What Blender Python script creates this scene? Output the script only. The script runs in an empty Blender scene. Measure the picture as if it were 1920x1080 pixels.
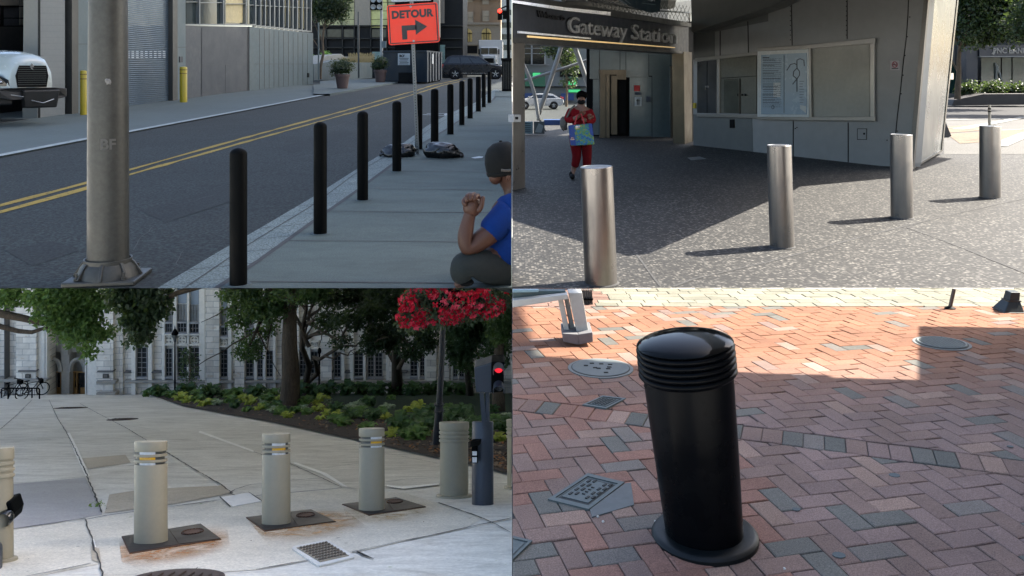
import bpy, bmesh, math, random
from mathutils import Vector, Matrix, noise as mnoise
random.seed(11)
R = random.Random(5)
V = Vector
sc = bpy.context.scene
COL = sc.collection
F, CX, HY, CZ = 1590.0, 960.0, 136.0, 1.8

# ---------------------------------------------------------------- survey of the site
def at(px, py, Y):
    return V(((px-CX)/F*Y, Y, CZ-(py-HY)/F*Y))
def interp(tab, x):
    if x <= tab[0][0]: return tab[0][1]
    for (a, b), (c, d) in zip(tab, tab[1:]):
        if x <= c: return b+(d-b)*(x-a)/(c-a)
    return tab[-1][1]
ULZ = [(0, 0), (9, 0), (11.5, .04), (14.6, .1), (20, .27), (30, .56), (40, .9), (50, 1.15), (66, 1.34), (140, 1.5)]
def zUL(Y): return interp(ULZ, Y)
def zST(Y): return zUL(Y)-.1
def zUR(Y): return 0.0
def zLL(Y): return .6-.349*Y
def zLR(Y):
    y = max(Y, 1.6)
    z = 1.8-y*(.11+.44*(y/2.9)**-1.25)
    return z
def hitY(py, zf, dz=0.0):
    a, b = 1.5, 400.0
    n = 400; prev = a
    for i in range(1, n+1):
        Y = a*(b/a)**(i/n)
        if CZ-(py-HY)/F*Y <= zf(Y)+dz:
            lo, hi = prev, Y
            for _ in range(40):
                m = (lo+hi)/2
                if CZ-(py-HY)/F*m <= zf(m)+dz: hi = m
                else: lo = m
            return hi
        prev = Y
    return b
def g(px, py, zf, dz=0.0):
    Y = hitY(py, zf, dz)
    return at(px, py, Y)
class Plane:
    def __init__(s, a, b):            # upright plane through two ground points
        s.a = V(a); d = V(b)-V(a); d.z = 0; s.u = d.normalized()
        n = V((s.u.y, -s.u.x, 0))
        if n.dot(V((0, 0, 0))-s.a) < 0: n = -n
        s.n = n
    def hit(s, px, py, off=0.0):
        d = V(((px-CX)/F, 1, -(py-HY)/F)); c = V((0, 0, CZ))
        t = (s.a+s.n*off-c).dot(s.n)/d.dot(s.n)
        return c+d*t

# ---------------------------------------------------------------- mesh building
class MB:
    def __init__(s): s.v = []; s.f = []; s.mi = []; s.fc = []
    def add(s, vs, fs, mi=0, col=None):
        o = len(s.v); s.v += [V(p) for p in vs]
        for f in fs: s.f.append([i+o for i in f]); s.mi.append(mi); s.fc.append(col)
        return s
    def box(s, x0, x1, y0, y1, z0, z1, mi=0, col=None, M=None):
        vs = [V((x, y, z)) for z in (z0, z1) for x, y in ((x0, y0), (x1, y0), (x1, y1), (x0, y1))]
        if M: vs = [M @ p for p in vs]
        return s.add(vs, [(3, 2, 1, 0), (4, 5, 6, 7), (0, 1, 5, 4), (1, 2, 6, 5), (2, 3, 7, 6), (3, 0, 4, 7)], mi, col)
    def prism(s, pts, ext, mi=0, col=None):
        pts = [V(p) for p in pts]; n = len(pts); e = V(ext)
        nn = sum(((pts[i]-pts[0]).cross(pts[(i+1) % n]-pts[0]) for i in range(1, n-1)), V((0, 0, 0)))
        if nn.dot(e) > 0: pts = pts[::-1]
        vs = pts+[p+e for p in pts]
        return s.add(vs, [tuple(range(n)), tuple(range(2*n-1, n-1, -1))]+[((i+1) % n, i, i+n, (i+1) % n+n) for i in range(n)], mi, col)
    def poly(s, pts, mi=0, col=None): return s.add(pts, [tuple(range(len(pts)))], mi, col)
    def tube(s, pts, r, n=10, mi=0, cap=True, col=None):
        pts = [V(p) for p in pts]; rs = r if isinstance(r, (list, tuple)) else [r]*len(pts)
        vs = []; prevx = None
        for i, p in enumerate(pts):
            t = (pts[min(i+1, len(pts)-1)]-pts[max(i-1, 0)]).normalized()
            if prevx is None:
                x = t.orthogonal().normalized()
            else:
                x = (prevx-t*prevx.dot(t)); x = x.normalized() if x.length > 1e-6 else t.orthogonal().normalized()
            y = t.cross(x); prevx = x
            for k in range(n):
                a = 2*math.pi*k/n; vs.append(p+(x*math.cos(a)+y*math.sin(a))*rs[i])
        fs = []
        for i in range(len(pts)-1):
            for k in range(n):
                k2 = (k+1) % n; fs.append((i*n+k, i*n+k2, (i+1)*n+k2, (i+1)*n+k))
        if cap: fs.append(tuple(range(n-1, -1, -1))); fs.append(tuple(range((len(pts)-1)*n, len(pts)*n)))
        return s.add(vs, fs, mi, col)
    def lathe(s, prof, c=(0, 0, 0), n=40, mi=0, mis=None, M=None, a0=0, a1=None):
        c = V(c); vs = []
        full = a1 is None
        m = n if full else n+1
        for r, z in prof:
            for k in range(m):
                a = 2*math.pi*k/n if full else a0+(a1-a0)*k/n
                p = c+V((r*math.cos(a), r*math.sin(a), z)); vs.append(M @ p if M else p)
        for i in range(len(prof)-1):
            fs = []
            for k in range(n if full else n):
                k2 = (k+1) % m if full else k+1
                fs.append((i*m+k, i*m+k2, (i+1)*m+k2, (i+1)*m+k))
            o = len(s.v)
            if i == 0: s.v += vs; base = o
            for f in fs: s.f.append([j+base for j in f]); s.mi.append(mis[i] if mis else mi); s.fc.append(None)
        return s
    def ball(s, c, rx, ry=None, rz=None, n=14, m=9, mi=0, M=None, jit=0, col=None):
        ry = ry or rx; rz = rz or rx; c = V(c); vs = []
        for i in range(m+1):
            t = math.pi*i/m
            for k in range(n):
                a = 2*math.pi*k/n
                q = V((math.sin(t)*math.cos(a), math.sin(t)*math.sin(a), math.cos(t)))
                j = 1+jit*mnoise.noise(q*1.7+c*3)
                p = V((q.x*rx*j, q.y*ry*j, q.z*rz*j))
                vs.append(c+(M @ p if M else p))
        fs = []
        for i in range(m):
            for k in range(n):
                k2 = (k+1) % n; fs.append((i*n+k, (i+1)*n+k, (i+1)*n+k2, i*n+k2))
        return s.add(vs, fs, mi, col)
    def mesh(s, name, mats, off=V((0, 0, 0)), smooth=None):
        me = bpy.data.meshes.new(name)
        me.from_pydata([tuple(p-off) for p in s.v], [], s.f)
        for m in mats: me.materials.append(m)
        me.polygons.foreach_set('material_index', s.mi)
        if any(c is not None for c in s.fc):
            ca = me.color_attributes.new('tint', 'FLOAT_COLOR', 'CORNER'); buf = []
            for p, c in zip(me.polygons, s.fc):
                buf += list((c or (1, 1, 1))[:3])+[1.0] if False else []
                for _ in range(p.loop_total): buf += list((c or (1, 1, 1))[:3])+[1.0]
            ca.data.foreach_set('color', buf)
        me.validate(); me.update()
        if smooth is not None:
            me.polygons.foreach_set('use_smooth', [True]*len(me.polygons)); me.set_sharp_from_angle(angle=math.radians(smooth))
        return me

ORG = {}
def org(o):
    while o is not None:
        if o.name in ORG: return ORG[o.name]
        o = o.parent
    return V((0, 0, 0))
SPLIT = {'pilaster', 'dark_cladding', 'steel_jamb', 'door_frame', 'recess', 'shaft', 'ribbon_window', 'fin', 'stone_pier', 'shop_window', 'shopfront', 'column', 'dark_opening', 'blue_panel', 'green_fascia', 'lit_sign', 'spandrel', 'polished_strip', 'windshield',
         'base_recess', 'window', 'wall', 'mullion', 'dark_notice', 'glass_panel', 'mezzanine_railing', 'wood_frame', 'pale_sticker', 'awning', 'blue_border', 'back_cladding', 'beam_trim', 'edge_trim', 'steel_post', 'punched_hole_'}
def comps(mb):
    par = list(range(len(mb.v)))
    def find(a):
        while par[a] != a: par[a] = par[par[a]]; a = par[a]
        return a
    for f in mb.f:
        for i in f[1:]: par[find(i)] = find(f[0])
    out = {}
    for k_, f in enumerate(mb.f): out.setdefault(find(f[0]), []).append(k_)
    res = []
    for fl in out.values():
        n = MB(); mp = {}
        for k_ in fl:
            for i in mb.f[k_]:
                if i not in mp: mp[i] = len(n.v); n.v.append(mb.v[i])
            n.f.append([mp[i] for i in mb.f[k_]]); n.mi.append(mb.mi[k_]); n.fc.append(mb.fc[k_])
        res.append(n)
    return res
def obj(name, mb, mats, parent=None, smooth=None, bevel=0, loc=None, local=False):
    if isinstance(mb, MB) and parent is not None and name in SPLIT:
        cs = comps(mb)
        if 1 < len(cs) <= 60:
            os_ = [obj1(name, c, mats, parent, smooth, bevel, loc, local) for c in cs]; return os_[0]
    return obj1(name, mb, mats, parent, smooth, bevel, loc, local)
def obj1(name, mb, mats, parent=None, smooth=None, bevel=0, loc=None, local=False):
    """link a mesh as one object; vertices are site coordinates unless local"""
    if not isinstance(mats, (list, tuple)): mats = [mats]
    if isinstance(mb, MB):
        off = V((0, 0, 0)) if local else (org(parent) if parent else (V(loc) if loc is not None else V((0, 0, 0))))
        me = mb.mesh(name, mats, off, smooth)
    else: me = mb
    o = bpy.data.objects.new(name, me); COL.objects.link(o)
    if parent: o.parent = parent
    elif loc is not None: o.location = loc; ORG[o.name] = V(loc)
    if bevel:
        b = o.modifiers.new('bevel', 'BEVEL'); b.width = bevel; b.segments = 2; b.limit_method = 'ANGLE'; b.angle_limit = math.radians(40)
    return o
def tag(o, label=None, cat=None, group=None, kind=None):
    if label: o['label'] = label
    if cat: o['category'] = cat
    if group: o['group'] = group
    if kind: o['kind'] = kind
    return o
def thing(name, label, cat, loc, group=None, rot=None):
    o = bpy.data.objects.new(name, None); COL.objects.link(o); o.location = loc
    o.empty_display_size = .2
    if rot: o.rotation_euler = rot
    ORG[o.name] = V(loc)
    return tag(o, label, cat, group)
def solo(name, mb, mats, label, cat, loc, group=None, smooth=None, bevel=0):
    return tag(obj(name, mb, mats, None, smooth, bevel, loc), label, cat, group)
def struct(name, mb, mats, smooth=None, kind='structure'):
    return tag(obj(name, mb, mats, None, smooth), kind=kind)
def copy_tree(o, parent=None):
    c = o.copy(); COL.objects.link(c); c.parent = parent
    for ch in [x for x in o.children]: copy_tree(ch, c)
    return c
def text_into(mb, body, size, origin, u, w, depth=.01, mi=0, bold=0.0, align='CENTER', squeeze=1.0, spacing=1.0):
    cu = bpy.data.curves.new('t', 'FONT'); cu.body = body; cu.size = size; cu.extrude = depth/2; cu.offset = bold
    cu.align_x = align; cu.align_y = 'CENTER'; cu.resolution_u = 3; cu.space_character = spacing
    ob = bpy.data.objects.new('t', cu); COL.objects.link(ob)
    bpy.context.view_layer.update()
    me = bpy.data.meshes.new_from_object(ob.evaluated_get(bpy.context.evaluated_depsgraph_get()))
    u = V(u).normalized(); w = V(w).normalized(); n = u.cross(w)
    mb.add([V(origin)+u*(v.co.x*squeeze)+w*v.co.y+n*v.co.z for v in me.vertices], [tuple(p.vertices) for p in me.polygons], mi)
    bpy.data.objects.remove(ob); bpy.data.curves.remove(cu); bpy.data.meshes.remove(me)
def skin(nodes, edges, root=0, sub=2):
    """nodes: [(point, radius or (rx, ry))]; one continuous skinned surface as a mesh"""
    me = bpy.data.meshes.new('s'); me.from_pydata([tuple(p) for p, r in nodes], edges, [])
    ob = bpy.data.objects.new('s', me); COL.objects.link(ob)
    ob.modifiers.new('k', 'SKIN').use_smooth_shade = True
    if not me.skin_vertices:
        me.skin_vertices_add() if hasattr(me, 'skin_vertices_add') else None
    if not me.skin_vertices:
        bm = bmesh.new(); bm.from_mesh(me); bm.verts.layers.skin.verify(); bm.to_mesh(me); bm.free()
    for i, (p, r) in enumerate(nodes):
        d = me.skin_vertices[0].data[i]; d.radius = (r, r) if not isinstance(r, (tuple, list)) else r; d.use_root = (i == root)
    if sub:
        s = ob.modifiers.new('u', 'SUBSURF'); s.levels = sub; s.render_levels = sub
    bpy.context.view_layer.update()
    out = bpy.data.meshes.new_from_object(ob.evaluated_get(bpy.context.evaluated_depsgraph_get()))
    bpy.data.objects.remove(ob)
    vs = [v.co.copy() for v in out.vertices]; fs = [tuple(p.vertices) for p in out.polygons]
    bpy.data.meshes.remove(out)
    return vs, fs
def clip(mb, co, no):
    """keep the side opposite the normal and close the cut"""
    me = mb.mesh('c', []); bm = bmesh.new(); bm.from_mesh(me)
    bmesh.ops.remove_doubles(bm, verts=bm.verts, dist=1e-6)
    gm = list(bm.verts)+list(bm.edges)+list(bm.faces)
    r = bmesh.ops.bisect_plane(bm, geom=gm, plane_co=co, plane_no=no, clear_outer=True)
    ed = [e for e in r['geom_cut'] if isinstance(e, bmesh.types.BMEdge)]
    try: bmesh.ops.holes_fill(bm, edges=ed)
    except Exception: pass
    out = MB(); bm.verts.ensure_lookup_table(); bm.verts.index_update()
    out.v = [v.co.copy() for v in bm.verts]
    for f in bm.faces: out.f.append([v.index for v in f.verts]); out.mi.append(f.material_index); out.fc.append(None)
    bm.free(); bpy.data.meshes.remove(me)
    return out

# ---------------------------------------------------------------- materials
class N:
    def __init__(s, name):
        s.m = bpy.data.materials.new(name); s.m.use_nodes = True; s.t = s.m.node_tree
        s.b = s.t.nodes['Principled BSDF']
    def n(s, kind, **kw):
        x = s.t.nodes.new(kind)
        for k, v in kw.items():
            if k in x.inputs: x.inputs[k].default_value = v
            else: setattr(x, k, v)
        return x
    def l(s, a, b): s.t.links.new(a, b)
    def noise(s, co, scale, detail=4, rough=.6, dist=0):
        x = s.n('ShaderNodeTexNoise'); x.inputs['Scale'].default_value = scale; x.inputs['Detail'].default_value = detail
        x.inputs['Roughness'].default_value = rough; x.inputs['Distortion'].default_value = dist
        s.l(co, x.inputs['Vector']); return x.outputs['Fac']
    def ramp(s, fac, stops, interp='LINEAR'):
        x = s.n('ShaderNodeValToRGB'); cr = x.color_ramp; cr.interpolation = interp
        while len(cr.elements) < len(stops): cr.elements.new(.5)
        for e, (p, c) in zip(cr.elements, stops):
            e.position = p; e.color = (c if isinstance(c, (tuple, list)) else (c, c, c))[:3]+((1,) if not isinstance(c, (tuple, list)) or len(c) < 4 else ()) if isinstance(c, tuple) else (c, c, c, 1)
        s.l(fac, x.inputs[0]); return x.outputs[0]
    def mix(s, a, b, fac, mode='MIX'):
        x = s.n('ShaderNodeMix'); x.data_type = 'RGBA'; x.blend_type = mode
        for v, i in ((fac, 0), (a, 6), (b, 7)):
            if isinstance(v, bpy.types.NodeSocket): s.l(v, x.inputs[i])
            else: x.inputs[i].default_value = v if i == 0 else tuple(v)[:3]+(1,)
        return x.outputs[2]
    def bump(s, h, strength=.3, dist=.01):
        x = s.n('ShaderNodeBump'); x.inputs['Strength'].default_value = strength; x.inputs['Distance'].default_value = dist
        s.l(h, x.inputs['Height']); s.l(x.outputs[0], s.b.inputs['Normal'])
    def coord(s, kind='Object'): return s.n('ShaderNodeTexCoord').outputs[kind]
    def pos(s): return s.n('ShaderNodeNewGeometry').outputs['Position']
    def scaled(s, co, sx, sy, sz, rot=0):
        x = s.n('ShaderNodeMapping'); x.inputs['Scale'].default_value = (sx, sy, sz); x.inputs['Rotation'].default_value = (0, 0, rot)
        s.l(co, x.inputs['Vector']); return x.outputs[0]
    def set(s, base=None, rough=None, metal=None, spec=None, coat=None):
        for v, k in ((base, 'Base Color'), (rough, 'Roughness'), (metal, 'Metallic'), (spec, 'Specular IOR Level'), (coat, 'Coat Weight')):
            if v is None: continue
            if isinstance(v, bpy.types.NodeSocket): s.l(v, s.b.inputs[k])
            else: s.b.inputs[k].default_value = tuple(v)[:3]+(1,) if k == 'Base Color' else v
        return s
_mc = {}
def mul(c, k): return tuple(min(1, x*k) for x in c[:3])
def mat(name, c, rough=.6, metal=0, var=.18, scale=4, bump=.15, bscale=60, spec=.5, coat=0, c2=None, world=False, rv=.12):
    if name in _mc: return _mc[name]
    k = N(name); co = k.pos() if world else k.coord()
    n1 = k.noise(co, scale, 6, .65, .3); n2 = k.noise(co, scale*9, 4)
    a = k.ramp(n1, [(.3, mul(c, 1-var)), (.7, c2 or mul(c, 1+var))])
    bse = k.mix(a, k.ramp(n2, [(.35, mul(c, 1-var*1.3)), (.65, mul(c, 1+var))]), .35)
    k.set(bse, k.ramp(n1, [(.3, max(0, rough-rv)), (.7, min(1, rough+rv))]), metal, spec, coat)
    if bump: k.bump(k.noise(co, bscale, 5), bump, .004)
    _mc[name] = k.m; return k.m
def glassy(name, c, rough=.06, spec=.5, var=.3):
    if name in _mc: return _mc[name]
    k = N(name); co = k.coord(); n1 = k.noise(co, 1.2, 3)
    k.set(k.ramp(n1, [(.35, mul(c, 1-var)), (.65, mul(c, 1+var))]), rough, 0, spec, 0)
    k.bump(k.noise(co, 1.5, 2), .05, .02); _mc[name] = k.m; return k.m
def emit(name, c, s):
    k = N(name); k.set(c, .5); k.b.inputs['Emission Color'].default_value = c+(1,); k.b.inputs['Emission Strength'].default_value = s; return k.m

# ---------------------------------------------------------------- strips between two lines measured on the ground
def xline(pts):
    t = sorted([(y, x) for x, y in pts]); return lambda py: interp(t, py)
def rows(a, b, n=None):
    out = []; y = a
    while y > b:
        out.append(y); y -= max(.35, (y-HY)*.045)
    out.append(b); return out
def strip(mb, xl, xr, a, b, zf, dz=0.0, mi=0, nx=1, depth=0):
    rs = rows(a, b); vs = []
    for py in rs:
        Y = hitY(py, zf, dz); x0 = xl(py) if callable(xl) else xl; x1 = xr(py) if callable(xr) else xr
        for i in range(nx+1): vs.append(at(x0+(x1-x0)*i/nx, py, Y))
    m = nx+1; fs = []
    for j in range(len(rs)-1):
        for i in range(nx): fs.append((j*m+i, j*m+i+1, (j+1)*m+i+1, (j+1)*m+i))
    mb.add(vs, fs, mi)
    if depth:                              # edge faces down both sides
        for i in (0, nx):
            for j in range(len(rs)-1):
                p, q = vs[j*m+i], vs[(j+1)*m+i]; d = V((0, 0, -depth)); mb.add([p, q, q+d, p+d], [(0, 1, 2, 3)], mi)
    return mb
def ribbon(mb, pts, zf, w, dz=.004, mi=0, jit=0, step=.25):
    P = [g(x, y, zf) for x, y in pts]; Q = [P[0]]
    for a, b in zip(P, P[1:]):
        k = max(1, int((b-a).length/step))
        for i in range(1, k+1):
            q = a.lerp(b, i/k)
            if jit: q += V((R.uniform(-jit, jit), R.uniform(-jit, jit), 0))
            Q.append(q)
    L = []
    for i, p in enumerate(Q):
        d = Q[min(i+1, len(Q)-1)]-Q[max(i-1, 0)]; d.z = 0; d.normalize(); n = V((-d.y, d.x, 0))
        ww = w*(1+(R.uniform(-.5, .5) if jit else 0))
        for s in (-.5, .5):
            q = p+n*ww*s; q.z = zf(q.y)+dz; L.append(q)
    mb.add(L, [(2*i, 2*i+1, 2*i+3, 2*i+2) for i in range(len(Q)-1)], mi); return mb
def patch(mb, pts, zf, dz=.004, mi=0, th=0):
    P = [g(x, y, zf) for x, y in pts]; P = [V((p.x, p.y, zf(p.y)+dz)) for p in P]
    if th: mb.prism(P, (0, 0, -th), mi)
    else:
        n = (P[1]-P[0]).cross(P[2]-P[0]); mb.poly(P if n.z > 0 else P[::-1], mi)
    return mb
def slab(mb, px, pl, off=0.0, th=.1, mi=0, col=None):
    return mb.prism([pl.hit(x, y, off) for x, y in px], -pl.n*th, mi, col)
def rect(x0, x1, y0, y1): return [(x0, y1), (x1, y1), (x1, y0), (x0, y0)]

def leaves(mb, blobs, n, size, mi=0, rng=None, droop=.3, cols=None, flat=.0, shell=.55):
    """leaf sprays scattered through a set of ellipsoids (centre, rx, ry, rz)"""
    rng = rng or R; tot = sum(b[1]*b[2]*b[3] for b in blobs)
    for c, rx, ry, rz in blobs:
        k = int(n*rx*ry*rz/tot)+1; c = V(c)
        for _ in range(k):
            q = V((rng.gauss(0, 1), rng.gauss(0, 1), rng.gauss(0, 1))); q.normalize(); r = rng.uniform(shell, 1.05)
            r *= 1+.25*mnoise.noise(q*2.5+c)
            p = c+V((q.x*rx*r, q.y*ry*r, q.z*rz*r))
            if mnoise.noise(p*(1.3/max(rx, .3))) < -.28: continue
            for _ in range(3):
                o = p+V((rng.uniform(-1, 1), rng.uniform(-1, 1), rng.uniform(-1, 1)))*size*1.4
                d = V((rng.uniform(-1, 1), rng.uniform(-1, 1), rng.uniform(-.8, .5)-droop)).normalized()
                s = d.orthogonal().normalized(); s = Matrix.Rotation(rng.uniform(0, 6.28), 3, d) @ s
                L = size*rng.uniform(.7, 1.4); w = L*.34
                nn = d.cross(s)*L*.1
                mb.add([o, o+d*L*.45+s*w+nn, o+d*L, o+d*L*.45-s*w+nn], [(0, 1, 2, 3)], mi)
def leafmat(name, c, c2, trans=.25):
    if name in _mc: return _mc[name]
    k = N(name); co = k.pos()
    n1 = k.noise(co, 1.1, 3); n2 = k.noise(co, 14, 2)
    a = k.mix(k.ramp(n1, [(.35, c), (.65, c2)]), k.ramp(n2, [(.3, mul(c, .6)), (.7, mul(c2, 1.5))]), .5)
    k.set(a, .5, 0, .35)
    tr = k.n('ShaderNodeBsdfTranslucent'); k.l(k.mix(a, (.5, .75, .15), .35), tr.inputs[0])
    ms = k.n('ShaderNodeMixShader'); ms.inputs[0].default_value = trans
    k.l(k.b.outputs[0], ms.inputs[1]); k.l(tr.outputs[0], ms.inputs[2])
    k.l(ms.outputs[0], k.t.nodes['Material Output'].inputs[0]); _mc[name] = k.m; return k.m
def branchy(mb, base, tip, r, rng, depth=3, kids=4, wob=.12, mi=0, ends=None):
    base = V(base); tip = V(tip); L = (tip-base).length; pts = []; n = 6
    for i in range(n+1):
        t = i/n; p = base.lerp(tip, t)+V((rng.uniform(-1, 1), rng.uniform(-1, 1), rng.uniform(-.6, .6)))*L*wob*.35*math.sin(math.pi*t)
        pts.append(p)
    mb.tube(pts, [r*(1-.72*i/n) for i in range(n+1)], 8 if depth > 1 else 5, mi)
    if ends is not None: ends.append(pts[-1])
    if depth > 1:
        for _ in range(kids):
            t = rng.uniform(.35, .95); p = pts[int(t*n)]
            d = (tip-base).normalized()+V((rng.uniform(-1, 1), rng.uniform(-1, 1), rng.uniform(-.3, .7)))*.9
            branchy(mb, p, p+d.normalized()*L*rng.uniform(.35, .55), r*(1-.7*t)*.6, rng, depth-1, kids, wob, mi, ends)
# ================================================================ light, sky, camera
SUN = V((.93, .36, 1.05)).normalized()
w = bpy.data.worlds.new('World'); sc.world = w; w.use_nodes = True
nt = w.node_tree; bg = nt.nodes['Background']; sky = nt.nodes.new('ShaderNodeTexSky'); sky.sky_type = 'NISHITA'
sky.sun_disc = False; sky.sun_elevation = math.asin(SUN.z); sky.sun_rotation = math.atan2(SUN.x, SUN.y)
sky.air_density = 1.0; sky.dust_density = 3.0; sky.ozone_density = .4; nt.links.new(sky.outputs[0], bg.inputs[0]); bg.inputs[1].default_value = .12
sl = bpy.data.lights.new('sun', 'SUN'); sl.energy = 5.0; sl.angle = math.radians(.4); sl.color = (1, .93, .82)
so = bpy.data.objects.new('sun', sl); COL.objects.link(so); so.location = (20, 8, 30)
so.rotation_euler = SUN.to_track_quat('Z', 'Y').to_euler()
cd = bpy.data.cameras.new('camera'); cam = bpy.data.objects.new('camera', cd); COL.objects.link(cam); sc.camera = cam
cam.location = (0, 0, CZ); cam.rotation_euler = (math.pi/2, 0, 0); cd.sensor_width = 36; cd.lens = 36*F/1920
cd.shift_y = -(540-HY)/1920; cd.clip_start = .05; cd.clip_end = 3000
vs_ = sc.view_settings; vs_.view_transform = 'Standard'; vs_.look = 'None'; vs_.exposure = 2.17; vs_.gamma = 1; vs_.use_curve_mapping = False
sc.cycles.caustics_reflective = False; sc.cycles.caustics_refractive = False; sc.cycles.max_bounces = 8; sc.cycles.diffuse_bounces = 5; sc.cycles.transparent_max_bounces = 8
try: sc.cycles.use_denoising = True
except Exception: pass

# ================================================================ ground materials
def ground_mat(name, c, speck=.0, sc_=90, stain=.25, st_scale=.6, rough=.85, bump=.3, c2=None, stretch=(1, 1, 1)):
    k = N(name); co = k.scaled(k.pos(), *stretch)
    big = k.noise(co, st_scale, 6, .6, .5); mid = k.noise(co, st_scale*7, 6, .7, 1); fine = k.noise(co, sc_, 3, .7)
    a = k.mix(mul(c, 1-stain), c2 or mul(c, 1+stain), k.ramp(big, [(.3, 0.0), (.7, 1.0)]))
    a = k.mix(a, k.ramp(mid, [(.35, mul(c, 1-stain*.9)), (.65, mul(c, 1+stain*.7))]), .4)
    if speck: a = k.mix(a, k.ramp(fine, [(.38, 1-speck), (.5, 1.0), (.62, 1+speck)]), 1.0, 'MULTIPLY')
    k.set(a, rough, 0, .35); k.bump(fine, bump, .004); return k.m
M_asph = ground_mat('asphalt', (.0118, .0155, .0145), 1.3, 26, .38, .35, .9, .5)
M_walk = ground_mat('sidewalk concrete', (.060, .077, .070), .30, 60, .32, .5, .85, .15, stretch=(1, 2.2, 1))
M_walk2 = ground_mat('far sidewalk concrete', (.064, .083, .084), .16, 40, .16, .3, .85, .15)
M_granite = ground_mat('kerb granite', (.105, .130, .124), .6, 45, .18, 1.2, .8, .2)
M_joint = mat('joint dirt', (.03, .03, .03), .9, var=.3)
M_white = mat('worn white paint', (.20, .225, .225), .7, var=.22, scale=3, world=True)
def wornpaint(name, c, thr):
    k = N(name); co = k.pos(); f = k.noise(co, 9, 8, .8); g3 = k.noise(co, 1.3, 4)
    a = k.mix(mul(c, .75), mul(c, 1.15), g3); m3 = k.ramp(f, [(thr, 0.0), (thr+.05, 1.0)])
    k.set(k.mix((.014, .018, .017), a, m3), .8, 0, .2); return k.m
M_yellow0 = mat('worn yellow paint', (.22, .155, .035), .7, var=.25, scale=5, world=True)
M_yellow = wornpaint('flaked yellow paint', (.27, .185, .035), .38)
M_white = wornpaint('flaked white paint', (.24, .27, .27), .36)
# exposed aggregate: light and dark stones set in grey cement
k = N('exposed aggregate'); co = k.pos()
vo = k.n('ShaderNodeTexVoronoi'); vo.inputs['Scale'].default_value = 36; k.l(co, vo.inputs['Vector'])
hs = k.n('ShaderNodeSeparateColor'); k.l(vo.outputs['Color'], hs.inputs[0])
st = k.ramp(hs.outputs[0], [(0.0, (.01, .01, .012)), (.35, (.03, .03, .03)), (.6, (.11, .11, .105)), (.8, (.45, .44, .42)), (1.0, (1.0, .98, .93))])
a = k.mix(k.mix(st, (.145,.139,.129), 1.0, 'MULTIPLY'), (.006, .006, .006), k.ramp(vo.outputs['Distance'], [(.35, 0.0), (.6, .75)]))
a = k.mix(a, k.ramp(k.noise(co, .5, 5), [(.3, .72), (.7, 1.12)]), 1.0, 'MULTIPLY')
k.set(a, .75, 0, .4); k.bump(vo.outputs['Distance'], .35, .004); M_agg = k.m
# LL pavement
k = N('stained plaza concrete'); co = k.pos()
b1 = k.noise(co, .55, 7, .62, .8); b2 = k.noise(k.scaled(co, .6, 2.0, 1), 2.6, 7, .7, 1.2); b3 = k.noise(co, 34, 4, .7)
a = k.mix((.46, .425, .355), (.74, .71, .635), k.ramp(b1, [(.32, 0.0), (.68, 1.0)]))
a = k.mix(a, k.ramp(b2, [(.3, (.34, .305, .25)), (.5, (.70, .66, .575)), (.72, (.93, .90, .81))]), .5)
a = k.mix(a, k.ramp(b3, [(.3, .84), (.7, 1.12)]), 1.0, 'MULTIPLY')
k.set(a, .85, 0, .3); k.bump(b3, .25, .004); M_plaza = k.m
M_plaza_dark = ground_mat('newer grey concrete', (.36, .345, .33), .1, 60, .14, 1.2)
M_plaza_tan = ground_mat('sandy concrete', (.60, .555, .46), .14, 60, .22, 1.5)
M_plaza_brown = ground_mat('brown stained concrete', (.44, .38, .29), .12, 60, .2, 2)
M_pale = ground_mat('pale cement', (.85, .82, .75), .1, 60, .1, 2)
M_under = mat('deck underside concrete', (.72, .72, .70), .8, var=.1, world=True)  # unseen underside kept pale to bounce light onto the lower plaza
M_bounce = ground_mat('valley ground', (.6, .585, .54), .1, 1, .2, .02)

# ================================================================ UL ground
LFT = -160
K_out = xline([(295, 540), (430, 460), (480, 432), (587, 369), (669, 317), (720, 286), (755, 269), (802, 235), (835, 217), (860, 205), (890, 193), (920, 172), (926, 168)])
K_mid = xline([(345, 540), (480, 449), (587, 384), (665, 326), (738, 284), (770, 268), (813, 237), (845, 219), (868, 206), (896, 194), (923, 173), (928, 168)])
K_in = xline([(405, 540), (480, 492), (587, 415), (670, 357), (737, 307), (792, 269), (835, 244), (860, 227), (880, 216), (900, 205), (926, 186), (935, 172), (937, 168)])
W_edge = xline([(-420, 366), (0, 293), (160, 262), (235, 249), (480, 202), (612, 177), (700, 161), (745, 154), (760, 147)])
m = MB(); strip(m, LFT, CX, 540, 139.6, zST, 0, 0, 8); struct('street', m, M_asph)
m = MB(); strip(m, lambda p: K_in(p)+2, CX, 540, 172, zUL, 0, 0, 4); strip(m, K_out, K_in, 540, 168, zUL, -.001, 1, 2)
struct('sidewalk', m, [M_walk, M_granite])
m = MB()
for a_, b_ in ((540, 172),): strip(m, lambda p: K_in(p)-1.5-(p-136)*.012, lambda p: K_in(p)+1.0+(p-136)*.012, a_, b_, zUL, .003)
strip(m, lambda p: K_mid(p)-.3-(p-136)*.003, lambda p: K_mid(p)+.3+(p-136)*.003, 538, 170, zUL, .003)
for y in (530, 453, 398, 355.5, 322, 300, 283, 262, 246, 232, 220, 208, 197):      # slab joints
    x0 = K_in(y); ribbon(m, [(x0, y-1.5), (x0+(CX-x0)*.5, y), (959, y+2)], zUL, .026, .004, jit=.004)
y = 536
while y > 190:
    ribbon(m, [(K_out(y)+1, y), (K_in(y-(y-136)*.035)-1, y-(y-136)*.035)], zUL, .012, .003, jit=.002); y -= (y-136)*.075
struct('sidewalk_joints', m, M_joint)
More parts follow.
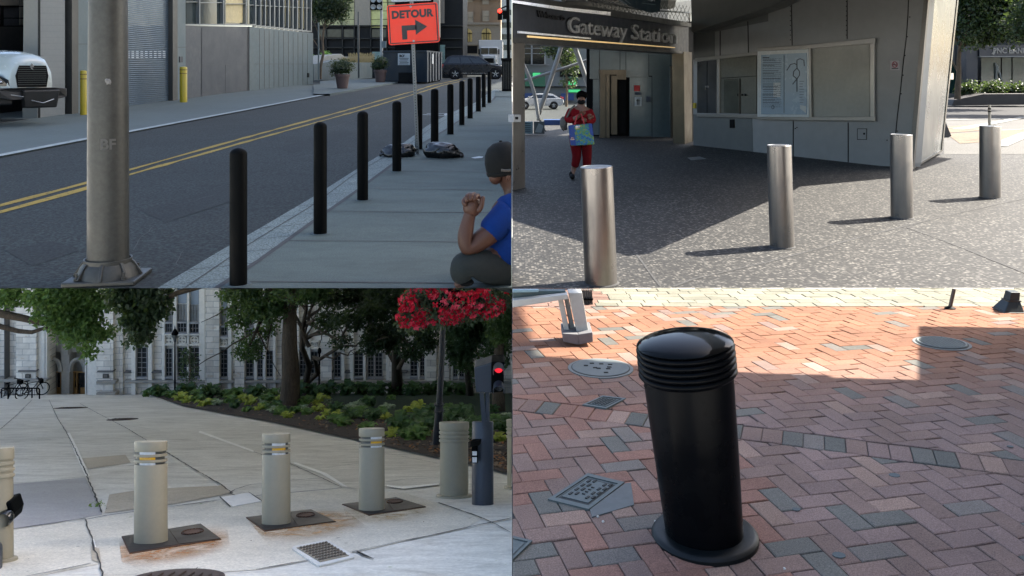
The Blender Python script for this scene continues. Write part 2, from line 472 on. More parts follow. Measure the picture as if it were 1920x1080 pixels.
m = MB(); strip(m, LFT, lambda p: W_edge(p)-2, 364, 160, zST, .03, 0, 6, .03)
strip(m, lambda p: 588 if p > 158 else 600, lambda p: max(W_edge(p)+1, 610) if p > 158 else W_edge(p), 176, 148, zST, .09, 0, 3, .1)
struct('far_pavement', m, M_walk2)
m = MB(); ribbon(m, [(-300, 347), (0, 294), (160, 263), (235, 250), (480, 203.5), (612, 178)], zST, .24, .036, step=1)
struct('white_edge_line', m, M_white)
m = MB(); ribbon(m, [(-300, 452), (0, 386), (160, 344), (235, 321), (480, 253), (775, 171.5), (865, 149)], zST, .13, .006, jit=.004, step=.6)
ribbon(m, [(-300, 466), (0, 398.5), (160, 354), (235, 330), (480, 261), (780, 176), (872, 151)], zST, .13, .006, jit=.004, step=.6)
struct('double_yellow_line', m, M_yellow)
m = MB()
for pts, wd in (([(0, 430), (60, 415), (120, 420), (155, 412)], .012), ([(240, 400), (300, 380), (340, 384), (400, 366)], .010), ([(250, 470), (270, 440), (290, 425)], .010), ([(480, 330), (540, 318), (600, 300), (640, 296)], .012), ([(20, 330), (90, 318), (150, 312)], .014), ([(380, 262), (460, 248), (520, 243)], .014), ([(300, 520), (330, 500), (345, 470)], .008), ([(620, 240), (700, 214), (760, 196)], .02)): ribbon(m, pts, zST, wd, .005, jit=.02, step=.15)
struct('asphalt_cracks', m, M_joint)
m = MB(); patch(m, [(262, 395), (420, 352), (470, 366), (310, 418)], zST, .003); patch(m, [(10, 470), (100, 452), (150, 470), (60, 500)], zST, .003); patch(m, [(520, 278), (640, 243), (668, 250), (548, 288)], zST, .003)
struct('asphalt_patches', m, ground_mat('patched asphalt', (.0098, .0125, .0120), .9, 30, .3, .5, .9, .4))
m = MB(); ribbon(m, [(792, 215), (836, 217), (838, 213), (800, 213)], zST, .16, .006)
struct('street_marking', m, M_white)
# the street stands on a deck above the lower plaza
m = MB(); Ys = [8.7, 10, 15, 22, 32, 45, 60, 90, 140]
for a_, b_ in zip(Ys, Ys[1:]):
    l0, l1 = (LFT-CX)/F*a_, (LFT-CX)/F*b_
    m.poly([(l0, a_, zST(a_)-.25), (l1, b_, zST(b_)-.25), (0, b_, zST(b_)-.25), (0, a_, zST(a_)-.25)])
    m.poly([(l0, a_, zST(a_)-.25), (l0, a_, zST(a_)), (l1, b_, zST(b_)), (l1, b_, zST(b_)-.25)])
l0, l1 = (LFT-CX)/F*7.6, (LFT-CX)/F*8.7
m.poly([(l0, 7.6, -.134), (0, 7.6, -.134), (0, 8.7, -.38), (l1, 8.7, -.38)])
struct('street_deck', m, M_under)

# ================================================================ UR ground
m = MB(); strip(m, CX, 2500, 540, 226, zUR, 0, 0, 10); strip(m, 1120, 2500, 226, 176, zUR, 0, 0, 6); struct('plaza_pavement', m, M_agg)
m = MB(); m.poly([(.01, 31, -1.65), (26, 31, -1.65), (26, 125, -1.65), (.01, 125, -1.65)]); struct('lower_street', m, M_asph)
m = MB()
ribbon(m, [(1262, 538), (1300, 524), (1440, 492), (1600, 449), (1690, 426), (1800, 399), (1920, 373), (2100, 330)], zUR, .025, .004, jit=.004)
ribbon(m, [(1700, 427), (1780, 456), (1920, 512), (2050, 570)], zUR, .016, .004, jit=.003)
ribbon(m, [(1160, 437), (1195, 480), (1238, 538)], zUR, .016, .004, jit=.003)
ribbon(m, [(1600, 392), (1690, 424)], zUR, .007, .004, jit=.002)
struct('plaza_joints', m, M_joint)

# ================================================================ LL ground
m = MB(); strip(m, -420, CX, 1250, 726, zLL, 0, 0, 6); struct('pavement', m, M_plaza)
m = MB(); yy_ = [7.3, 9, 11.5, 14.6, 20, 30, 40, 50, 66, 125]
for a_, b_ in zip(yy_, yy_[1:]): m.prism([V((.0006, a_, -.5)), V((.0006, b_, -.5)), V((.0006, b_, zUL(b_)-.004)), V((.0006, a_, zUL(a_)-.004))], (.003, 0, 0))
struct('street_edge_fascia', m, M_under)  # thin unseen strip added to stop sun leaking under the street
m = MB(); m.box(.004, .4, .3, 42, -16, -.03); m.box(.004, .35, 42, 125, -16, .3); m.box(.004, .35, 31.9, 42, -.03, .3); struct('retaining_wall', m, mat('retaining wall concrete', (.72, .71, .69), .85, world=True))  # unseen wall, pale to bounce light; upper boxes added against sun leaks
m = MB(); m.poly([(-1500, -1500, -19.5), (1500, -1500, -19.5), (1500, 1500, -19.5), (-1500, 1500, -19.5)]); struct('ground', m, M_bounce)  # unseen low sheet added, pale to bounce sunlight up under the deck

# ================================================================ unseen shadow casters added on the right, shaped to shade street and bricks
def onx(p, X): t = (X-p.x)/SUN.x; return p+SUN*t
X0 = 30.0
def wallpoly(pts):
    P = [onx(V(p), X0) for p in pts]; return [V((X0, p.y, p.z)) for p in P]
lr = [g(x, y, zLR) for x, y in ((960, 665), (1060, 672), (1090, 679), (1400, 699), (1529, 703), (1524, 708), (1720, 713), (1722, 612), (1920, 615.5), (2150, 619))]
e = V((.07, 0, 0)); XB = 5.0
nb = [onx(p, XB) for p in lr]; nb = [V((XB, p.y, p.z)) for p in nb]
blk = thing('brick_block', 'low office block out of frame on the right that shades the near brick paving', 'building', (XB, 2, -.1))  # thin unseen wall, its edge cut to the shadow line on the bricks
m = MB()
for a_, b_ in zip(nb, nb[1:]):
    if abs(a_.z-b_.z) < .02 or b_.z > a_.z: continue
    m.prism([V((XB, -14, a_.z)), a_, b_, V((XB, -14, b_.z))], e)
zl = nb[-1].z; zt = nb[0].z
m.prism([V((XB, -14, -.1)), V((XB, nb[-1].y, -.1)), V((XB, nb[-1].y, zl)), V((XB, -14, zl))], e)
m.prism([V((XB, -14, zt)), V((XB, nb[0].y, zt)), V((XB, nb[0].y+1, 11)), V((XB, -14, 11))], e)
obj('wall', m, mat('grey brown brick', (.22, .17, .13), .8, var=.1, scale=.3), blk)
XS = 6.6; m = MB(); zs = onx(V((.035, 7, 0)), XS+.07).z; ze = onx(V((-6.5, 7, 0)), XS).z
m.prism([V((XS, 7.3, zs)), V((XS, 46, zs+.5)), V((XS, 46, ze)), V((XS, 7.3, ze))], e)
m.prism([V((XS+.1, 7.3, zs+.2)), V((XS+2.4, 7.3, zs+3)), V((XS+2.4, 46, zs+3)), V((XS+.1, 46, zs+.2))], (0, 0, .2))
solo('elevated_walkway', m, mat('walkway panel', (.34, .34, .33), .6), 'elevated enclosed walkway high above the plaza, out of frame', 'walkway', (XS, 20, zs))  # floating panel added out of frame to keep sun off the street
m = MB(); e = V((.6, 0, 0)); ztop = 74.0; zb0 = onx(V((-4.5, 7, 0)), X0).z
m.prism([V((X0, 15, zb0)), V((X0, 112, zb0-4)), V((X0, 112, ztop)), V((X0, 15, ztop))], e)
m.prism([V((X0, 100, -19.5)), V((X0, 112, -19.5)), V((X0, 112, zb0-4)), V((X0, 100, zb0-4))], e)
tower = thing('office_tower', 'tall tan office tower with a raised passage, standing off to the right', 'building', (X0, 20, -19.5))  # slab added out of frame to keep sun off the farther street
obj('wall', m, mat('tan tower stone', (.36, .34, .30), .8, var=.1, scale=.3), tower)  # tower is the added slab that shades the street
# ================================================================ UPPER LEFT: the street
M_dark = mat('near black', (.002, .0022, .0025), .8, spec=.15)
M_black = mat('black paint', (.0012, .0018, .0019), .55, var=.15, spec=.05)
M_steelg = mat('weathered galvanised steel', (.038, .039, .035), .5, .5, var=.32, scale=3, bump=.05)
M_lgrey = mat('pale blue grey panel', (.072, .10, .108), .6, world=True, var=.1, scale=1)
M_wbrick = mat('white painted block', (.135, .15, .152), .7, var=.08, world=True, scale=1)
M_gwall = mat('dark grey cladding', (.032, .038, .045), .6, var=.10, world=True, scale=.8)
M_gwall2 = mat('stained grey cladding', (.052, .076, .084), .6, var=.28, world=True, scale=.7)
M_frame = mat('brushed frame', (.22, .23, .23), .35, .7, var=.1)
M_door = mat('roll door blue grey', (.066, .098, .132), .45, .3, var=.12, world=True, scale=.6)
M_glass = glassy('dark window glass', (.02, .03, .032))
M_tan = mat('tan blind', (.42, .36, .20), .7, var=.25, scale=1, world=True)  # colour of sunlit buildings mirrored in the panes
M_yel = mat('yellow sleeve', (.30, .235, .006), .38, var=.08)
PF = Plane(g(0, 232, zST), g(587, 158, zST))
def base(x): return 232-74*x/587
# garage building
gar = thing('garage_building', 'white block garage building with a wide blue-grey roll door and open truck bay', 'building', g(120, 217, zST))
m = MB()
slab(m, [(72, -60), (122, -60), (122, base(122)+1), (70, base(70)+1), (72, 50)], PF, 0, .5)
obj('brick_pillar', m, M_wbrick, gar, bevel=.01)
m = MB()
for i in range(22):
    y0 = -20+i*11.2
    if y0 < base(100)-2: slab(m, rect(71, 122, y0, y0+.5), PF, .004, .01)
obj('mortar_line', m, mat('mortar', (.10, .11, .115)), gar)
m = MB(); slab(m, rect(122, 136, -60, base(128)+1), PF, -.15, .1); slab(m, rect(318, 325, -60, base(320)+1), PF, -.12, .1)
obj('recess', m, M_dark, gar)
m = MB(); slab(m, rect(135, 147, -60, base(140)), PF, .08, .4); slab(m, rect(324, 333, -60, base(330)), PF, .10, .4)
obj('steel_jamb', m, mat('steel jamb', (.06, .06, .055), .5, .5), gar)
m = MB(); slab(m, rect(147, 236, -60, base(150)), PF, .0, .4); slab(m, rect(333, 348, -60, base(340)), PF, .03, .4)
slab(m, rect(146, 236, 82, 83), PF, .003, .01, 1); slab(m, rect(333, 348, 88, 89), PF, .034, .01, 1)
slab(m, rect(337, 343, 106, 117), PF, .06, .04, 1)
obj('wall', m, [M_lgrey, M_gwall], gar)
dr = MB(); zb = g(270, 198, zST).z
P0, P1 = PF.hit(225, 150, -.12), PF.hit(319, 150, -.12)
z = zb-.05; n_ = PF.n
while z < zb+5.2:
    a_, b_ = V((P0.x, P0.y, z)), V((P1.x, P1.y, z))
    dr.prism([a_, a_+V((0, 0, .072)), a_+V((0, 0, .058))+n_*.03, a_+V((0, 0, .012))+n_*.03], b_-a_); z += .075
d_ = obj('roll_door', dr, M_door, gar)
m = MB()
for r_ in range(4):
    for c_ in range(9): x = 238+c_*8.4; slab(m, rect(x, x+5.2, 96.5+r_*3.6-c_*.1, 98+r_*3.6-c_*.1), PF, -.07, .02)
obj('vent_slot', m, mat('vent slot', (.3, .35, .4), .5), d_)
m = MB(); slab(m, [(236, base(236)-1.5), (318, base(318)-1.5), (318, base(318)), (236, base(236))], PF, -.05, .1); obj('door_seal', m, M_dark, d_)
# open bay
m = MB(); slab(m, rect(-300, 73, -60, 270), PF, -5, .1); slab(m, rect(-40, 70, 48, 240), PF, -2.5, .1)
P = [PF.hit(71, y, o) for y, o in ((-60, 0), (-60, -5), (240, -5), (240, 0))]; m.prism(P, V((.05, .05, 0)))
a_, b_ = PF.hit(-250, -60, 0), PF.hit(72, -60, 0); m.prism([a_, b_, b_-n_*5, a_-n_*5], (0, 0, .1))
obj('open_bay', m, mat('bay interior', (.012, .014, .014), .9), gar)
m = MB()
for y in (11, 33, 48): slab(m, rect(-40, 70, y, y+2), PF, -2.2, .06)
for x in (5, 61): slab(m, rect(x-3, x+2, 10, 50), PF, -2.2, .06)
slab(m, rect(-40, 36, -40, 10), PF, -4.9, .05, 1); slab(m, rect(38, 70, -40, 46), PF, -4.9, .05, 1)
obj('mezzanine_railing', m, [M_black, mat('bay back wall', (.06, .055, .04), .9)], gar)
m = MB(); slab(m, [(-300, 268), (70, base(70)+8), (70, base(70)-1), (-300, 262)], PF, .1, 3.5, 0)
obj('threshold', m, mat('wet bay floor', (.02, .025, .03), .4), gar)
# glazed building
gl = thing('glazed_building', 'low grey clad building with a strip of windows, end wall stained at the bottom', 'building', g(470, 175, zST))
m = MB(); slab(m, [(348, 48), (469, 50), (469, base(469)+1), (348, base(348)+1)], PF, 0, 6)
slab(m, [(469, 50), (480, 51), (587, 62), (587, base(587)+.5), (469, base(469)+1)], PF, .02, 6, 1)
slab(m, rect(348, 379, 50, base(350)), PF, .03, .2, 2); slab(m, rect(468, 476, 50, base(470)), PF, .05, .2, 1)
obj('wall', m, [M_gwall, M_gwall2, mat('mid grey cladding', (.040, .047, .054), .6)], gl)
m = MB()
for x in (379, 467): slab(m, rect(x-.4, x+.4, 52, base(x)), PF, .055, .01)
for x in (423,): slab(m, rect(x-.3, x+.3, 122, base(x)), PF, .01, .01)
slab(m, rect(380, 467, 121, 122), PF, .01, .01)
slab(m, rect(476, 586, 119.5, 120.3), PF, .03, .01)
for x in range(487, 586, 9): slab(m, rect(x-.3, x+.3, 54+(x-480)*.1, base(x)), PF, .03, .01)
obj('panel_joint', m, mat('panel joint', (.035, .04, .045)), gl)
def wtop(x): return -60
for i, (x0, x1, c_) in enumerate([(349, 374, 0), (376, 419, 0), (422, 461, 1)]+[(464, 479, 0)]+[(481+k_*8.6, 488.6+k_*8.6, (1 if k_ in (1, 2, 6, 7, 9, 10) else 0)) for k_ in range(12)]):
    yb = 48 if x0 < 470 else 50+(x0-480)*.108
    m = MB(); slab(m, rect(x0, x1, -60, yb-3), PF, -.12, .05, 0)
    f_ = obj('window', m, [M_glass], gl)
    if c_:
        m = MB(); slab(m, [(x0+2, yb-6), (x0+(x1-x0)*.9, yb-5), (x0+(x1-x0)*.8, -60), (x0+1, -60)], PF, -.115, .003); obj('blind', m, M_tan, f_)  # tan sheet paints the pane's reflection of sunlit buildings
    m = MB(); slab(m, rect(x1, x1+1.6, -60, yb), PF, .04, .2); slab(m, rect(x0-1, x1, yb-3, yb), PF, .03, .2); slab(m, rect(x0, x1, 3+(x0-349)*.05, 4.2+(x0-349)*.05), PF, .0, .15)
    obj('window_frame', m, mat('window frame', (.15, .165, .17), .4, .5), f_)
m = MB(); slab(m, rect(577, 580, 137, 145), PF, .06, .04); obj('wall_box', m, M_dark, gl)

# yellow bollards
def bollard_prof(r, h, dome=.05):
    return [(0, -.02), (r, -.02), (r, h-dome)]+[(r*math.cos(t), h-dome+dome*math.sin(t)) for t in (.3, .6, .9, 1.2, 1.45)]+[(0, h)]
def place_bollard(i, px, py, top, wpx, name, label, group, mats, zf, extra=None, proto=None):
    b = g(px, py, zf); H = (py-top)/F*b.y; r = wpx/2/F*b.y
    return b, H, r
for px, py, top, wd, lab in ((156.5, 217, 132, 11.5, 'yellow banded bollard half behind the big grey lamp post'), (344, 193, 125, 13.5, 'yellow banded bollard beside the right jamb of the roll door')):
    b, H, r = place_bollard(0, px, py, top, wd, '', '', '', None, zST)
    t = thing('yellow_bollard', lab, 'bollard', b, 'yellow bollards guarding the garage door')
    m = MB(); m.lathe(bollard_prof(r, H, .03), n=24); obj('sleeve', m, M_yel, t, 40, local=True)
    for z in (.80, .90):
        m = MB(); m.lathe([(r*1.01, H*z), (r*1.03, H*z+.01), (r*1.03, H*z+.03), (r*1.01, H*z+.04)], n=24); obj('band', m, mat('dark amber band', (.16, .10, .01), .5), t, local=True)

# black bollards along the kerb
BB = [(447, 539.3, 277, 33, 'nearest black bollard, cut by the picture edge below'), (600.5, 438, 228, 25.5, 'second black bollard from the front, beside the granite kerb'),
      (680, 375, 208, 21, 'third black bollard from the front, with a ring of cement at its foot'), (744, 321, 189, 17.5, 'black bollard standing just left of the detour sign post'),
      (785, 280, 176, 14.5, 'black bollard hidden behind the detour sign post'), (815, 270, 166, 15, 'first black bollard to the right of the detour sign post'),
      (844.5, 252, 157, 12.5, 'black bollard in the middle of the far row, second right of the sign post'), (866, 234.5, 151, 10.5, 'third black bollard to the right of the sign post'),
      (881.5, 222, 146, 10.5, 'fourth black bollard to the right of the sign post'), (897, 209, 143, 10, 'fifth black bollard to the right of the detour sign post'),
      (907, 201, 137, 8, 'last black bollard but one, in front of the dark car wheel'), (917.5, 193, 133, 7.5, 'farthest small black bollard at the end of the row')]
proto = None
for i, (px, py, top, wd, lab) in enumerate(BB):
    b = g(px, py, zUL); H = (py-top)/F*b.y
    if i == 0: b = at(px, 539.0, 7.2); b.z = 0; H = CZ-(277-HY)/F*b.y
    if proto is None:
        t = proto = thing('black_bollard', lab, 'bollard', b, 'black bollards along the sidewalk kerb')
        m = MB(); m.lathe(bollard_prof(.0725, 1.0, .045), n=32); obj('post', m, M_black, t, 35, local=True)
        m = MB(); m.lathe([(.072, .004), (.105, .006), (.11, .001)], n=24); obj('cement_ring', m, M_walk2, t, local=True)
        t.scale = (1, 1, H)
    else:
        t = copy_tree(proto); t.location = b; t['label'] = lab; t.scale = (wd/2/F*b.y/.0725*.97,)*2+(H,)
    
# big lamp post
lb = V((-3.70, 7.77, -.1))
lp = thing('lamp_post', 'thick galvanised lamp post with a gusseted base flange, close on the left', 'lamp post', lb)
m = MB(); m.lathe([(.185, .02), (.178, .19), (.174, 1.5), (.160, 3.2), (.12, 9), (0, 9)], n=64); pole = obj('pole', m, M_steelg, lp, 40, local=True)
m = MB(); m.lathe([(.19, .20), (.205, .205), (.207, .165), (.235, .13), (.262, .06), (.27, .035)], n=48)
for k_ in range(8):
    a_ = k_*math.pi/4+.2; d = V((math.cos(a_), math.sin(a_), 0)); t_ = V((-d.y, d.x, 0))*.014
    m.prism([d*.18+V((0, 0, .195))-t_, d*.225+V((0, 0, .17))-t_, d*.30+V((0, 0, .05))-t_, d*.18+V((0, 0, .03))-t_], t_*2)
obj('base_skirt', m, M_steelg, lp, 30, local=True, bevel=.004)
m = MB(); m.box(-.31, .31, -.27, .27, .0, .045, M=Matrix.Rotation(.12, 4, 'Z')); obj('base_plate', m, M_steelg, lp, local=True, bevel=.012)
for k_ in range(4):
    a_ = k_*math.pi/2+.9; m = MB(); c_ = V((math.cos(a_)*.285, math.sin(a_)*.285, 0)); m.tube([c_+V((0, 0, .03)), c_+V((0, 0, .11))], .011, 8); m.tube([c_+V((0, 0, .045)), c_+V((0, 0, .068))], .024, 6)
    obj('anchor_bolt', m, M_steelg, lp, local=True)
m = MB(); m.tube([(0, 0, 8.7), (.6, 0, 9.2), (2.2, .2, 9.4)], .05, 10); obj('arm', m, M_steelg, lp, local=True)
m = MB(); m.ball((2.5, .2, 9.38), .42, .17, .09); obj('lamp_head', m, M_steelg, lp, 40, local=True)
m = MB()
def oncyl(x_, z_, r_=.1775): 
    a_ = -math.pi/2+x_/r_+.43; return V((math.cos(a_)*r_, math.sin(a_)*r_, z_))
tm = MB(); text_into(tm, 'BF', .13, (0, 0, 0), (1, 0, 0), (0, 1, 0), .0005, bold=.004)
m.add([oncyl(p.x, 1.25+p.y+.0, .1765+.0015) for p in tm.v], tm.f)
obj('worn_stencil', m, mat('worn stencil', (.125, .125, .115), .6), pole, local=True)
m = MB(); m.ball(oncyl(.0, 1.82, .172), .03, .012, .028, jit=.6); m.ball(oncyl(-.01, 1.83, .176), .014, .01, .014)
obj('dent_patch', m, mat('dent patch', (.12, .12, .115), .6), pole, 40, local=True)
# detour sign
sb = g(783, 289, zUL); Ys = sb.y
sg = thing('detour_sign', 'orange-red DETOUR sign with a black turn-right arrow on a perforated steel post', 'sign', sb)
top = at(771, -8, Ys+.02); m = MB()
ax = (top-sb).normalized(); sx = V((1, 0, 0))
def bx(mb, p, q, w_, d_, mi=0):
    mb.prism([p+V((-w_, -d_, 0)), p+V((w_, -d_, 0)), p+V((w_, d_, 0)), p+V((-w_, d_, 0))], q-p, mi)
bx(m, sb, top, .033, .025); post = obj('post', m, mat('galvanised post', (.13, .14, .14), .45, .5), sg, bevel=.004)
m = MB(); L_ = (top-sb).length
for k_ in range(int(L_/.055)):
    c_ = sb+ax*(.04+k_*.055); m.tube([c_+V((0, -.022, 0)), c_+V((0, -.028, 0))], .009, 8)
obj('punched_hole', m, M_dark, post)
cs = [at(x, y, Ys-.05) for x, y in ((729, 85), (825, 79), (820, 4), (725, 10))]
def rounded(cs, r, n=4):
    out = []
    for i in range(len(cs)):
        p, a_, b_ = cs[i], cs[i-1], cs[(i+1) % len(cs)]
        u_ = (a_-p).normalized()*r; v_ = (b_-p).normalized()*r
        for k_ in range(n+1):
            t_ = k_/n; out.append(p+u_*(1-t_)**2+v_*t_**2)
    return out
M_or = mat('orange red sheeting', (.80, .030, .004), .5, var=.06)
m = MB(); m.prism(rounded(cs, .06), (0, .012, 0)); plate = obj('panel', m, M_or, sg)
c0 = sum(cs, V())/4; u_ = (cs[1]-cs[0]).normalized(); w_ = (cs[3]-cs[0]).normalized()
def sp(x, y): return cs[0].lerp(cs[1], x).lerp(cs[3].lerp(cs[2], x), y)+V((0, -.004, 0))
m = MB(); text_into(m, 'DETOUR', .205, sp(.49, .74)+V((0, -.0, 0)), u_, w_, .003, bold=.011, squeeze=.97, spacing=1.05)
ar = [(.27, .12), (.37, .12), (.37, .34), (.55, .34), (.55, .22), (.77, .42), (.55, .59), (.55, .47), (.27, .47)]
ar2 = [[(.27, .12), (.37, .12), (.37, .47), (.27, .47)], [(.37, .34), (.56, .34), (.56, .47), (.37, .47)], [(.54, .22), (.77, .41), (.54, .60)]]
for q in ar2: m.prism([sp(*p) for p in q], (0, .003, 0))
o1 = [(.035, .04), (.965, .04), (.965, .96), (.035, .96)]
for (x0, y0), (x1, y1) in zip(o1, o1[1:]+o1[:1]):
    dx = .011 if x0 == x1 else 0; dy = .012 if y0 == y1 else 0
    m.prism([sp(x0-dx/1, y0-dy), sp(x1-dx, y1-dy), sp(x1+dx, y1+dy), sp(x0+dx, y0+dy)] if dx or dy else [], (0, .002, 0))
obj('lettering', m, mat('sign black', (.012, .012, .014), .5), plate)
m = MB()
for x, y in ((.49, .07), (.47, .93)): q = sp(x, y); m.tube([q, q+V((0, -.015, 0))], .022, 10)
obj('bolt', m, M_frame, plate, 40)
m = MB(); m.prism(rounded([at(x, y, Ys-.04) for x, y in ((733, 4), (810, 1), (808, -45), (731, -41))], .05), (0, .01, 0)); obj('upper_panel', m, mat('white sign sheeting', (.3, .32, .33), .4), sg)
# sandbags
M_bag = mat('black plastic bag', (.003, .0035, .004), .25, var=.3, bump=.6, bscale=14, rv=.15)
def bag(px0, px1, py, hpx, lab, seed, tail):
    rr = random.Random(seed); c = g((px0+px1)/2, py, zUL); wd = (px1-px0)/F*c.y/2; h = hpx/F*c.y
    m = MB(); m.ball(c+V((0, 0, h*.42)), wd*.86, wd*.5, h*.58, 22, 14, jit=.35); m.ball(c+V((wd*.25*tail, -.02, h*.3)), wd*.7, wd*.5, h*.5, 18, 12, jit=.5)
    for k_ in range(5):
        a_ = rr.uniform(0, 6); m.ball(c+V((wd*.45*math.cos(a_), wd*.3*math.sin(a_), h*.35)), wd*.4, wd*.3, h*.4, 14, 9, jit=.7)
    m.tube([c+V((tail*wd*.7, -.03, h*.25)), c+V((tail*wd*.95, -.05, .05)), c+V((tail*wd*1.12, -.08, .03))], [h*.22, h*.1, h*.14], 9)
    o = solo('sandbag', m, M_bag, lab, 'sandbag', c, 'black sandbags on the foot of the detour sign', smooth=180)
bag(717, 786, 293, 24, 'black plastic sandbag on the left of the sign post, behind a bollard', 1, -1)
bag(790, 864, 295, 29, 'black plastic sandbag on the right of the sign post, with a twisted tail', 2, 1)
m = MB(); patch(m, [(884, 296.5), (898, 294), (906, 294.5), (904, 297), (890, 298)], zUL, .012, 0, .006)
solo('paper_scrap', m, mat('paper', (.4, .42, .42), .8), 'small scrap of white paper lying on the sidewalk left of the man', 'litter', g(894, 296, zUL))

# dumpster
a_, b_, c_ = g(719, 155.5, zST), g(799, 157.5, zST), g(828, 152, zST)
dm = thing('dumpster', 'dark blue ribbed roll-off dumpster with a white notice on its front', 'dumpster', (a_+b_)/2)
PA, PB = Plane(a_, b_), Plane(b_, c_)
M_db = mat('dumpster blue', (.003, .010, .019), .55, spec=.25, var=.3, scale=1.5)
m = MB(); q = [(718, 97), (799, 96), (799, 154.5), (720, 152)]; dep = (c_-b_)
m.prism([PA.hit(x, y) for x, y in q], dep)
m.prism([PA.hit(x, y, .06) for x, y in ((717, 95), (800, 94.5), (800, 98), (717, 98.5))], dep*1.02)
obj('body', m, M_db, dm, bevel=.01)
for k_ in range(6):
    x = 801+k_*5.2; m = MB(); slab(m, [(x, 97.5), (x+1.3, 97.5), (x+1.3, 155-(x-799)*.2), (x, 155-(x-799)*.2)], PB, .08, .1); slab(m, rect(x+1.2, x+1.7, 98, 154-(x-799)*.2), PB, .085, .02, 1)
    obj('rib', m, [M_db, mat('scuffed edge', (.12, .14, .15), .6)], dm)
m = MB(); slab(m, rect(747, 775, 136, 157), PA, .02, .1); obj('rear_recess', m, M_dark, dm)
m = MB(); slab(m, rect(746, 768.5, 100, 122), PA, .03, .02); nb_ = obj('notice', m, mat('notice white', (.34, .37, .38), .5), dm)
m = MB(); text_into(m, 'BOYD', .21, PA.hit(757.2, 105, .06), V((1, 0, 0)), V((0, 0, 1)), .004, bold=.012, squeeze=1.0)
for k_ in range(5): slab(m, rect(748.5+(k_ % 2), 766-(k_ % 3), 109+k_*2.6, 109.9+k_*2.6), PA, .035, .004)
obj('notice_lettering', m, M_dark, nb_)
m = MB(); slab(m, rect(810.5, 813, 101, 120), PB, .17, .02); obj('side_label', m, mat('notice white'), dm) if False else obj('side_label', m, _mc['notice white'], dm)
for x, y in ((748, 156), (770, 157), (803, 156), (823, 152.5)):
    c0 = g(x, y, zST)+V((0, .1, .12)); m = MB(); m.tube([c0-V((.08, 0, 0)), c0+V((.08, 0, 0))], .12, 14); obj('wheel', m, M_dark, dm)

# planters, pots
M_pot = mat('terracotta', (.075, .048, .043), .8, var=.15); M_leafd = leafmat('dark shrub leaf', (.004, .012, .005), (.009, .022, .008), .15)
def pot(px, py, top, w0, w1, bush, lab):
    b = g(px, py, zST, .1); s = b.y/F; H = (py-top)*s; r0 = w0/2*s; r1 = w1/2*s
    t = thing('potted_shrub', lab, 'potted plant', b, 'shrubs in terracotta pots on the far sidewalk')
    m = MB(); m.lathe([(0, 0), (r0, 0), (r1*.93, H*.82), (r1*1.02, H*.83), (r1*1.02, H), (r1*.85, H), (r1*.8, H*.9), (0, H*.9)], n=28); obj('pot', m, M_pot, t, 35, local=True)
    m = MB(); bw, bh = bush; rr = random.Random(int(px))
    leaves(m, [(V((0, 0, H+bh*s*.5)), bw*s/2, bw*s/2, bh*s/2), (V((-bw*s*.25, 0, H+bh*s*.25)), bw*s*.3, bw*s*.3, bh*s*.3)], 900, .07, rng=rr, shell=.3)
    m.ball((0, 0, H+bh*s*.42), bw*s*.33, None, bh*s*.36, jit=.5)
    obj('shrub', m, M_leafd, t, local=True)
pot(642, 165.5, 139, 19, 28, (46, 30), 'round dark shrub in a terracotta pot before the low concrete wall')
pot(713, 154, 131, 17, 24, (30, 26), 'smaller potted shrub half hidden by the left end of the dumpster')
PW = Plane(g(588, 152, zST, .1), g(700, 146, zST, .1))
m = MB(); slab(m, [(588, 120), (600, 119), (625, 113), (677, 113), (677, 149), (588, 151)], PW, 0, .5); slab(m, [(677, 114.5), (698, 114.5), (698, 146), (677, 148)], PW, -.5, .6)
solo('planter_wall', m, M_gwall2, 'low concrete planter wall between the grey building and the dumpster', 'planter', g(640, 150, zST, .1), bevel=.02)
m = MB(); slab(m, [(590, 120), (612, 104), (640, 101), (655, 112), (640, 118)], PW, -.6, 1.0); slab(m, [(655, 113), (700, 113), (700, 106), (660, 106)], PW, -1.2, 1)
solo('rock', m, mat('pale rock', (.16, .17, .16), .9, var=.3), 'pale slanting rock slab lying in the planter bed', 'rock', g(620, 149, zST, .1), bevel=.05)
M_straw = mat('dry grass', (.36, .27, .12), .8, var=.35, scale=6)
m = MB(); rr = random.Random(3); yy = g(640, 149, zST, .1).y+1.4
for k_ in range(900):
    x = rr.uniform(640, 701); p = at(x, 117, yy+rr.uniform(-.6, 1.4)); h = rr.uniform(.35, .75)*(1 if x > 655 else .6); q = V((rr.uniform(-.14, .14), rr.uniform(-.1, .1), 0))
    m.add([p+V((-.008, 0, 0)), p+V((.008, 0, 0)), p+q+V((0, 0, h))], [(0, 1, 2)])
    if rr.random() < .5: e_ = p+q+V((0, 0, h)); m.add([e_+V((-.014, 0, -.1)), e_+V((.014, 0, -.1)), e_+V((0, 0, .04))], [(0, 1, 2)])
tag(obj('ornamental_grass', m, M_straw, loc=at(670, 117, yy)), kind='stuff')
m = MB(); leaves(m, [(at(610, 101, yy), .35, .3, .22), (at(590, 108, yy), .3, .3, .2)], 260, .09, rng=rr, shell=.1)
solo('green_plant', m, leafmat('bright leaf', (.10, .20, .03), (.16, .30, .06)), 'bright green leafy plant in the planter bed behind the rock', 'plant', at(608, 118, yy))

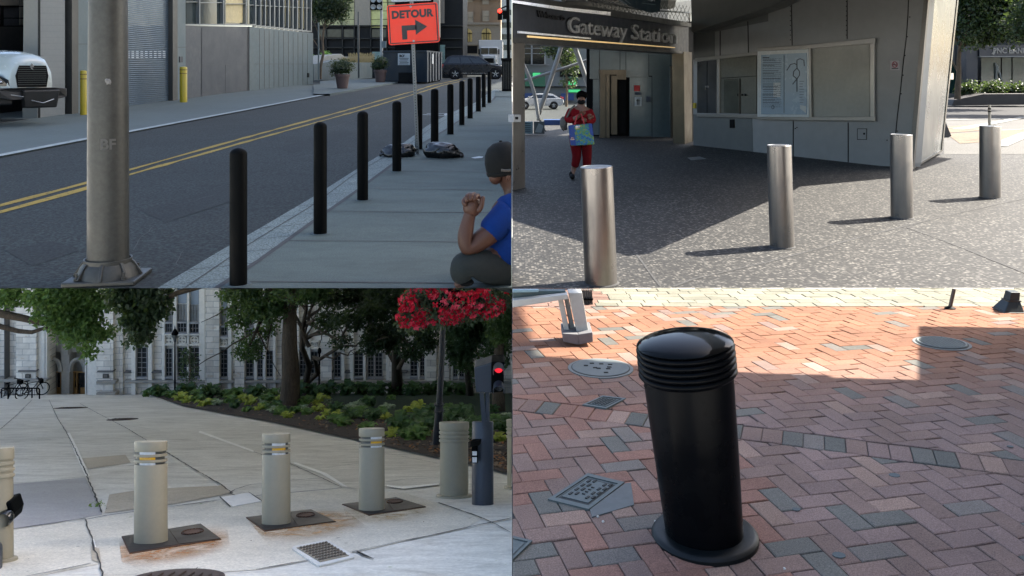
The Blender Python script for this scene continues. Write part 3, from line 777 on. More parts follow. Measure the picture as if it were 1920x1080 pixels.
# dark office building beyond
YB = 80
def fr(mb, x0, x1, y0, y1, Y, th=.3, mi=0, col=None):
    p = [at(x, y, Y) for x, y in rect(x0, x1, y0, y1)]; mb.prism(p, (0, th, 0), mi, col)
bk = thing('dark_office_building', 'black-framed office building with beige wall panels behind the dumpster', 'building', at(720, 141, YB))
m = MB(); fr(m, 560, 868, -80, 146, YB, 8); obj('wall', m, mat('black cladding', (.004, .005, .006), .6, spec=.2), bk)
for x0, x1, c_ in ((600, 640, 1), (642, 664, 1), (696, 726, 2), (728, 760, 1), (762, 800, 2)):
    m = MB(); fr(m, x0, x1, -80, 47 if c_ == 1 else 52, YB-.1, .08); wv = obj('window', m, glassy('blind lit glass', (.26, .26, .12), .3) if c_ == 1 else mat('sunlit blind', (.50, .50, .20), .6, var=.3, scale=.3), bk)  # brighter yellow tone puts the lit look into the blind colour
    m = MB()
    for k_ in range(8): fr(m, x0, x1, -76+k_*16, -75.2+k_*16, YB-.12, .03)
    obj('window_bar', m, M_black, wv)
m = MB(); fr(m, 665, 695, -80, 47, YB-.3, .3); fr(m, 805, 868, -80, -20, YB-.3, .3); obj('stone_pier', m, mat('beige panel', (.21, .19, .15), .7), bk)
m = MB()
for x0, x1 in ((600, 610), (613, 640), (644, 663), (696, 724), (727, 760), (765, 800)): fr(m, x0, x1, 55, 70, YB-.12, .1)
obj('ribbon_window', m, glassy('dim glass', (.035, .04, .035)), bk)
m = MB()
for y in (47, 71, 88): fr(m, 560, 868, y, y+2.2, YB-.35, .3)
for x in (611, 642, 664, 695, 725, 761): fr(m, x-1, x+1, 47, 112, YB-.35, .3)
obj('frame_band', m, mat('dark bronze', (.012, .013, .012), .5, spec=.25), bk)
m = MB(); fr(m, 698, 722, 97, 112, YB-.4, .3); fr(m, 822, 834, 84, 118, YB-.4, .3); obj('shop_window', m, glassy('teal window', (.12, .20, .19), .3), bk)
# side facade with fins
sdA, sdB = at(822, 139, 78), at(870, 139, 118); PS = Plane(sdA, sdB)
fin = thing('finned_office_tower', 'dark office tower with pale vertical fins right of the detour sign', 'building', sdA)
m = MB(); slab(m, rect(822, 870, -80, 145), PS, 0, 4); obj('wall', m, M_black, fin)
m = MB()
for x in (823, 833, 839, 848, 857, 864): slab(m, [(x, -80), (x+2.2, -80), (x+2.8, 70+(x-823)*.15), (x+.6, 70+(x-823)*.15)], PS, .4, .5)
obj('fin', m, mat('pale fin', (.20, .18, .15), .7), fin)
m = MB()
for x in (835, 850, 859): slab(m, rect(x, x+5, -60, 12), PS, .1, .05); slab(m, rect(x, x+5, 22, 62), PS, .1, .05)
slab(m, rect(868-20, 869, 76, 95), PS, .5, .1)
obj('window', m, glassy('grey window', (.07, .08, .08)), fin)
# tan building with arches
YT = 125; tb = thing('arched_stone_building', 'tan stone building with two lit arched windows at the end of the street', 'building', at(900, 140, YT))
M_tanst = mat('tan stone', (.17, .115, .07), .8, var=.12, scale=.4); M_pale2 = mat('pale base stone', (.20, .17, .13), .8, var=.15, scale=.5)
m = MB(); fr(m, 864, 939, -80, 44, YT, 10); fr(m, 866, 939, 44, 150, YT, 10, 1); fr(m, 864, 939, 42, 46, YT-.4, .5, 1); fr(m, 864, 939, -2, 0, YT-.3, .4, 1); fr(m, 866, 939, 80, 84, YT-.3, .5, 1); obj('wall', m, [M_tanst, M_pale2], tb)
M_lit = mat('warm window', (.42, .30, .10), .6, var=.3, scale=.4)
for x0, x1 in ((868, 885), (903, 921)):
    cx_ = (x0+x1)/2; r_ = (x1-x0)/2; arch = [(x0, 78), (x1, 78), (x1, 62)]+[(cx_+r_*math.cos(t), 62-r_*math.sin(t)) for t in [math.pi*k_/8 for k_ in range(1, 8)]]+[(x0, 62)]
    m = MB(); m.prism([at(x, y, YT-.08) for x, y in arch], (0, .06, 0)); wv = obj('arched_window', m, M_lit, tb)
    m = MB(); fr(m, cx_-.5, cx_+.5, 53, 78, YT-.2, .1); fr(m, x0, x1, 62, 63.2, YT-.2, .1); fr(m, x0+4, x0+4.6, 60, 78, YT-.2, .1); fr(m, x1-4.6, x1-4, 60, 78, YT-.2, .1)
    obj('mullion', m, M_dark, wv)
for x0, x1, y0, y1 in ((868, 876, 22, 42), (877, 887, 22, 42), (905, 917, 20, 40), (905, 916, -12, 8), (870, 886, -14, 4)):
    m = MB(); fr(m, x0, x1, y0, y1, YT-.08, .06); wv = obj('window', m, mat('tan drawn blind', (.26, .22, .16), .6), tb)
    m = MB(); fr(m, x0, x1, (y0+y1)/2, (y0+y1)/2+.8, YT-.2, .1); fr(m, x0-.6, x0, y0, y1, YT-.2, .1); fr(m, x1, x1+.6, y0, y1, YT-.2, .1); obj('sash', m, M_pale2, wv)
m = MB(); fr(m, 868, 895, 86, 100, YT-.1, .1); fr(m, 905, 921, 84, 96, YT-.1, .1); obj('shopfront', m, M_dark, tb)
YG = 150; gb = thing('grey_glass_tower', 'grey tower filling the gap at the right end of the street', 'building', at(950, 141, YG))
m = MB(); fr(m, 936, 959.6, -80, 150, YG, 5); obj('wall', m, mat('grey tower', (.17, .20, .21), .6), gb)
m = MB()
for y in (18, 42, 64, 84): fr(m, 938, 959, y, y+10, YG-.1, .08)
obj('window', m, M_glass, gb)
# street furniture beyond
def pole_px(x0, y0, x1, y1, Y, wpx, name, mtl, lab, cat, n=8, group=None):
    a_ = at(x0, y0, Y); b_ = at(x1, y1, Y); m = MB(); m.tube([a_, b_], wpx/2/F*Y, n); return solo(name, m, mtl, lab, cat, a_, group, 60)
pole_px(672.5, 146, 672, 22, 56, 3.4, 'street_pole', mat('dark pole', (.03, .035, .035), .5), 'thin dark pole rising from the grass bed', 'pole')
pole_px(597.5, 149, 597, 42, 52, 3, 'street_pole', M_lgrey, 'thin pale pole with a box beside the grey building corner', 'pole')
sgp = thing('traffic_signal', 'traffic signal with two dark heads on a white pole, top centre', 'traffic signal', at(715, 147, 58))
m = MB(); m.tube([at(715.5, 147, 58), at(715, -20, 58)], 2.6/F*58, 10); obj('pole', m, mat('white pole', (.24, .26, .26), .5), sgp, 60)
for x in (700, 711.5):
    m = MB(); a_ = at(x, 3, 57.6); m.box(a_.x-.2, a_.x+.2, a_.y-.2, a_.y+.1, a_.z-.58, a_.z+.9); h_ = obj('signal_head', m, M_black, sgp, bevel=.03)
    for k_ in range(3):
        c_ = at(x, 13-k_*13, 57.3); m = MB(); m.lathe([(.17, 0), (.17, .12), (.14, .12), (.14, .02), (0, .0)], M=Matrix.Translation(c_) @ Matrix.Rotation(math.pi/2, 4, 'X'), n=16); obj('visor', m, M_frame, h_, 40)
m = MB(); a_ = at(720, 84, 57.8); m.box(a_.x-.12, a_.x+.14, a_.y-.1, a_.y+.1, a_.z-.2, a_.z+.25); obj('control_box', m, M_lgrey, sgp)
sg2 = thing('traffic_signal', 'traffic signal showing a red light beside the black pole, top right of the street', 'traffic signal', at(954, 150, 46))
m = MB(); m.tube([at(954.4, 152, 46), at(952, -20, 46)], 3.2/F*46, 10); m.tube([at(953, 10, 46), at(939, 16, 46)], .04, 6); obj('pole', m, M_black, sg2, 60)
m = MB(); a_ = at(937.5, 27, 45.8); m.box(a_.x-.12, a_.x+.12, a_.y-.1, a_.y+.1, a_.z-.3, a_.z+.26); obj('signal_head', m, M_black, sg2, bevel=.02)
m = MB(); m.ball(at(937, 20.5, 45.6), .11, .06, .11); obj('red_lamp', m, emit('red signal lamp', (1.0, .02, .01), 2.0), sg2, 60)
m = MB(); a_ = at(947.5, 28, 46); m.box(a_.x-.14, a_.x+.12, a_.y-.08, a_.y-.03, a_.z-.24, a_.z+.22); pn = obj('street_plate', m, M_black, sg2)
bn = g(952, 172, zUL, 0)
tbn = thing('litter_bin', 'black slatted litter bin at the far end of the sidewalk', 'litter bin', at(951, 170, 40))
m = MB(); P0 = at(941, 171, 40); P1 = at(960, 171, 40)
m.box(P0.x, -.01, 40, 40.5, P0.z, P0.z+1.45); obj('body', m, M_black, tbn, bevel=.02)
m = MB(); m.box(P0.x-.04, -.005, 39.95, 40.55, P0.z+1.45, P0.z+1.56); obj('lid', m, M_dark, tbn)
for k_ in range(5): m = MB(); x = P0.x+.05+k_*.085; m.box(x, x+.03, 39.97, 40, P0.z+.1, P0.z+1.4); obj('slat', m, M_steelg, tbn)
m = MB(); strip(m, lambda p: 928, CX, 181, 171, zUL, .02, 0, 1); struct('corner_pavement', m, M_walk)
# street tree top left
def tree(name, lab, cat, basep, crown, n, size, lm, trunk_r=.2, seed=1, top=None, group=None, bark=None, kids=4, limbs=None, lo=.55):
    rr = random.Random(seed); t = thing(name, lab, cat, basep, group)
    m = MB(); b = V(basep)
    if top is not None: branchy(m, b, top, trunk_r, rr, 2, kids, .05)
    for L in (limbs or []): branchy(m, V(L[0]), V(L[1]), L[2], rr, 3, 3)
    for c in crown[:8]:
        if top is not None: branchy(m, b.lerp(V(top), rr.uniform(lo, .95)), V(c[0]), trunk_r*.4, rr, 2, 3)
    obj('trunk', m, bark or M_bark, t, 60)
    m = MB(); leaves(m, crown, n, size, rng=rr); obj('crown', m, lm, t)
    return t
def barkmat():
    k = N('bark'); co = k.scaled(k.pos(), 6, 6, 1); f = k.noise(co, 4, 6, .7, 1.5)
    k.set(k.ramp(f, [(.3, (.045, .035, .026)), (.7, (.13, .10, .07))]), .95, 0, .2); k.bump(f, .9, .03); return k.m
M_bark = barkmat()
tree('street_tree', 'dark leafy street tree above the grass bed', 'tree', at(600, 148, 58), [(at(618, 15, 58), 1.1, 1.0, .9), (at(600, -8, 58), 1.3, 1.1, 1.0), (at(634, 2, 58), .9, .8, .9), (at(596, 22, 58), .7, .6, .6), (at(640, 30, 58), .5, .5, .35)], 2600, .16, M_leafd, .12, 4, at(612, 10, 58))
# ---------------------------------------------------------------- vehicles and the man on the sidewalk
M_tyre = mat('tyre rubber', (.006, .006, .007), .85, spec=.2); M_rim = mat('alloy rim', (.25, .26, .27), .3, .7)
M_cglass = glassy('car glass', (.006, .008, .009)); M_chrome = mat('chrome trim', (.35, .36, .37), .15, .9, bump=0)
def wheel(parent, c, r, w_, side=-1, spokes=5):
    """axle along local Y; the visible face looks towards side"""
    Rm = Matrix.Translation(c) @ Matrix.Rotation(math.pi/2, 4, 'X')
    m = MB(); m.lathe([(r*.62, -w_/2), (r*.93, -w_/2), (r, -w_*.35), (r, w_*.35), (r*.93, w_/2), (r*.62, w_/2)], n=28, M=Rm); tw = obj('wheel', m, M_tyre, parent, 40, local=True)
    m = MB(); m.lathe([(0, w_*.40), (r*.2, w_*.42), (r*.2, w_*.2), (r*.66, w_*.2)], n=24, M=Rm) if side < 0 else m.lathe([(0, -w_*.40), (r*.2, -w_*.42), (r*.2, -w_*.2), (r*.66, -w_*.2)], n=24, M=Rm)
    obj('hub', m, M_dark, tw, 40, local=True)
    m = MB(); s = 1 if side < 0 else -1
    m.lathe([(r*.60, s*w_*.30), (r*.68, s*w_*.47), (r*.72, s*w_*.40)], n=28, M=Rm)
    for k_ in range(spokes):
        a_ = 2*math.pi*k_/spokes+.3; d = V((math.cos(a_), math.sin(a_), 0)); t_ = V((-d.y, d.x, 0))
        q = [d*r*.1-t_*r*.10, d*r*.1+t_*r*.10, d*r*.66+t_*r*.07, d*r*.66-t_*r*.07]
        m.prism([Rm @ (p+V((0, 0, s*w_*.30))) for p in q], Rm.to_3x3() @ V((0, 0, s*w_*.12)))
    obj('rim', m, M_rim, tw, 40, local=True)
def car(name, lab, loc, yaw, body, roof, L, W, wb, wr, paint, group=None, glass_lines=(), tail=True, z0=.28):
    t = thing(name, lab, 'car', loc, group, (0, 0, yaw))
    M_p = paint; m = MB(); hw = W/2
    n = len(body); vs = []
    for y, k_ in ((-hw, .0), (-hw*1.0, 1), (hw, 1), (hw, 0)): pass
    secs = [(-hw+.06, .985), (-hw, .96), (-hw*.5, 1.0), (hw*.5, 1.0), (hw, .96), (hw-.06, .985)]
    secs = [(-hw, .97), (-hw*.86, 1.0), (hw*.86, 1.0), (hw, .97)]
    for y, k_ in secs: vs += [V((x*(k_ if abs(x) > L*.3 else 1), y, z if z < .5 else z*(.985+.015*(k_ > .98)))) for x, z in body]
    fs = [tuple(range(n))]+[tuple(range(4*n-1, 3*n-1, -1))]
    for j in range(3):
        for i in range(n): i2 = (i+1) % n; fs.append((j*n+i, (j+1)*n+i, (j+1)*n+i2, j*n+i2))
    m.add(vs, fs)
    obj('body', m, M_p, t, 30, local=True, bevel=.03)
    m = MB(); rb, rt = roof          # lower and upper greenhouse outlines: lists of x, z
    pts = rb+rt; n = len(pts); vs = []
    for sgn in (-1, 1): vs += [V((x, sgn*(hw*.95 if i < len(rb) else hw*.76), z)) for i, (x, z) in enumerate(pts)]
    m.add(vs, [tuple(range(n)), tuple(range(2*n-1, n-1, -1))]+[(i, i+n, (i+1) % n+n, (i+1) % n) for i in range(n)])
    gh = obj('roof', m, M_p, t, 25, local=True, bevel=.02)
    def gp(u, v, sgn, o=.012):       # point on a side of the greenhouse; u in 0..1 along, v up
        b0, b1, t1, t0 = V((rb[0][0], sgn*hw*.95, rb[0][1])), V((rb[-1][0], sgn*hw*.95, rb[-1][1])), V((rt[0][0], sgn*hw*.76, rt[0][1])), V((rt[-1][0], sgn*hw*.76, rt[-1][1]))
        return b0.lerp(b1, u).lerp(t0.lerp(t1, u), v)+V((0, sgn*o, o*.3))
    for sgn in (-1, 1):
        for u0, u1 in glass_lines:
            m = MB(); m.prism([gp(u0, .1, sgn), gp(u1, .1, sgn), gp(u1-.01, .88, sgn), gp(u0+.01, .88, sgn)], V((0, -sgn*.01, 0))); obj('side_window', m, M_cglass, t, local=True)
    for (xb, zb_), (xt, zt_), nm, s in ((rb[-1], rt[0], 'windshield', 1), (rb[0], rt[-1], 'rear_window', -1)):
        m = MB(); a_ = V((xb, -hw*.85, zb_)).lerp(V((xt, -hw*.68, zt_)), .1); b_ = V((xb, -hw*.85, zb_)).lerp(V((xt, -hw*.68, zt_)), .9); c_ = V((b_.x, -b_.y, b_.z)); d_ = V((a_.x, -a_.y, a_.z))
        m.prism([p+V((s*.012, 0, .012)) for p in (a_, b_, c_, d_)], (-s*.02, 0, -.01)); obj(nm, m, M_cglass, t, local=True)
    for x in (-wb/2, wb/2):
        for s in (-1, 1):
            m = MB(); m.lathe([(0, 0), (wr*1.14, 0), (wr*1.14, .02), (0, .02)], n=24, M=Matrix.Translation((x, s*(hw+.012)-(-.01 if s < 0 else .01), wr)) @ Matrix.Rotation(math.pi/2, 4, 'X')); obj('wheel_arch', m, M_dark, t, local=True)
            wheel(t, V((x, s*(hw-.045), wr)), wr, .22, s)
    mz = body[0][1]
    for s in (-1, 1):
        m = MB(); m.box(L*.455, L*.492, s*hw*.62-.16, s*hw*.62+.16, .68, .82); obj('headlight', m, mat('headlight', (.3, .32, .33), .15), t, local=True, bevel=.02)
        m = MB(); m.box(-L*.497, -L*.465, s*hw*.8-.14, s*hw*.8+.14, .85, 1.1); obj('tail_light', m, mat('tail light red', (.25, .012, .01), .3), t, local=True, bevel=.02)
        m = MB(); m.box(L*.16, L*.20, s*(hw+.03)-.09, s*(hw+.03)+.09, 1.0, 1.14); obj('mirror', m, M_p, t, local=True, bevel=.03)
        m = MB(); m.box(-L*.36, L*.2, s*(hw+.004)-.006, s*(hw+.004)+.006, .42, .46); obj('side_trim', m, M_chrome, t, local=True)
    return t
suvb = [(-2.3, .45), (-2.42, .62), (-2.42, .95), (-2.32, 1.12), (1.05, 1.10), (1.5, 1.06), (2.25, .92), (2.42, .75), (2.42, .45), (2.2, .32), (-2.1, .32)]
suvr = ([(-2.34, 1.1), (1.15, 1.1)], [(.30, 1.68), (-.4, 1.75), (-1.7, 1.74), (-1.98, 1.66)])
loc = g(890, 148.4, zST)
suv_ = car('parked_suv', 'dark SUV seen side on, crossing at the end of the street before the white truck', loc, .10, suvb, suvr, 4.9, 1.9, 2.95, .40, mat('black car paint', (.003, .004, .007), .3, spec=.3, coat=.1, bump=0), glass_lines=((.08, .36), (.38, .62), (.64, .93)))
suv_.scale = (1.12, 1.12, 1.12)
# white box truck, front on
bl = at(920, 131, 98)
bt = thing('box_truck', 'white box truck facing the camera behind the dark SUV', 'truck', bl)
M_wt = mat('white truck paint', (.36, .37, .37), .4, var=.06)
def bxx(mb, x0, x1, y0, y1, Y, dep, mi=0): p = [at(x, y, Y) for x, y in rect(x0, x1, y0, y1)]; mb.prism(p, (0, dep, 0), mi)
m = MB(); bxx(m, 897.5, 942, 75, 122, 98, 7); obj('cargo_box', m, M_wt, bt, bevel=.05)
m = MB(); bxx(m, 900, 934, 88, 128, 96, 2); bxx(m, 903, 931, 103, 130, 94.5, 1.6); obj('cab', m, M_wt, bt, bevel=.15)
m = MB(); bxx(m, 902, 915.5, 90, 101, 95.95, .05); bxx(m, 917, 932, 90, 101, 95.95, .05); obj('windshield', m, M_cglass, bt)
m = MB(); bxx(m, 908, 926, 109, 118, 94.4, .1); bxx(m, 900, 934, 120, 125, 94.3, .3); obj('grille', m, M_dark, bt)
for x in (903, 928): m = MB(); bxx(m, x, x+4, 111, 116, 94.4, .08); obj('headlight', m, M_chrome, bt)
for x in (897, 934): m = MB(); bxx(m, x, x+2.5, 92, 102, 95.8, .2); obj('mirror', m, M_dark, bt)
# the truck nosing out of the bay
T0 = PF.hit(30, 215, 1.2); T0.z = g(30, 235, zST).z
tk = thing('delivery_truck', 'white truck with dark grille and black bumper nosing out of the garage bay', 'truck', T0)
fwd = V((.80, -.60, 0)); rt = V((.60, .80, 0))     # rt: the truck's own left side is nearest the camera
s_ = T0.y/F
def tp(f, r, z): return T0+fwd*f+rt*r+V((0, 0, z))
M_wp = mat('glossy white paint', (.24, .29, .30), .2, coat=.5, var=.05, bump=0)
# nose position: grille centre at px 57,135
c0 = V(at(57, 135, T0.y)); N0 = PF.hit(57, 235, 1.2); ox = c0
def nose(f, r, z): return V((ox.x, ox.y, ox.z))+fwd*f+rt*r+V((0, 0, z))
m = MB()   # hood as lofted sections from windshield to grille
secs = []
for f, hw_, zt_, zs_ in ((-2.3, .98, .66, -.1), (-1.4, .92, .62, -.15), (-.7, .80, .57, -.2), (-.25, .66, .50, -.25), (0.0, .58, .34, -.3), (.04, .52, .26, -.32)):
    secs.append([nose(f, r*hw_, z) for r, z in ((-1, -.62), (-1.02, zs_), (-.96, zs_+.3), (-.72, zt_*.8), (-.3, zt_*.98), (0, zt_), (.3, zt_*.98), (.72, zt_*.8), (.96, zs_+.3), (1.02, zs_), (1, -.62))])
k_ = len(secs[0]); vs = sum(secs, []); fs = [tuple(range((len(secs)-1)*k_, len(secs)*k_))]
for j in range(len(secs)-1):
    for i in range(k_-1): fs.append((j*k_+i, j*k_+i+1, (j+1)*k_+i+1, (j+1)*k_+i))
m.add(vs, fs); obj('hood', m, M_wp, tk, 50)
m = MB(); m.prism([nose(.05, -.36, -.42), nose(.05, .40, -.42), nose(.07, .44, -.1), nose(.06, .38, .18), nose(.05, -.32, .18), nose(.06, -.42, -.1)], fwd*.03); gr = obj('grille', m, M_dark, tk)
for q in range(9):
    m = MB(); z = -.36+q*.06; m.prism([nose(.085, -.36, z), nose(.085, .38, z), nose(.085, .38, z+.02), nose(.085, -.36, z+.02)], fwd*.02); obj('grille_bar', m, mat('dark grille bar', (.012, .016, .017), .4), gr)
m = MB(); m.prism([nose(.10, -.05, .10), nose(.10, .03, .04), nose(.10, .0, .13), nose(.10, .05, .17), nose(.10, -.02, .24), nose(.10, -.07, .16)], fwd*.03); obj('emblem', m, M_chrome, gr)
m = MB(); m.prism([nose(-.02, -.5, -.40), nose(-.42, -.80, -.34), nose(-.62, -.88, -.12), nose(-.30, -.74, -.06), nose(-.02, -.54, -.22)], -rt*.05+fwd*.05); hl = obj('headlight', m, M_cglass, tk, bevel=.01)
m = MB(); m.ball(nose(-.16, -.70, -.28), .07, .07, .05); m.ball(nose(-.4, -.84, -.22), .06, .06, .05); obj('lamp', m, M_chrome, hl, 60)
m = MB(); m.prism([nose(.12, -.95, -.72), nose(.22, -.6, -.76), nose(.22, .62, -.76), nose(.12, .95, -.72), nose(.12, .95, -.46), nose(.2, .6, -.44), nose(.2, -.6, -.44), nose(.12, -.95, -.46)], -fwd*.3)
m.prism([nose(-2.2, -1.0, -.95), nose(.1, -1.0, -.9), nose(.1, -1.0, -.46), nose(-2.2, -1.0, -.46)], rt*.5); m.prism([nose(.24, -.2, -1.0), nose(.24, .62, -1.0), nose(.26, .7, -.5), nose(.26, -.3, -.5)], -fwd*.3)
obj('bumper', m, mat('black plastic bumper', (.004, .005, .006), .45, spec=.35), tk, bevel=.04)
m = MB(); m.tube([nose(.27, -.62, -.62), nose(.28, -.3, -.68)], .014, 6); m.tube([nose(.29, -.1, -.78), nose(.31, .2, -.86), nose(.29, .5, -.76)], .014, 6); obj('bumper_trim', m, M_chrome, tk)
m = MB(); m.lathe([(0, -.12), (.42, -.12), (.48, -.06), (.48, .1), (.4, .14), (0, .14)], n=24, M=Matrix.Translation(nose(-1.1, -.8, -1.02)) @ Matrix(((fwd.x, 0, -rt.x, 0), (fwd.y, 0, -rt.y, 0), (0, 1, 0, 0), (0, 0, 0, 1)))); obj('wheel', m, M_tyre, tk, 40)
m = MB(); m.prism([nose(-3.2, -1, -.6), nose(-6.5, -1, -.6), nose(-6.5, -1, 1.9), nose(-5.4, -1, 1.9), nose(-4.8, -1, .6), nose(-3.2, -1, .5)], rt*2); obj('cab', m, M_wp, tk, bevel=.06)

# ---------------------------------------------------------------- people
def skmat(name, c):
    return mat(name, c, .55, var=.10, scale=6, bump=.08, bscale=120, spec=.35)
def finger(vs, fs, pts, r):
    a_, b_ = skin([(p, r*k_) for p, k_ in zip(pts, (1.0, .95, .88, .75))], [(0, 1), (1, 2), (2, 3)], 0, 1)
    o = len(vs); vs += a_; fs += [tuple(i+o for i in f) for f in b_]
def cloth(name, c, sc_=30): return mat(name, c, .9, var=.14, scale=4, bump=.5, bscale=sc_, spec=.15)
YM = 7.32
def pm(x, y, dy=0): return at(x, y, YM+dy)
U = YM/F
man = thing('person', 'man in a blue t-shirt and dark cap crouching on the sidewalk with one fist raised', 'person', pm(930, 527))
M_skin = skmat('tanned skin', (.058, .026, .016)); M_shirt = cloth('royal blue cotton', (.0025, .021, .115)); M_pant = cloth('grey twill', (.020, .024, .023))
nodes = [(pm(965, 500, .10), .17), (pm(972, 440, .05), .18), (pm(975, 395, .05), .17), (pm(966, 362, .10), .085), (pm(955, 340, .10), .085), (pm(943, 308, .10), (.135, .15)), (pm(942, 290, .10), (.125, .14)),
         (pm(955, 400, -.10), .11), (pm(922, 436, -.20), .098), (pm(872, 470, -.26), .088), (pm(871, 444, -.27), .075), (pm(879, 408, -.24), .056), (pm(884, 392, -.24), (.065, .055)),
         (pm(900, 495, -.20), .12), (pm(858, 494, -.28), .10), (pm(866, 522, -.20), .06), (pm(872, 531, -.24), .045), (pm(852, 534, -.30), .03),
         (pm(985, 395, .22), .08), (pm(980, 460, .25), .06), (pm(905, 505, .25), .10), (pm(865, 505, .25), .08), (pm(880, 528, .25), .05)]
edges = [(0, 1), (1, 2), (2, 3), (3, 4), (4, 5), (5, 6), (2, 7), (7, 8), (8, 9), (9, 10), (10, 11), (11, 12), (0, 13), (13, 14), (14, 15), (15, 16), (16, 17), (2, 18), (18, 19), (0, 20), (20, 21), (21, 22)]
vs, fs = skin(nodes, edges, 0)
h = pm(884, 380, -.24)
def hp(x, y, d=0): return pm(x, y, -.24+d)
for pts in (((877, 380, -.07), (875, 368, -.06), (882, 364, .0), (886, 372, .03)), ((883, 378, -.08), (883, 366, -.06), (890, 364, .0), (892, 373, .03)), ((889, 378, -.08), (891, 367, -.06), (897, 367, .0), (896, 376, .03)),
            ((875, 388, -.06), (869, 379, -.05), (872, 371, .0), (879, 376, .03)), ((895, 398, -.05), (902, 388, -.05), (904, 377, -.04), (906, 367, -.03))):
    finger(vs, fs, [hp(*p) for p in pts], .026)
# ear, nose and jaw are part of the same head
m = MB(); m.add(vs, fs)
m.ball(hp(885, 388, 0), .078, .07, .088); m.ball(hp(887, 379, .01), .066, .06, .055)
m.ball(pm(929, 330, .05), .06, .08, .075); m.ball(pm(917, 326, .06), .018, .03, .026); m.ball(pm(952, 330, -.045), .016, .028, .042)
obj('body', clip(m, V((-.006, 0, 0)), V((1, 0, 0))), M_skin, man, 180)
vs, fs = skin([(pm(955, 506, .02), .25), (pm(965, 445, .03), .245), (pm(976, 392, .05), .185), (pm(968, 362, .08), .10), (pm(955, 396, -.10), .135), (pm(930, 424, -.18), .128), (pm(910, 443, -.22), .122), (pm(988, 392, .22), .1), (pm(945, 478, -.06), .22)],
               [(0, 1), (1, 2), (2, 3), (2, 4), (4, 5), (5, 6), (2, 7), (1, 8)], 1)
m = MB(); m.add(vs, fs); obj('shirt', clip(m, V((-.006, 0, 0)), V((1, 0, 0))), M_shirt, man, 180)
vs, fs = skin([(pm(972, 505, .10), .19), (pm(905, 498, -.19), .155), (pm(866, 495, -.28), .142), (pm(862, 513, -.26), .120), (pm(876, 524, -.22), .085), (pm(905, 507, .22), .13), (pm(865, 505, .25), .10), (pm(885, 525, .2), .06)],
               [(0, 1), (1, 2), (2, 3), (3, 4), (0, 5), (5, 6), (6, 7)], 0)
m = MB(); m.add(vs, fs); obj('trousers', clip(m, V((-.006, 0, 0)), V((1, 0, 0))), M_pant, man, 180)
m = MB(); m.ball(pm(873, 529, -.26), .07, .06, .035); obj('shoe', m, M_dark, man, 60)
m = MB(); c_ = pm(943, 297, .10)
prof = [(.150, -.135), (.163, -.09), (.166, -.02), (.152, .05), (.120, .105), (.07, .138), (0, .150)]
CM = Matrix.Translation(c_) @ Matrix.Rotation(-.16, 4, 'Y') @ Matrix.Diagonal((1.0, 1.08, 1.0, 1))
m.lathe(prof, n=40, M=CM); m.lathe([(.156, -.138), (.160, -.134), (.166, -.108), (.160, -.10)], n=40, M=CM)
capo = obj('cap', clip(m, V((-.006, 0, 0)), V((1, 0, 0))), cloth('charcoal cap cotton', (.006, .007, .007), 60), man, 50)
m = MB(); m.tube([pm(940, 319, -.085), pm(948, 320, -.075), pm(958, 319, -.07)], .012, 6); obj('cap_strap', m, mat('cap strap', (.05, .05, .045), .7), capo)
m = MB(); m.ball(c_+V((-.02, -.0, .150)), .014, .014, .008); obj('cap_button', m, M_dark, capo)
# ================================================================ UPPER RIGHT: the station plaza
def brushed(name, c, rough=.32, metal=.75, vert=True):
    if name in _mc: return _mc[name]
    k = N(name); co = k.scaled(k.coord(), 1, 1, .12) if vert else k.coord()
    f = k.noise(co, 26, 5, .7); g2 = k.noise(k.coord(), 2.2, 5, .6, .6)
    a = k.mix(k.ramp(f, [(.3, mul(c, .85)), (.7, mul(c, 1.12))]), k.ramp(g2, [(.3, mul(c, .7)), (.7, mul(c, 1.15))]), .5)
    k.set(a, k.ramp(g2, [(.3, rough+.12), (.7, rough-.06)]), metal, .5); k.bump(f, .04, .004); _mc[name] = k.m; return k.m
M_ss = brushed('brushed stainless steel', (.18, .170, .160), .28, .85)
M_wallp = mat('grey metal cladding', (.185, .19, .188), .5, .25, var=.10, scale=.5, bump=.02)
M_wallp2 = mat('dark grey metal cladding', (.085, .09, .087), .5, .25, var=.12, scale=.6, bump=.02)
PWt = Plane(g(1300, 272, zUR), g(1712, 318, zUR)); PE = Plane(g(1711.5, 318, zUR), g(1768, 288, zUR))
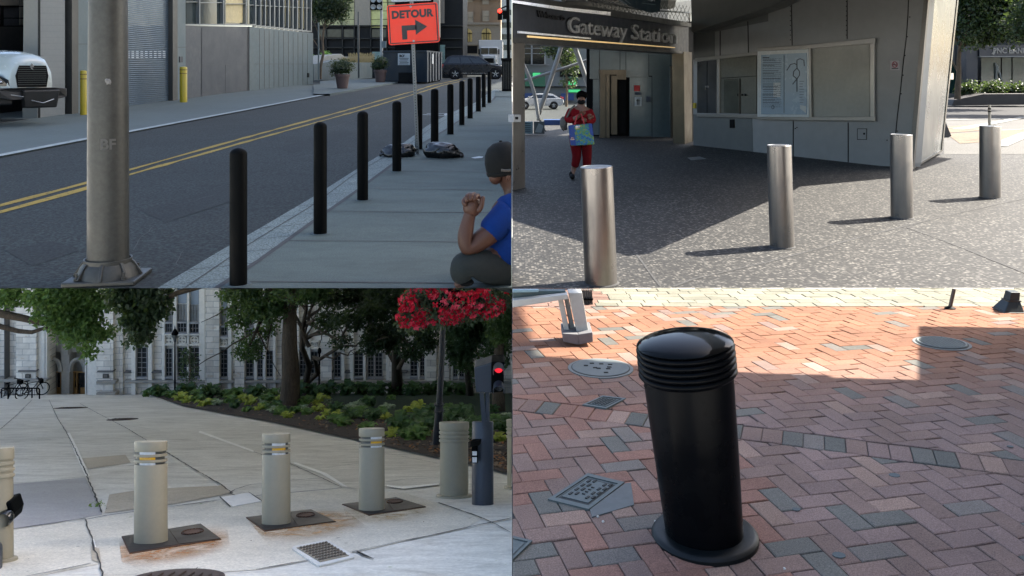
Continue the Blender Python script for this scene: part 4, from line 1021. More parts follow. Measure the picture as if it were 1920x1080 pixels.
# stainless bollards
for i, (px, py, top, wd, tx, lab) in enumerate(((1127, 534, 312, 61, 1117, 'nearest brushed steel bollard, cut by the picture edge below'), (1466.5, 463, 272, 44.5, 1461, 'second steel bollard, in front of the grey station wall'),
        (1691, 408.5, 252, 39, 1690, 'third steel bollard, in front of the sunlit corner panel'), (1856.5, 371, 236, 36, 1856.5, 'farthest steel bollard, with the thin white post behind it'))):
    b = g(px, py, zUR)
    if i == 0: b = V((0.76, 7.24, 0))
    H = (py-top)/F*b.y if i else CZ-(312-HY)/F*b.y; r = wd/2/F*b.y
    if i == 0:
        t = pr = thing('steel_bollard', lab, 'bollard', b, 'stainless steel bollards on the plaza'); R0 = r; H0 = H
        m = MB(); m.lathe([(r, -.02), (r, H-.004), (r-.004, H)], n=56); obj('tube', m, M_ss, t, 40, local=True)
        m = MB(); m.lathe([(r-.004, H), (r-.010, H+.001), (r-.012, H-.002), (0, H+.004)], n=56); obj('cap', m, brushed('steel cap', (.30, .31, .32), .3, .8, False), t, 30, local=True)
        m = MB(); m.lathe([(r, .012), (r+.012, .006), (r+.016, .001)], n=40); obj('sealant_ring', m, M_joint, t, local=True)
    else: t = copy_tree(pr); t.location = b; t['label'] = lab; t.scale = (r/R0, r/R0, H/H0)
    t.rotation_euler = (0, math.atan2((tx-px), (py-top)), R.uniform(-.5, .5)) if i else (.0, math.atan2(-9, 225), 0)
# station
stn = thing('station_building', 'grey metal clad station building with a wide sign beam over its entrance', 'building', g(1500, 300, zUR))
m = MB(); slab(m, [(1300, -90), (1742, -90), (1733, 0), (1708, 306), (1706, 314), (1590, 308), (1480, 297), (1300, 274)], PWt, 0, .3)
wl = obj('wall', m, M_wallp, stn)
m = MB(); slab(m, [(1300, 274), (1480, 297), (1706, 314), (1706, 322), (1300, 290)], PWt, -.35, .4); slab(m, [(1711, 310), (1768, 280), (1768, 300), (1711, 325)], PE, -.3, .3); obj('base_recess', m, M_dark, stn)
m = MB(); slab(m, [(1294, -90), (1560, -90), (1484, -6), (1442, 14), (1296, 61)], PWt, .45, .5); obj('leaning_panel', m, M_wallp2, stn, bevel=.02)
m = MB(); slab(m, [(1300, 60), (1440, 16), (1440, 40), (1340, 60), (1340, 108), (1300, 112)], PWt, .006, .01); slab(m, [(1300, 214), (1345, 217), (1410, 221), (1412, 288), (1300, 272)], PWt, .006, .01); obj('dark_cladding', m, M_wallp2, wl)
m = MB()
for a_, b_, c_, d_ in ((1483, -40, 1485, 85), (1588, -40, 1588, 73), (1703, -40, 1703, 0), (1487, 226, 1487, 296), (1590, 230, 1590, 307), (1350, 58, 1350, 108), (1402, 40, 1403, 102)):
    slab(m, [(a_-.6, b_), (a_+.6, b_), (c_+.6, d_), (c_-.6, d_)], PWt, .009, .01)
cv = [(1703, 0), (1702, 30), (1699, 70), (1693, 120), (1688, 170), (1682, 220), (1678, 262), (1674, 312)]
for (a_, b_), (c_, d_) in zip(cv, cv[1:]): slab(m, [(a_-.6, b_), (a_+.6, b_), (c_+.6, d_), (c_-.6, d_)], PWt, .009, .01)
slab(m, [(1300, 61), (1440, 16.5), (1440, 14.5), (1300, 58.5)], PWt, .012, .01)
obj('panel_seam', m, M_dark, wl)
m = MB()
for x0, ys in ((1481, range(2, 82, 9)), (1586, range(2, 72, 9))):
    for y in ys: slab(m, rect(x0, x0+1.3, y, y+1.5), PWt, .012, .01)
for a_, b_ in ((1704.5, 31), (1700, 68), (1695.5, 103), (1692, 140), (1688.5, 175), (1681, 245), (1662, 262), (1490, 240), (1493, 238)): slab(m, rect(a_, a_+1.8, b_, b_+1.8), PWt, .012, .01)
obj('rivet', m, M_dark, wl)
m = MB(); slab(m, [(1733, 0), (1740, 0), (1742, -90), (1735, -90)], PWt, .012, .05); slab(m, [(1732, 0), (1740.5, 0), (1711.5, 317), (1703, 314)], PWt, .012, .05); obj('corner_trim', m, mat('corner trim', (.15, .14, .125), .4, .5), stn)
# sunlit end
m = MB(); slab(m, [(1746, -90), (1804, -90), (1796, 0), (1766.5, 283), (1711.5, 316), (1740.5, 0)], PE, .0, .25); ep = obj('end_panel', m, mat('pale satin end panel', (.105, .112, .11), .28, .15, var=.10, scale=.7, bump=.02), stn)
m = MB(); slab(m, [(1802, -90), (1805, -90), (1797.5, 0), (1767.5, 283), (1765.5, 284), (1795, 0)], PE, .02, .3); slab(m, [(1711.5, 318), (1711.5, 314), (1766.5, 281), (1766.5, 284)], PE, .02, .1); obj('edge_trim', m, mat('edge steel', (.06, .06, .055), .35, .6), ep)
m = MB(); slab(m, rect(1782, 1788, 137, 149), PE, .02, .02); obj('small_notice', m, M_tan, ep) if False else obj('small_notice', m, mat('notice beige', (.2, .19, .17)), ep)
bp_ = g(1776, 258, zUR); m = MB(); q = [at(x, y, bp_.y) for x, y in ((1769, 262), (1784, 255), (1776, 236), (1771, 222))]; m.prism(q, (0, .3, 0)); obj('ground_brace', m, mat('dark brace', (.03, .032, .033), .5), stn)
# display cases on the wall
M_fr = mat('frame steel', (.22, .215, .20), .32, .8, var=.07, scale=1.2, bump=0, rv=.04)
dc = thing('display_case', 'long steel framed display case on the grey wall holding the map and notices', 'display case', PWt.hit(1475, 220))
def bar(pts, off=.05, th=.06, mi=0, name='frame', par=None, mt=None, bev=.006): m = MB(); slab(m, pts, PWt, off, th, mi); return obj(name, m, mt or M_fr, par or dc, bevel=bev)
bar([(1303, 115), (1420, 103), (1420, 97), (1303, 109)]); bar([(1420, 98), (1511, 92), (1511, 84), (1420, 90)], .07); bar([(1511, 92), (1640, 81), (1640, 71), (1511, 84)], .08)
bar([(1306, 219), (1420, 222), (1420, 214), (1306, 212)]); bar([(1420, 224), (1514, 226), (1514, 219), (1420, 215)], .07); bar([(1514, 226), (1640, 227), (1640, 218.5), (1514, 219)], .08)
bar([(1631, 221), (1639, 221), (1639, 76), (1631, 78)], .07); bar([(1514, 221), (1521, 221), (1519, 90), (1514, 91)], .09); bar([(1343.5, 215), (1348.5, 215), (1348.5, 110), (1343.5, 111)])
bar([(1522, 219), (1630.5, 219), (1630.5, 81), (1520, 91)], .03, .03, name='blank_panel', mt=mat('greige panel', (.205, .205, .182), .45, .3, var=.12, scale=1.5))
bar([(1307, 213), (1343, 214), (1343, 112), (1307, 116)], .025, .02, name='glass_door', mt=glassy('smoky glass', (.025, .028, .03)))
m = MB(); slab(m, rect(1325, 1325.9, 116, 213), PWt, .03, .01); slab(m, rect(1322, 1328, 161, 164), PWt, .035, .01, 1); slab(m, [(1322, 168), (1323, 168), (1325, 161), (1324, 161)], PWt, .035, .01, 1); obj('door_gap', m, [M_dark, M_chrome], dc)
bar([(1349, 214), (1418, 218), (1418, 104), (1349, 110)], .02, .02, name='metal_door', mt=mat('olive steel', (.085, .085, .07), .4, .5, var=.2, scale=2))
bar([(1357, 211), (1386, 213), (1386, 148), (1357, 149)], .03, .02, name='glass_pane', mt=glassy('tinted glass', (.05, .055, .045), .15))
m = MB(); slab(m, [(1352, 146), (1418, 142), (1418, 143), (1352, 147)], PWt, .028, .01); slab(m, rect(1386.6, 1387.6, 147, 214), PWt, .035, .01)
for x in (1382, 1390, 1396): slab(m, rect(x, x+2, 176, 180), PWt, .045, .01)
obj('door_gap', m, M_dark, dc)
mp = bar([(1420, 219), (1516, 220), (1516, 92), (1420, 96)], .10, .05, name='map_frame', mt=mat('white frame', (.36, .39, .395), .4))
m = MB(); slab(m, [(1427, 214), (1512, 215), (1512, 99), (1427, 103)], PWt, .115, .02); mb_ = obj('map_board', m, mat('pale blue board', (.19, .26, .32), .22, var=.05), mp)
m = MB()
rr = random.Random(8)
for k_ in range(17):
    y = 112+k_*5.0
    if k_ in (3, 8, 12): continue
    slab(m, rect(1430, 1430+rr.uniform(20, 33), y, y+1.1), PWt, .12, .004)
slab(m, rect(1430, 1442, 107, 109), PWt, .12, .004)
slab(m, rect(1469.5, 1470.3, 104, 212), PWt, .12, .004)
def ln(pts, w_=.7):
    for (a_, b_), (c_, d_) in zip(pts, pts[1:]):
        L = math.hypot(c_-a_, d_-b_); nx_, ny_ = -(d_-b_)/L*w_, (c_-a_)/L*w_
        slab(m, [(a_+nx_, b_+ny_), (c_+nx_, d_+ny_), (c_-nx_, d_-ny_), (a_-nx_, b_-ny_)], PWt, .121, .004)
for k_ in range(26):
    y = 110+k_*3.6; x = 1430
    while x < 1464 and k_ % 7 != 6:
        w_ = rr.uniform(1.5, 5); slab(m, rect(x, min(x+w_, 1465), y, y+.7), PWt, .1195, .003); x += w_+1.2
for k_ in range(9): slab(m, rect(1499, 1499+rr.uniform(4, 9), 152+k_*5, 152.8+k_*5), PWt, .1195, .003)
ln([(1475, 132), (1482, 121), (1490, 119), (1494, 122)]); ln([(1494, 128), (1494, 113), (1500, 110), (1507, 113), (1508, 124)])
ln([(1494, 128), (1488, 134), (1487, 142), (1494, 148), (1499, 141), (1499, 134), (1494, 128)]); ln([(1494, 148), (1486, 158)]); ln([(1494, 148), (1494, 172)])
m2 = m; obj('map_print', m2, mat('print navy', (.02, .03, .045), .6), mb_)
m = MB(); slab(m, rect(1450, 1463, 155, 182), PWt, .119, .003); slab(m, [(1500, 197), (1511, 199), (1511, 213), (1505, 207), (1500, 204)], PWt, .119, .003); obj('pale_sticker', m, mat('pale sticker', (.30, .33, .34), .4), mb_)
m = MB(); c_ = PWt.hit(1449, 201, .121); m.lathe([(.03, 0), (.042, .0), (.042, .004), (.03, .004)], n=20, M=Matrix.Translation(c_) @ PWt.n.to_track_quat('Z', 'Y').to_matrix().to_4x4()); obj('round_seal', m, _mc['print navy'], mb_)
# no smoking sign
m = MB(); slab(m, rect(1669, 1686.5, 113.5, 131.5), PWt, .012, .012); ns = solo('no_smoking_sign', m, mat('sign white', (.26, .25, .26), .5), 'small white no-smoking sign with a red ring on the grey wall', 'sign', PWt.hit(1678, 131))
m = MB(); qn = PWt.n.to_track_quat('Z', 'Y').to_matrix().to_4x4(); c_ = PWt.hit(1677.8, 121, .018)
m.lathe([(.046, 0), (.060, 0), (.060, .004), (.046, .004)], n=28, M=Matrix.Translation(c_) @ qn); slab(m, [(1673.7, 117.5), (1674.6, 116.6), (1682, 124.4), (1681.1, 125.3)], PWt, .02, .004); obj('red_ring', m, mat('ring maroon', (.20, .02, .04), .5), ns)
m = MB(); slab(m, rect(1673, 1681, 120.8, 122), PWt, .0165, .003); slab(m, [(1680, 119.5), (1681.5, 117.5), (1682, 117.8), (1680.8, 119.8)], PWt, .0165, .003); slab(m, rect(1672, 1684, 128, 129.2), PWt, .0165, .003); obj('cigarette', m, M_dark, ns)
m = MB(); slab(m, rect(1607, 1625, 241, 262), PWt, .008, .01); slab(m, rect(1608, 1624, 242, 261), PWt, .014, .01, 1); slab(m, rect(1618.5, 1621.5, 249, 252.5), PWt, .02, .01); obj('access_plate', m, [M_dark, M_wallp], wl)
m = MB(); slab(m, rect(1299, 1303.5, 193, 203), PWt, .04, .04); obj('yellow_tag', m, M_yel, wl)
m = MB(); slab(m, rect(1368, 1376, 224, 240), PWt, .03, .03); obj('wall_socket', m, M_dark, wl)

# entrance beam
def keepx(m): return clip(m, V((.004, 0, 0)), V((-1, 0, 0)))
PB = Plane(V((.02, 12.95, 0)), g(1293, 266, zUR))
M_beam = mat('bluish grey beam', (.022, .027, .037), .45, .2, var=.08, bump=.02); 
m = MB(); slab(m, [(960.6, 78), (1296, 102), (1296, 50), (960.6, 5)], PB, 0, .5); bm_ = obj('sign_beam', keepx(m), M_beam, stn, bevel=.01)
m = MB(); slab(m, [(960.6, 5.5), (1296, 50.5), (1296, 43), (960.6, -12)], PB, .12, .65); slab(m, [(960.6, 70), (1292, 97), (1292, 101), (960.6, 80)], PB, .04, .1); obj('beam_trim', keepx(m), mat('beam trim', (.05, .052, .052), .4, .5), stn, bevel=.005)
m = MB(); slab(m, [(960.6, 0), (1060, 14), (1145, 22.5), (1145, 29), (1060, 20), (960.6, 5)], PB, .16, .02); slab(m, [(972, 58), (1108, 71), (1108, 73.5), (972, 62)], PB, .03, .02); obj('polished_strip', keepx(m), mat('polished white strip', (.85, .87, .9), .3), bm_)  # white strips paint the sun glare streaks on the beam
m = MB(); slab(m, [(990, 66.5), (1266, 88.5), (1266, 90), (990, 70)], PB, .06, .02); obj('light_strip', m, emit('warm light strip', (.9, .62, .28), .10), stn)
M_let = mat('silver letter', (.34, .35, .36), .35, .4, bump=0)
p0, p1 = PB.hit(1064, 47.5, .05), PB.hit(1269, 70.5, .05)
tm = MB(); text_into(tm, 'Gateway Station', 1.0, (0, 0, 0), (1, 0, 0), (0, 1, 0), .045, bold=.004, align='LEFT')
w0 = max(p.x for p in tm.v); L = (p1-p0).length; S = .40; uu = (p1-p0).normalized(); ww = V((0, 0, 1))
m = MB(); vv = []
for p in tm.v:
    t_ = p.x/w0; q = PB.hit(1064+205*t_, 47.5+23*t_, .05); vv.append(q+ww*(p.y*S*(1+.22*t_))+PB.n*p.z)
m.add(vv, tm.f); obj('station_lettering', m, M_let, bm_)
p0, p1 = PB.hit(1007, 26, .02), PB.hit(1058, 34, .02)
tm = MB(); text_into(tm, 'Welcome to', 1.0, (0, 0, 0), (1, 0, 0), (0, 1, 0), .03, bold=.01, align='LEFT')
w0 = max(p.x for p in tm.v); L = (p1-p0).length; m = MB(); m.add([p0+(p1-p0).normalized()*(p.x/w0*L)+ww*(p.y*.15)+PB.n*p.z for p in tm.v], tm.f); obj('welcome_lettering', m, mat('dull letter', (.012, .013, .016), .4, .3), bm_)
m = MB(); slab(m, [(962, 357), (985, 355), (984, 78), (962, 80)], PB, .02, .3); pl_ = obj('entrance_post', keepx(m), M_ss, stn, bevel=.01)
m = MB(); slab(m, rect(963, 977, 215, 229), PB, .10, .09); slab(m, rect(967, 972, 219, 224), PB, .11, .02, 1); obj('card_reader', m, [mat('white plastic', (.30, .31, .31), .4), M_dark], pl_, bevel=.004)
m = MB(); slab(m, [(1284, 272), (1298, 275), (1297, 98), (1282, 97)], PB, .06, .3); obj('gold_post', m, brushed('bronzed steel', (.085, .07, .045), .4, .6), stn)
m = MB(); slab(m, [(1291, 280), (1308, 282), (1304, 40), (1291, 45)], PB, .0, .3); obj('dark_post', m, M_dark, stn)
# unseen canopy above, its outline shaped to cast the plaza shadow
def cz(x, y):
    z = 3.0
    for _ in range(30): z = CZ+.0855*(y+SUN.y/SUN.z*z)+.14
    k_ = z/SUN.z; return V((x+SUN.x*k_, y+SUN.y*k_, z))
sh = [g(x, y, zUR) for x, y in ((961, 401), (1215, 476.5), (1490, 356), (1500, 350), (1672, 334), (1712, 322))]
roof = [cz(p.x, p.y) for p in sh]+[V((12.5, 19, 3.7)), V((9.5, 25, 4.15)), V((.2, 26.5, 4.3)), ]  # outline of the unseen canopy, follows the plaza shadow
roof = [cz(-2.2, 12.6)]+roof
roof = [p for p in roof]
m = MB(); m.poly(roof[::-1]); m.poly([p+V((0, 0, .25)) for p in roof])
for a_, b_ in zip(roof, roof[1:]+roof[:1]): m.poly([a_, b_, b_+V((0, 0, .25)), a_+V((0, 0, .25))])
obj('canopy_roof', m, M_dark, stn)
# glazed lift lobby behind the beam
YL = 23.5
lob = thing('glazed_lobby', 'pale glass lobby with bronze doors inside the station entrance', 'building', at(1190, 258, YL))
M_gp = mat('frosted glass panel', (.085, .11, .115), .2, .1, var=.15, scale=.6, bump=.02); M_bz = brushed('bronze door steel', (.11, .09, .065), .35, .7)
m = MB()
for x0, x1, y0, y1 in ((1106, 1123.5, 90, 148), (1124.5, 1162, 91, 131), (1163, 1173, 92, 131), (1174, 1216, 93, 145), (1217, 1257.5, 94, 142), (1258.5, 1284, 95, 124), (1112, 1130, 149, 253), (1180.5, 1222, 144, 256), (1223, 1262, 141, 257)):
    fr(m, x0, x1, y0, y1, YL, .06)
gw = obj('glass_panel', m, M_gp, lob)
m = MB(); fr(m, 1100, 1296, 85, 262, YL+.6, .1); fr(m, 1158, 1173.5, 150, 250, YL-.02, .05); fr(m, 1262, 1284, 128, 264, YL-.02, .05); obj('dark_opening', m, M_dark, lob)
m = MB(); fr(m, 1124, 1174, 131, 140, YL-.15, .2); fr(m, 1125, 1136, 140, 260, YL-.1, .2); fr(m, 1137, 1143, 140, 258, YL-.2, .2); fr(m, 1146, 1157, 142, 252, YL-.1, .2); fr(m, 1258, 1282, 124, 128, YL-.2, .2); fr(m, 1259, 1265, 128, 262, YL-.15, .2); fr(m, 1270, 1273, 133, 260, YL-.15, .2)
fr(m, 1157, 1174, 140, 149, YL-.1, .1)
obj('door_frame', m, M_bz, lob)
m = MB(); fr(m, 1189, 1200, 160, 171, YL-.03, .01); obj('red_notice', m, mat('notice red', (.35, .02, .02)), lob)
m = MB(); fr(m, 1190, 1203, 173, 178, YL-.03, .01); fr(m, 1212.5, 1220, 181, 191, YL-.06, .05); obj('dark_notice', m, mat('notice navy', (.02, .03, .05)), lob)
m = MB(); fr(m, 1190, 1203, 182, 199, YL-.03, .01); obj('white_notice', m, _mc['notice white'], lob)
m = MB(); p_ = [at(1193.5, 187, YL-.04), at(1199.5, 187, YL-.04)]
for x in (1195, 1198): fr(m, x-.5, x+.5, 185, 197, YL-.045, .01)
fr(m, 1192.5, 1200.5, 188.5, 189.5, YL-.045, .01)
obj('notice_print', m, M_dark, lob)
# white pipe struts beyond
M_pipe = mat('white painted steel pipe', (.16, .165, .165), .4, var=.05); yp = 27.0
def arc(pts, r, lab, Y=yp):
    P = [at(x, y, Y) for x, y in pts]; Q = []
    for i in range(len(P)-1):
        p0, p1, p2, p3 = P[max(i-1, 0)], P[i], P[i+1], P[min(i+2, len(P)-1)]
        for k_ in range(6): t = k_/6; Q.append(.5*((2*p1)+(p2-p0)*t+(2*p0-5*p1+4*p2-p3)*t*t+(3*p1-p0-3*p2+p3)*t**3))
    Q.append(P[-1]); m = MB(); m.tube(Q, r, 12); return solo('pipe_strut', m, M_pipe, lab, 'strut', P[-1], 'white pipe struts behind the entrance', 180)
arc([(964, 60), (972, 100), (990, 140), (1003, 180), (1010, 226)], .06, 'curved white pipe strut at the left edge of the entrance'); arc([(1062, 50), (1050, 95), (1032, 150), (1010, 214)], .075, 'straight leaning white pipe strut meeting the curved one at its foot', yp+.3)
arc([(1070, 70), (1082, 100), (1096, 140), (1107, 175), (1110, 215)], .08, 'thick white curved pipe strut behind the woman', yp-.2); arc([(970, 155), (1045, 132), (1110, 110)], .05, 'thin sloping white pipe strut crossing the others', yp+.6)
# street seen through the entrance
YS = 100
sb_ = thing('shop_building', 'pale building with green and blue shopfronts seen through the entrance', 'building', at(1010, 200, YS))
m = MB(); fr(m, 961, 1130, -10, 206, YS, 3); obj('wall', m, mat('pale stucco', (.10, .11, .11), .8), sb_)
m = MB(); fr(m, 974, 1022, 60, 120, YS-.1, .05); obj('window', m, M_cglass, sb_)
m = MB()
for x in (974, 997, 1022): fr(m, x-1.5, x+1.5, 60, 122, YS-.3, .2)
for y in (80, 90, 100, 121): fr(m, 974, 1030, y, y+1, YS-.3, .2)
obj('window_frame', m, mat('white window frame', (.17, .18, .18)), sb_)
M_grn = emit('lit green sign', (.03, .30, .10), .35)
m = MB(); fr(m, 981, 1022, 136, 163, YS-.3, .2); fr(m, 1064, 1083, 144, 160, YS-.3, .2); obj('green_fascia', m, mat('green fascia', (.008, .085, .04), .5), sb_)
m = MB(); fr(m, 999, 1013, 136.5, 143, YS-.35, .04); fr(m, 1066, 1080, 150, 159, YS-.35, .04); fr(m, 1066, 1088, 168, 173, YS-.35, .04); obj('lit_sign', m, M_grn, sb_)
m = MB(); fr(m, 980, 1012, 175, 190, YS-.3, .2); fr(m, 1052, 1076, 175, 188, YS-.3, .2); fr(m, 1020, 1055, 225, 256, 29, .5); obj('blue_panel', m, mat('blue panel', (.008, .035, .13), .5), sb_)
m = MB(); fr(m, 961, 1100, 162, 164, YS-.4, .3); fr(m, 1050, 1095, 130, 144, YS-.2, .2); obj('awning', m, M_dark, sb_)
tree('plaza_tree', 'dark tree crown seen through the struts of the entrance', 'tree', at(1062, 200, 36), [(at(1056, 96, 36), .5, .5, .5), (at(1072, 120, 36), .35, .5, .45), (at(1034, 90, 36), .3, .4, .3), (at(1066, 150, 36), .3, .3, .2)], 700, .12, M_leafd, .06, 9, at(1062, 120, 36))
sed = [(-2.2, .45), (-2.3, .6), (-2.28, .9), (-1.9, 1.0), (1.1, .95), (2.1, .80), (2.3, .62), (2.3, .45), (2.1, .3), (-2.1, .3)]
car('white_sedan', 'white sedan parked in the street beyond the entrance', at(1010, 203.5, 80), math.pi+.05, sed, ([(-1.95, .97), (1.15, .94)], [(.35, 1.38), (-.2, 1.42), (-.9, 1.42), (-1.3, 1.36)]), 4.6, 1.8, 2.7, .33, mat('white car paint', (.20, .21, .22), .25, bump=0), glass_lines=((.1, .48), (.52, .92)))
for x0, x1, lab in ((977, 999, 'pale blue notice board standing at the left side of the entrance floor'), (1001, 1021, 'dark and white poster board standing beside the pale blue board')):
    Yn = 24.5; m = MB(); fr(m, x0, x1, 228, 251, Yn, .06); o = solo('notice_board', m, mat('light blue board', (.11, .18, .21), .4) if x0 < 990 else mat('poster board', (.04, .05, .055), .4), lab, 'notice board', at((x0+x1)/2, 252, Yn))
    m = MB()
    if x0 < 990:
        for k_ in range(5): fr(m, x0+2, x1-4, 231+k_*3.6, 232+k_*3.6, Yn-.01, .01)
    else: m.prism([at(x, y, Yn-.01) for x, y in ((1003, 248), (1015, 249), (1019, 236), (1010, 231), (1006, 240))], (0, .008, 0))
    obj('print', m, M_dark if x0 < 990 else mat('poster white', (.2, .22, .22)), o)
m = MB(); m.tube([at(1014, 226, 26.5), at(1020, 240, 26), at(1027, 256, 25.6)], .02, 6); m.tube([at(1012, 226, 26.5), at(1013, 256, 25.6)], .02, 6); solo('thin_stand', m, M_black, 'thin dark two-legged stand at the foot of the pipe struts', 'stand', at(1020, 256, 25.8))
m = MB(); m.add([at(960.5, 262, 1)]*0, []); 
# railing, mesh and banner above the beam
mr = thing('mesh_railing', 'wire mesh railing above the sign beam', 'railing', PB.hit(1230, 45))
m = MB()
for k_ in range(26):
    x = 1120+k_*7; 
    for dx in (-14, 14):
        a_, b_ = PB.hit(x, 44-(1296-x)*.115, -.1), PB.hit(x+dx, 12-(1296-x)*.08, -.1); m.tube([a_, b_], .006, 4)
obj('wire_mesh', m, M_frame, mr)
m = MB(); m.tube([PB.hit(1100, 0, -.1), PB.hit(1200, 18, -.1), PB.hit(1292, 24, -.1)], .02, 6); m.tube([PB.hit(1292, 24, -.1), PB.hit(1294, 46, -.1)], .02, 6); obj('rail', m, M_frame, mr)
m = MB(); p = [PB.hit(x, y, .35) for x, y in ((1132, -14), (1240, -10), (1237, 22), (1220, 24), (1182, 12))]; m.prism(p, (0, .04, 0)); bn_ = solo('banner', m, mat('dark teal banner', (.004, .014, .022), .5), 'dark teal banner hanging above the sign beam, its white lettering cut off', 'banner', p[0])
m = MB(); text_into(m, 'ool', .17, PB.hit(1218, -2, .36)+V((0, -.03, 0)), (1, 0, 0), (0, 0, 1), .004, bold=.004); slab(m, [(1204, 5), (1230, 8.2), (1230, 9.4), (1204, 6.2)], PB, .38, .01); slab(m, [(1150, -10), (1176, 8), (1173, 8), (1146, -10)], PB, .38, .01); slab(m, [(1160, -10), (1184, 8), (1182.5, 8), (1158, -10)], PB, .38, .01); obj('lettering', m, mat('banner print', (.10, .13, .15), .5), bn_)
m = MB(); slab(m, [(1040, -40), (1300, -40), (1300, 0), (1240, 8), (1180, 6), (1040, -2)], PB, -1.5, .2); slab(m, [(1253, 0), (1268, 0), (1264, 16), (1252, 17)], PB, -.3, .2); slab(m, [(1085, -20), (1180, -10), (1180, -4), (1085, -12)], PB, -.5, .1); obj('roof_truss', keepx(m), mat('pale truss', (.07, .08, .075), .6), stn)
m = MB(); slab(m, [(1060, 8), (1296, 42), (1296, 0), (1060, -30)], PB, -2.2, .1); obj('back_cladding', keepx(m), mat('back cladding', (.03, .034, .033), .6), stn)

# floor plate in the plaza shade and a curb slot by the first bollard
m = MB(); patch(m, [(1289, 296), (1312, 294), (1325, 298.5), (1296, 301)], zUR, .008, 0, .006); solo('floor_plate', m, mat('floor plate', (.10, .11, .11), .5), 'small pale square cover plate set in the shaded plaza', 'cover plate', g(1305, 297, zUR))

# woman in red
YW = 14.4
def wm(x, y, dy=0): return at(x, y, YW+dy)
wo = thing('person', 'woman in a red tracksuit and black face mask carrying a colourful shopping bag', 'person', wm(1085, 334))
M_sk2 = skmat('brown skin', (.13, .065, .042)); M_red = cloth('red fleece', (.13, .003, .006), 18); M_redd = cloth('dark red trousers', (.09, .002, .004), 18)
nodes = [(wm(1090, 250), .12), (wm(1088, 228), .115), (wm(1087, 207), .12), (wm(1089, 198), .05), (wm(1090, 189), .072), (wm(1090, 180), .078),
         (wm(1072, 208), .06), (wm(1066, 224, -.02), .05), (wm(1080, 222, -.16), .04), (wm(1089, 214, -.2), .032),
         (wm(1104, 209), .06), (wm(1111, 225, -.03), .05), (wm(1098, 226, -.19), .04), (wm(1090, 222, -.2), .03),
         (wm(1078, 262), .085), (wm(1082, 292, -.05), .06), (wm(1075, 318), .045), (wm(1072, 330, -.06), .035),
         (wm(1098, 262), .085), (wm(1101, 295, -.06), .06), (wm(1100, 322), .045), (wm(1100, 332, -.08), .035)]
edges = [(0, 1), (1, 2), (2, 3), (3, 4), (4, 5), (2, 6), (6, 7), (7, 8), (8, 9), (2, 10), (10, 11), (11, 12), (12, 13), (0, 14), (14, 15), (15, 16), (16, 17), (0, 18), (18, 19), (19, 20), (20, 21)]
vs, fs = skin(nodes, edges, 0)
m = MB(); m.add(vs, fs)
for hx, hy in ((1091, 213), (1106, 220)):
    m.ball(wm(hx, hy, -.22), .035, .025, .045)
    for q in range(4): m.tube([wm(hx-3+q*1.6, hy-1, -.235), wm(hx-3.4+q*1.8, hy-5, -.25), wm(hx-2.6+q*1.7, hy-7+abs(q-1.5), -.24)], [.011, .010, .008], 6)
    m.tube([wm(hx+4, hy+2, -.23), wm(hx+6, hy-1, -.25), wm(hx+6, hy-4, -.25)], [.012, .011, .009], 6)
m.ball(wm(1089.5, 186.5, -.075), .012, .02, .02)
obj('body', m, M_sk2, wo, 180)
for x in (1086.5, 1093): m = MB(); m.ball(wm(x, 183, -.072), .010, .006, .006); obj('eye', m, M_dark, wo, 60)
vs, fs = skin([(wm(1090, 250), .145), (wm(1088, 228), .15), (wm(1087, 208), .14), (wm(1088, 200), .085), (wm(1070, 209), .078), (wm(1063, 226, -.02), .075), (wm(1080, 223, -.14), .062), (wm(1105, 210), .078), (wm(1112, 227, -.03), .072), (wm(1100, 227, -.17), .06), (wm(1102, 221, -.2), .04)],
              [(0, 1), (1, 2), (2, 3), (2, 4), (4, 5), (5, 6), (2, 7), (7, 8), (8, 9), (9, 10)], 1)
m = MB(); m.add(vs, fs); obj('sweatshirt', m, M_red, wo, 180)
vs, fs = skin([(wm(1089, 250), .15), (wm(1078, 265), .11), (wm(1082, 292, -.05), .085), (wm(1077, 315), .07), (wm(1099, 265), .11), (wm(1101, 295, -.06), .085), (wm(1100, 320), .07)], [(0, 1), (1, 2), (2, 3), (0, 4), (4, 5), (5, 6)], 0)
m = MB(); m.add(vs, fs); obj('trousers', m, M_redd, wo, 180)
m = MB(); m.ball(wm(1090, 180, .02), .088, .095, .095); m.ball(wm(1096, 178, .08), .05, .06, .06); obj('hair', clip(m, wm(1090, 181, -.035), V((0, -1, -.25))), mat('dark hair', (.0012, .001, .001), .8, spec=.05), wo, 180)
m = MB(); m.ball(wm(1090, 191, -.035), .066, .06, .048); obj('face_mask', m, M_dark, wo, 180)
for x, y, dy in ((1073, 333, -.1), (1101, 335, -.12)):
    m = MB(); m.ball(wm(x, y-2, dy), .045, .12, .045); m.ball(wm(x-1, y-6, dy+.08), .045, .06, .06); obj('shoe', m, M_dark, wo, 180)
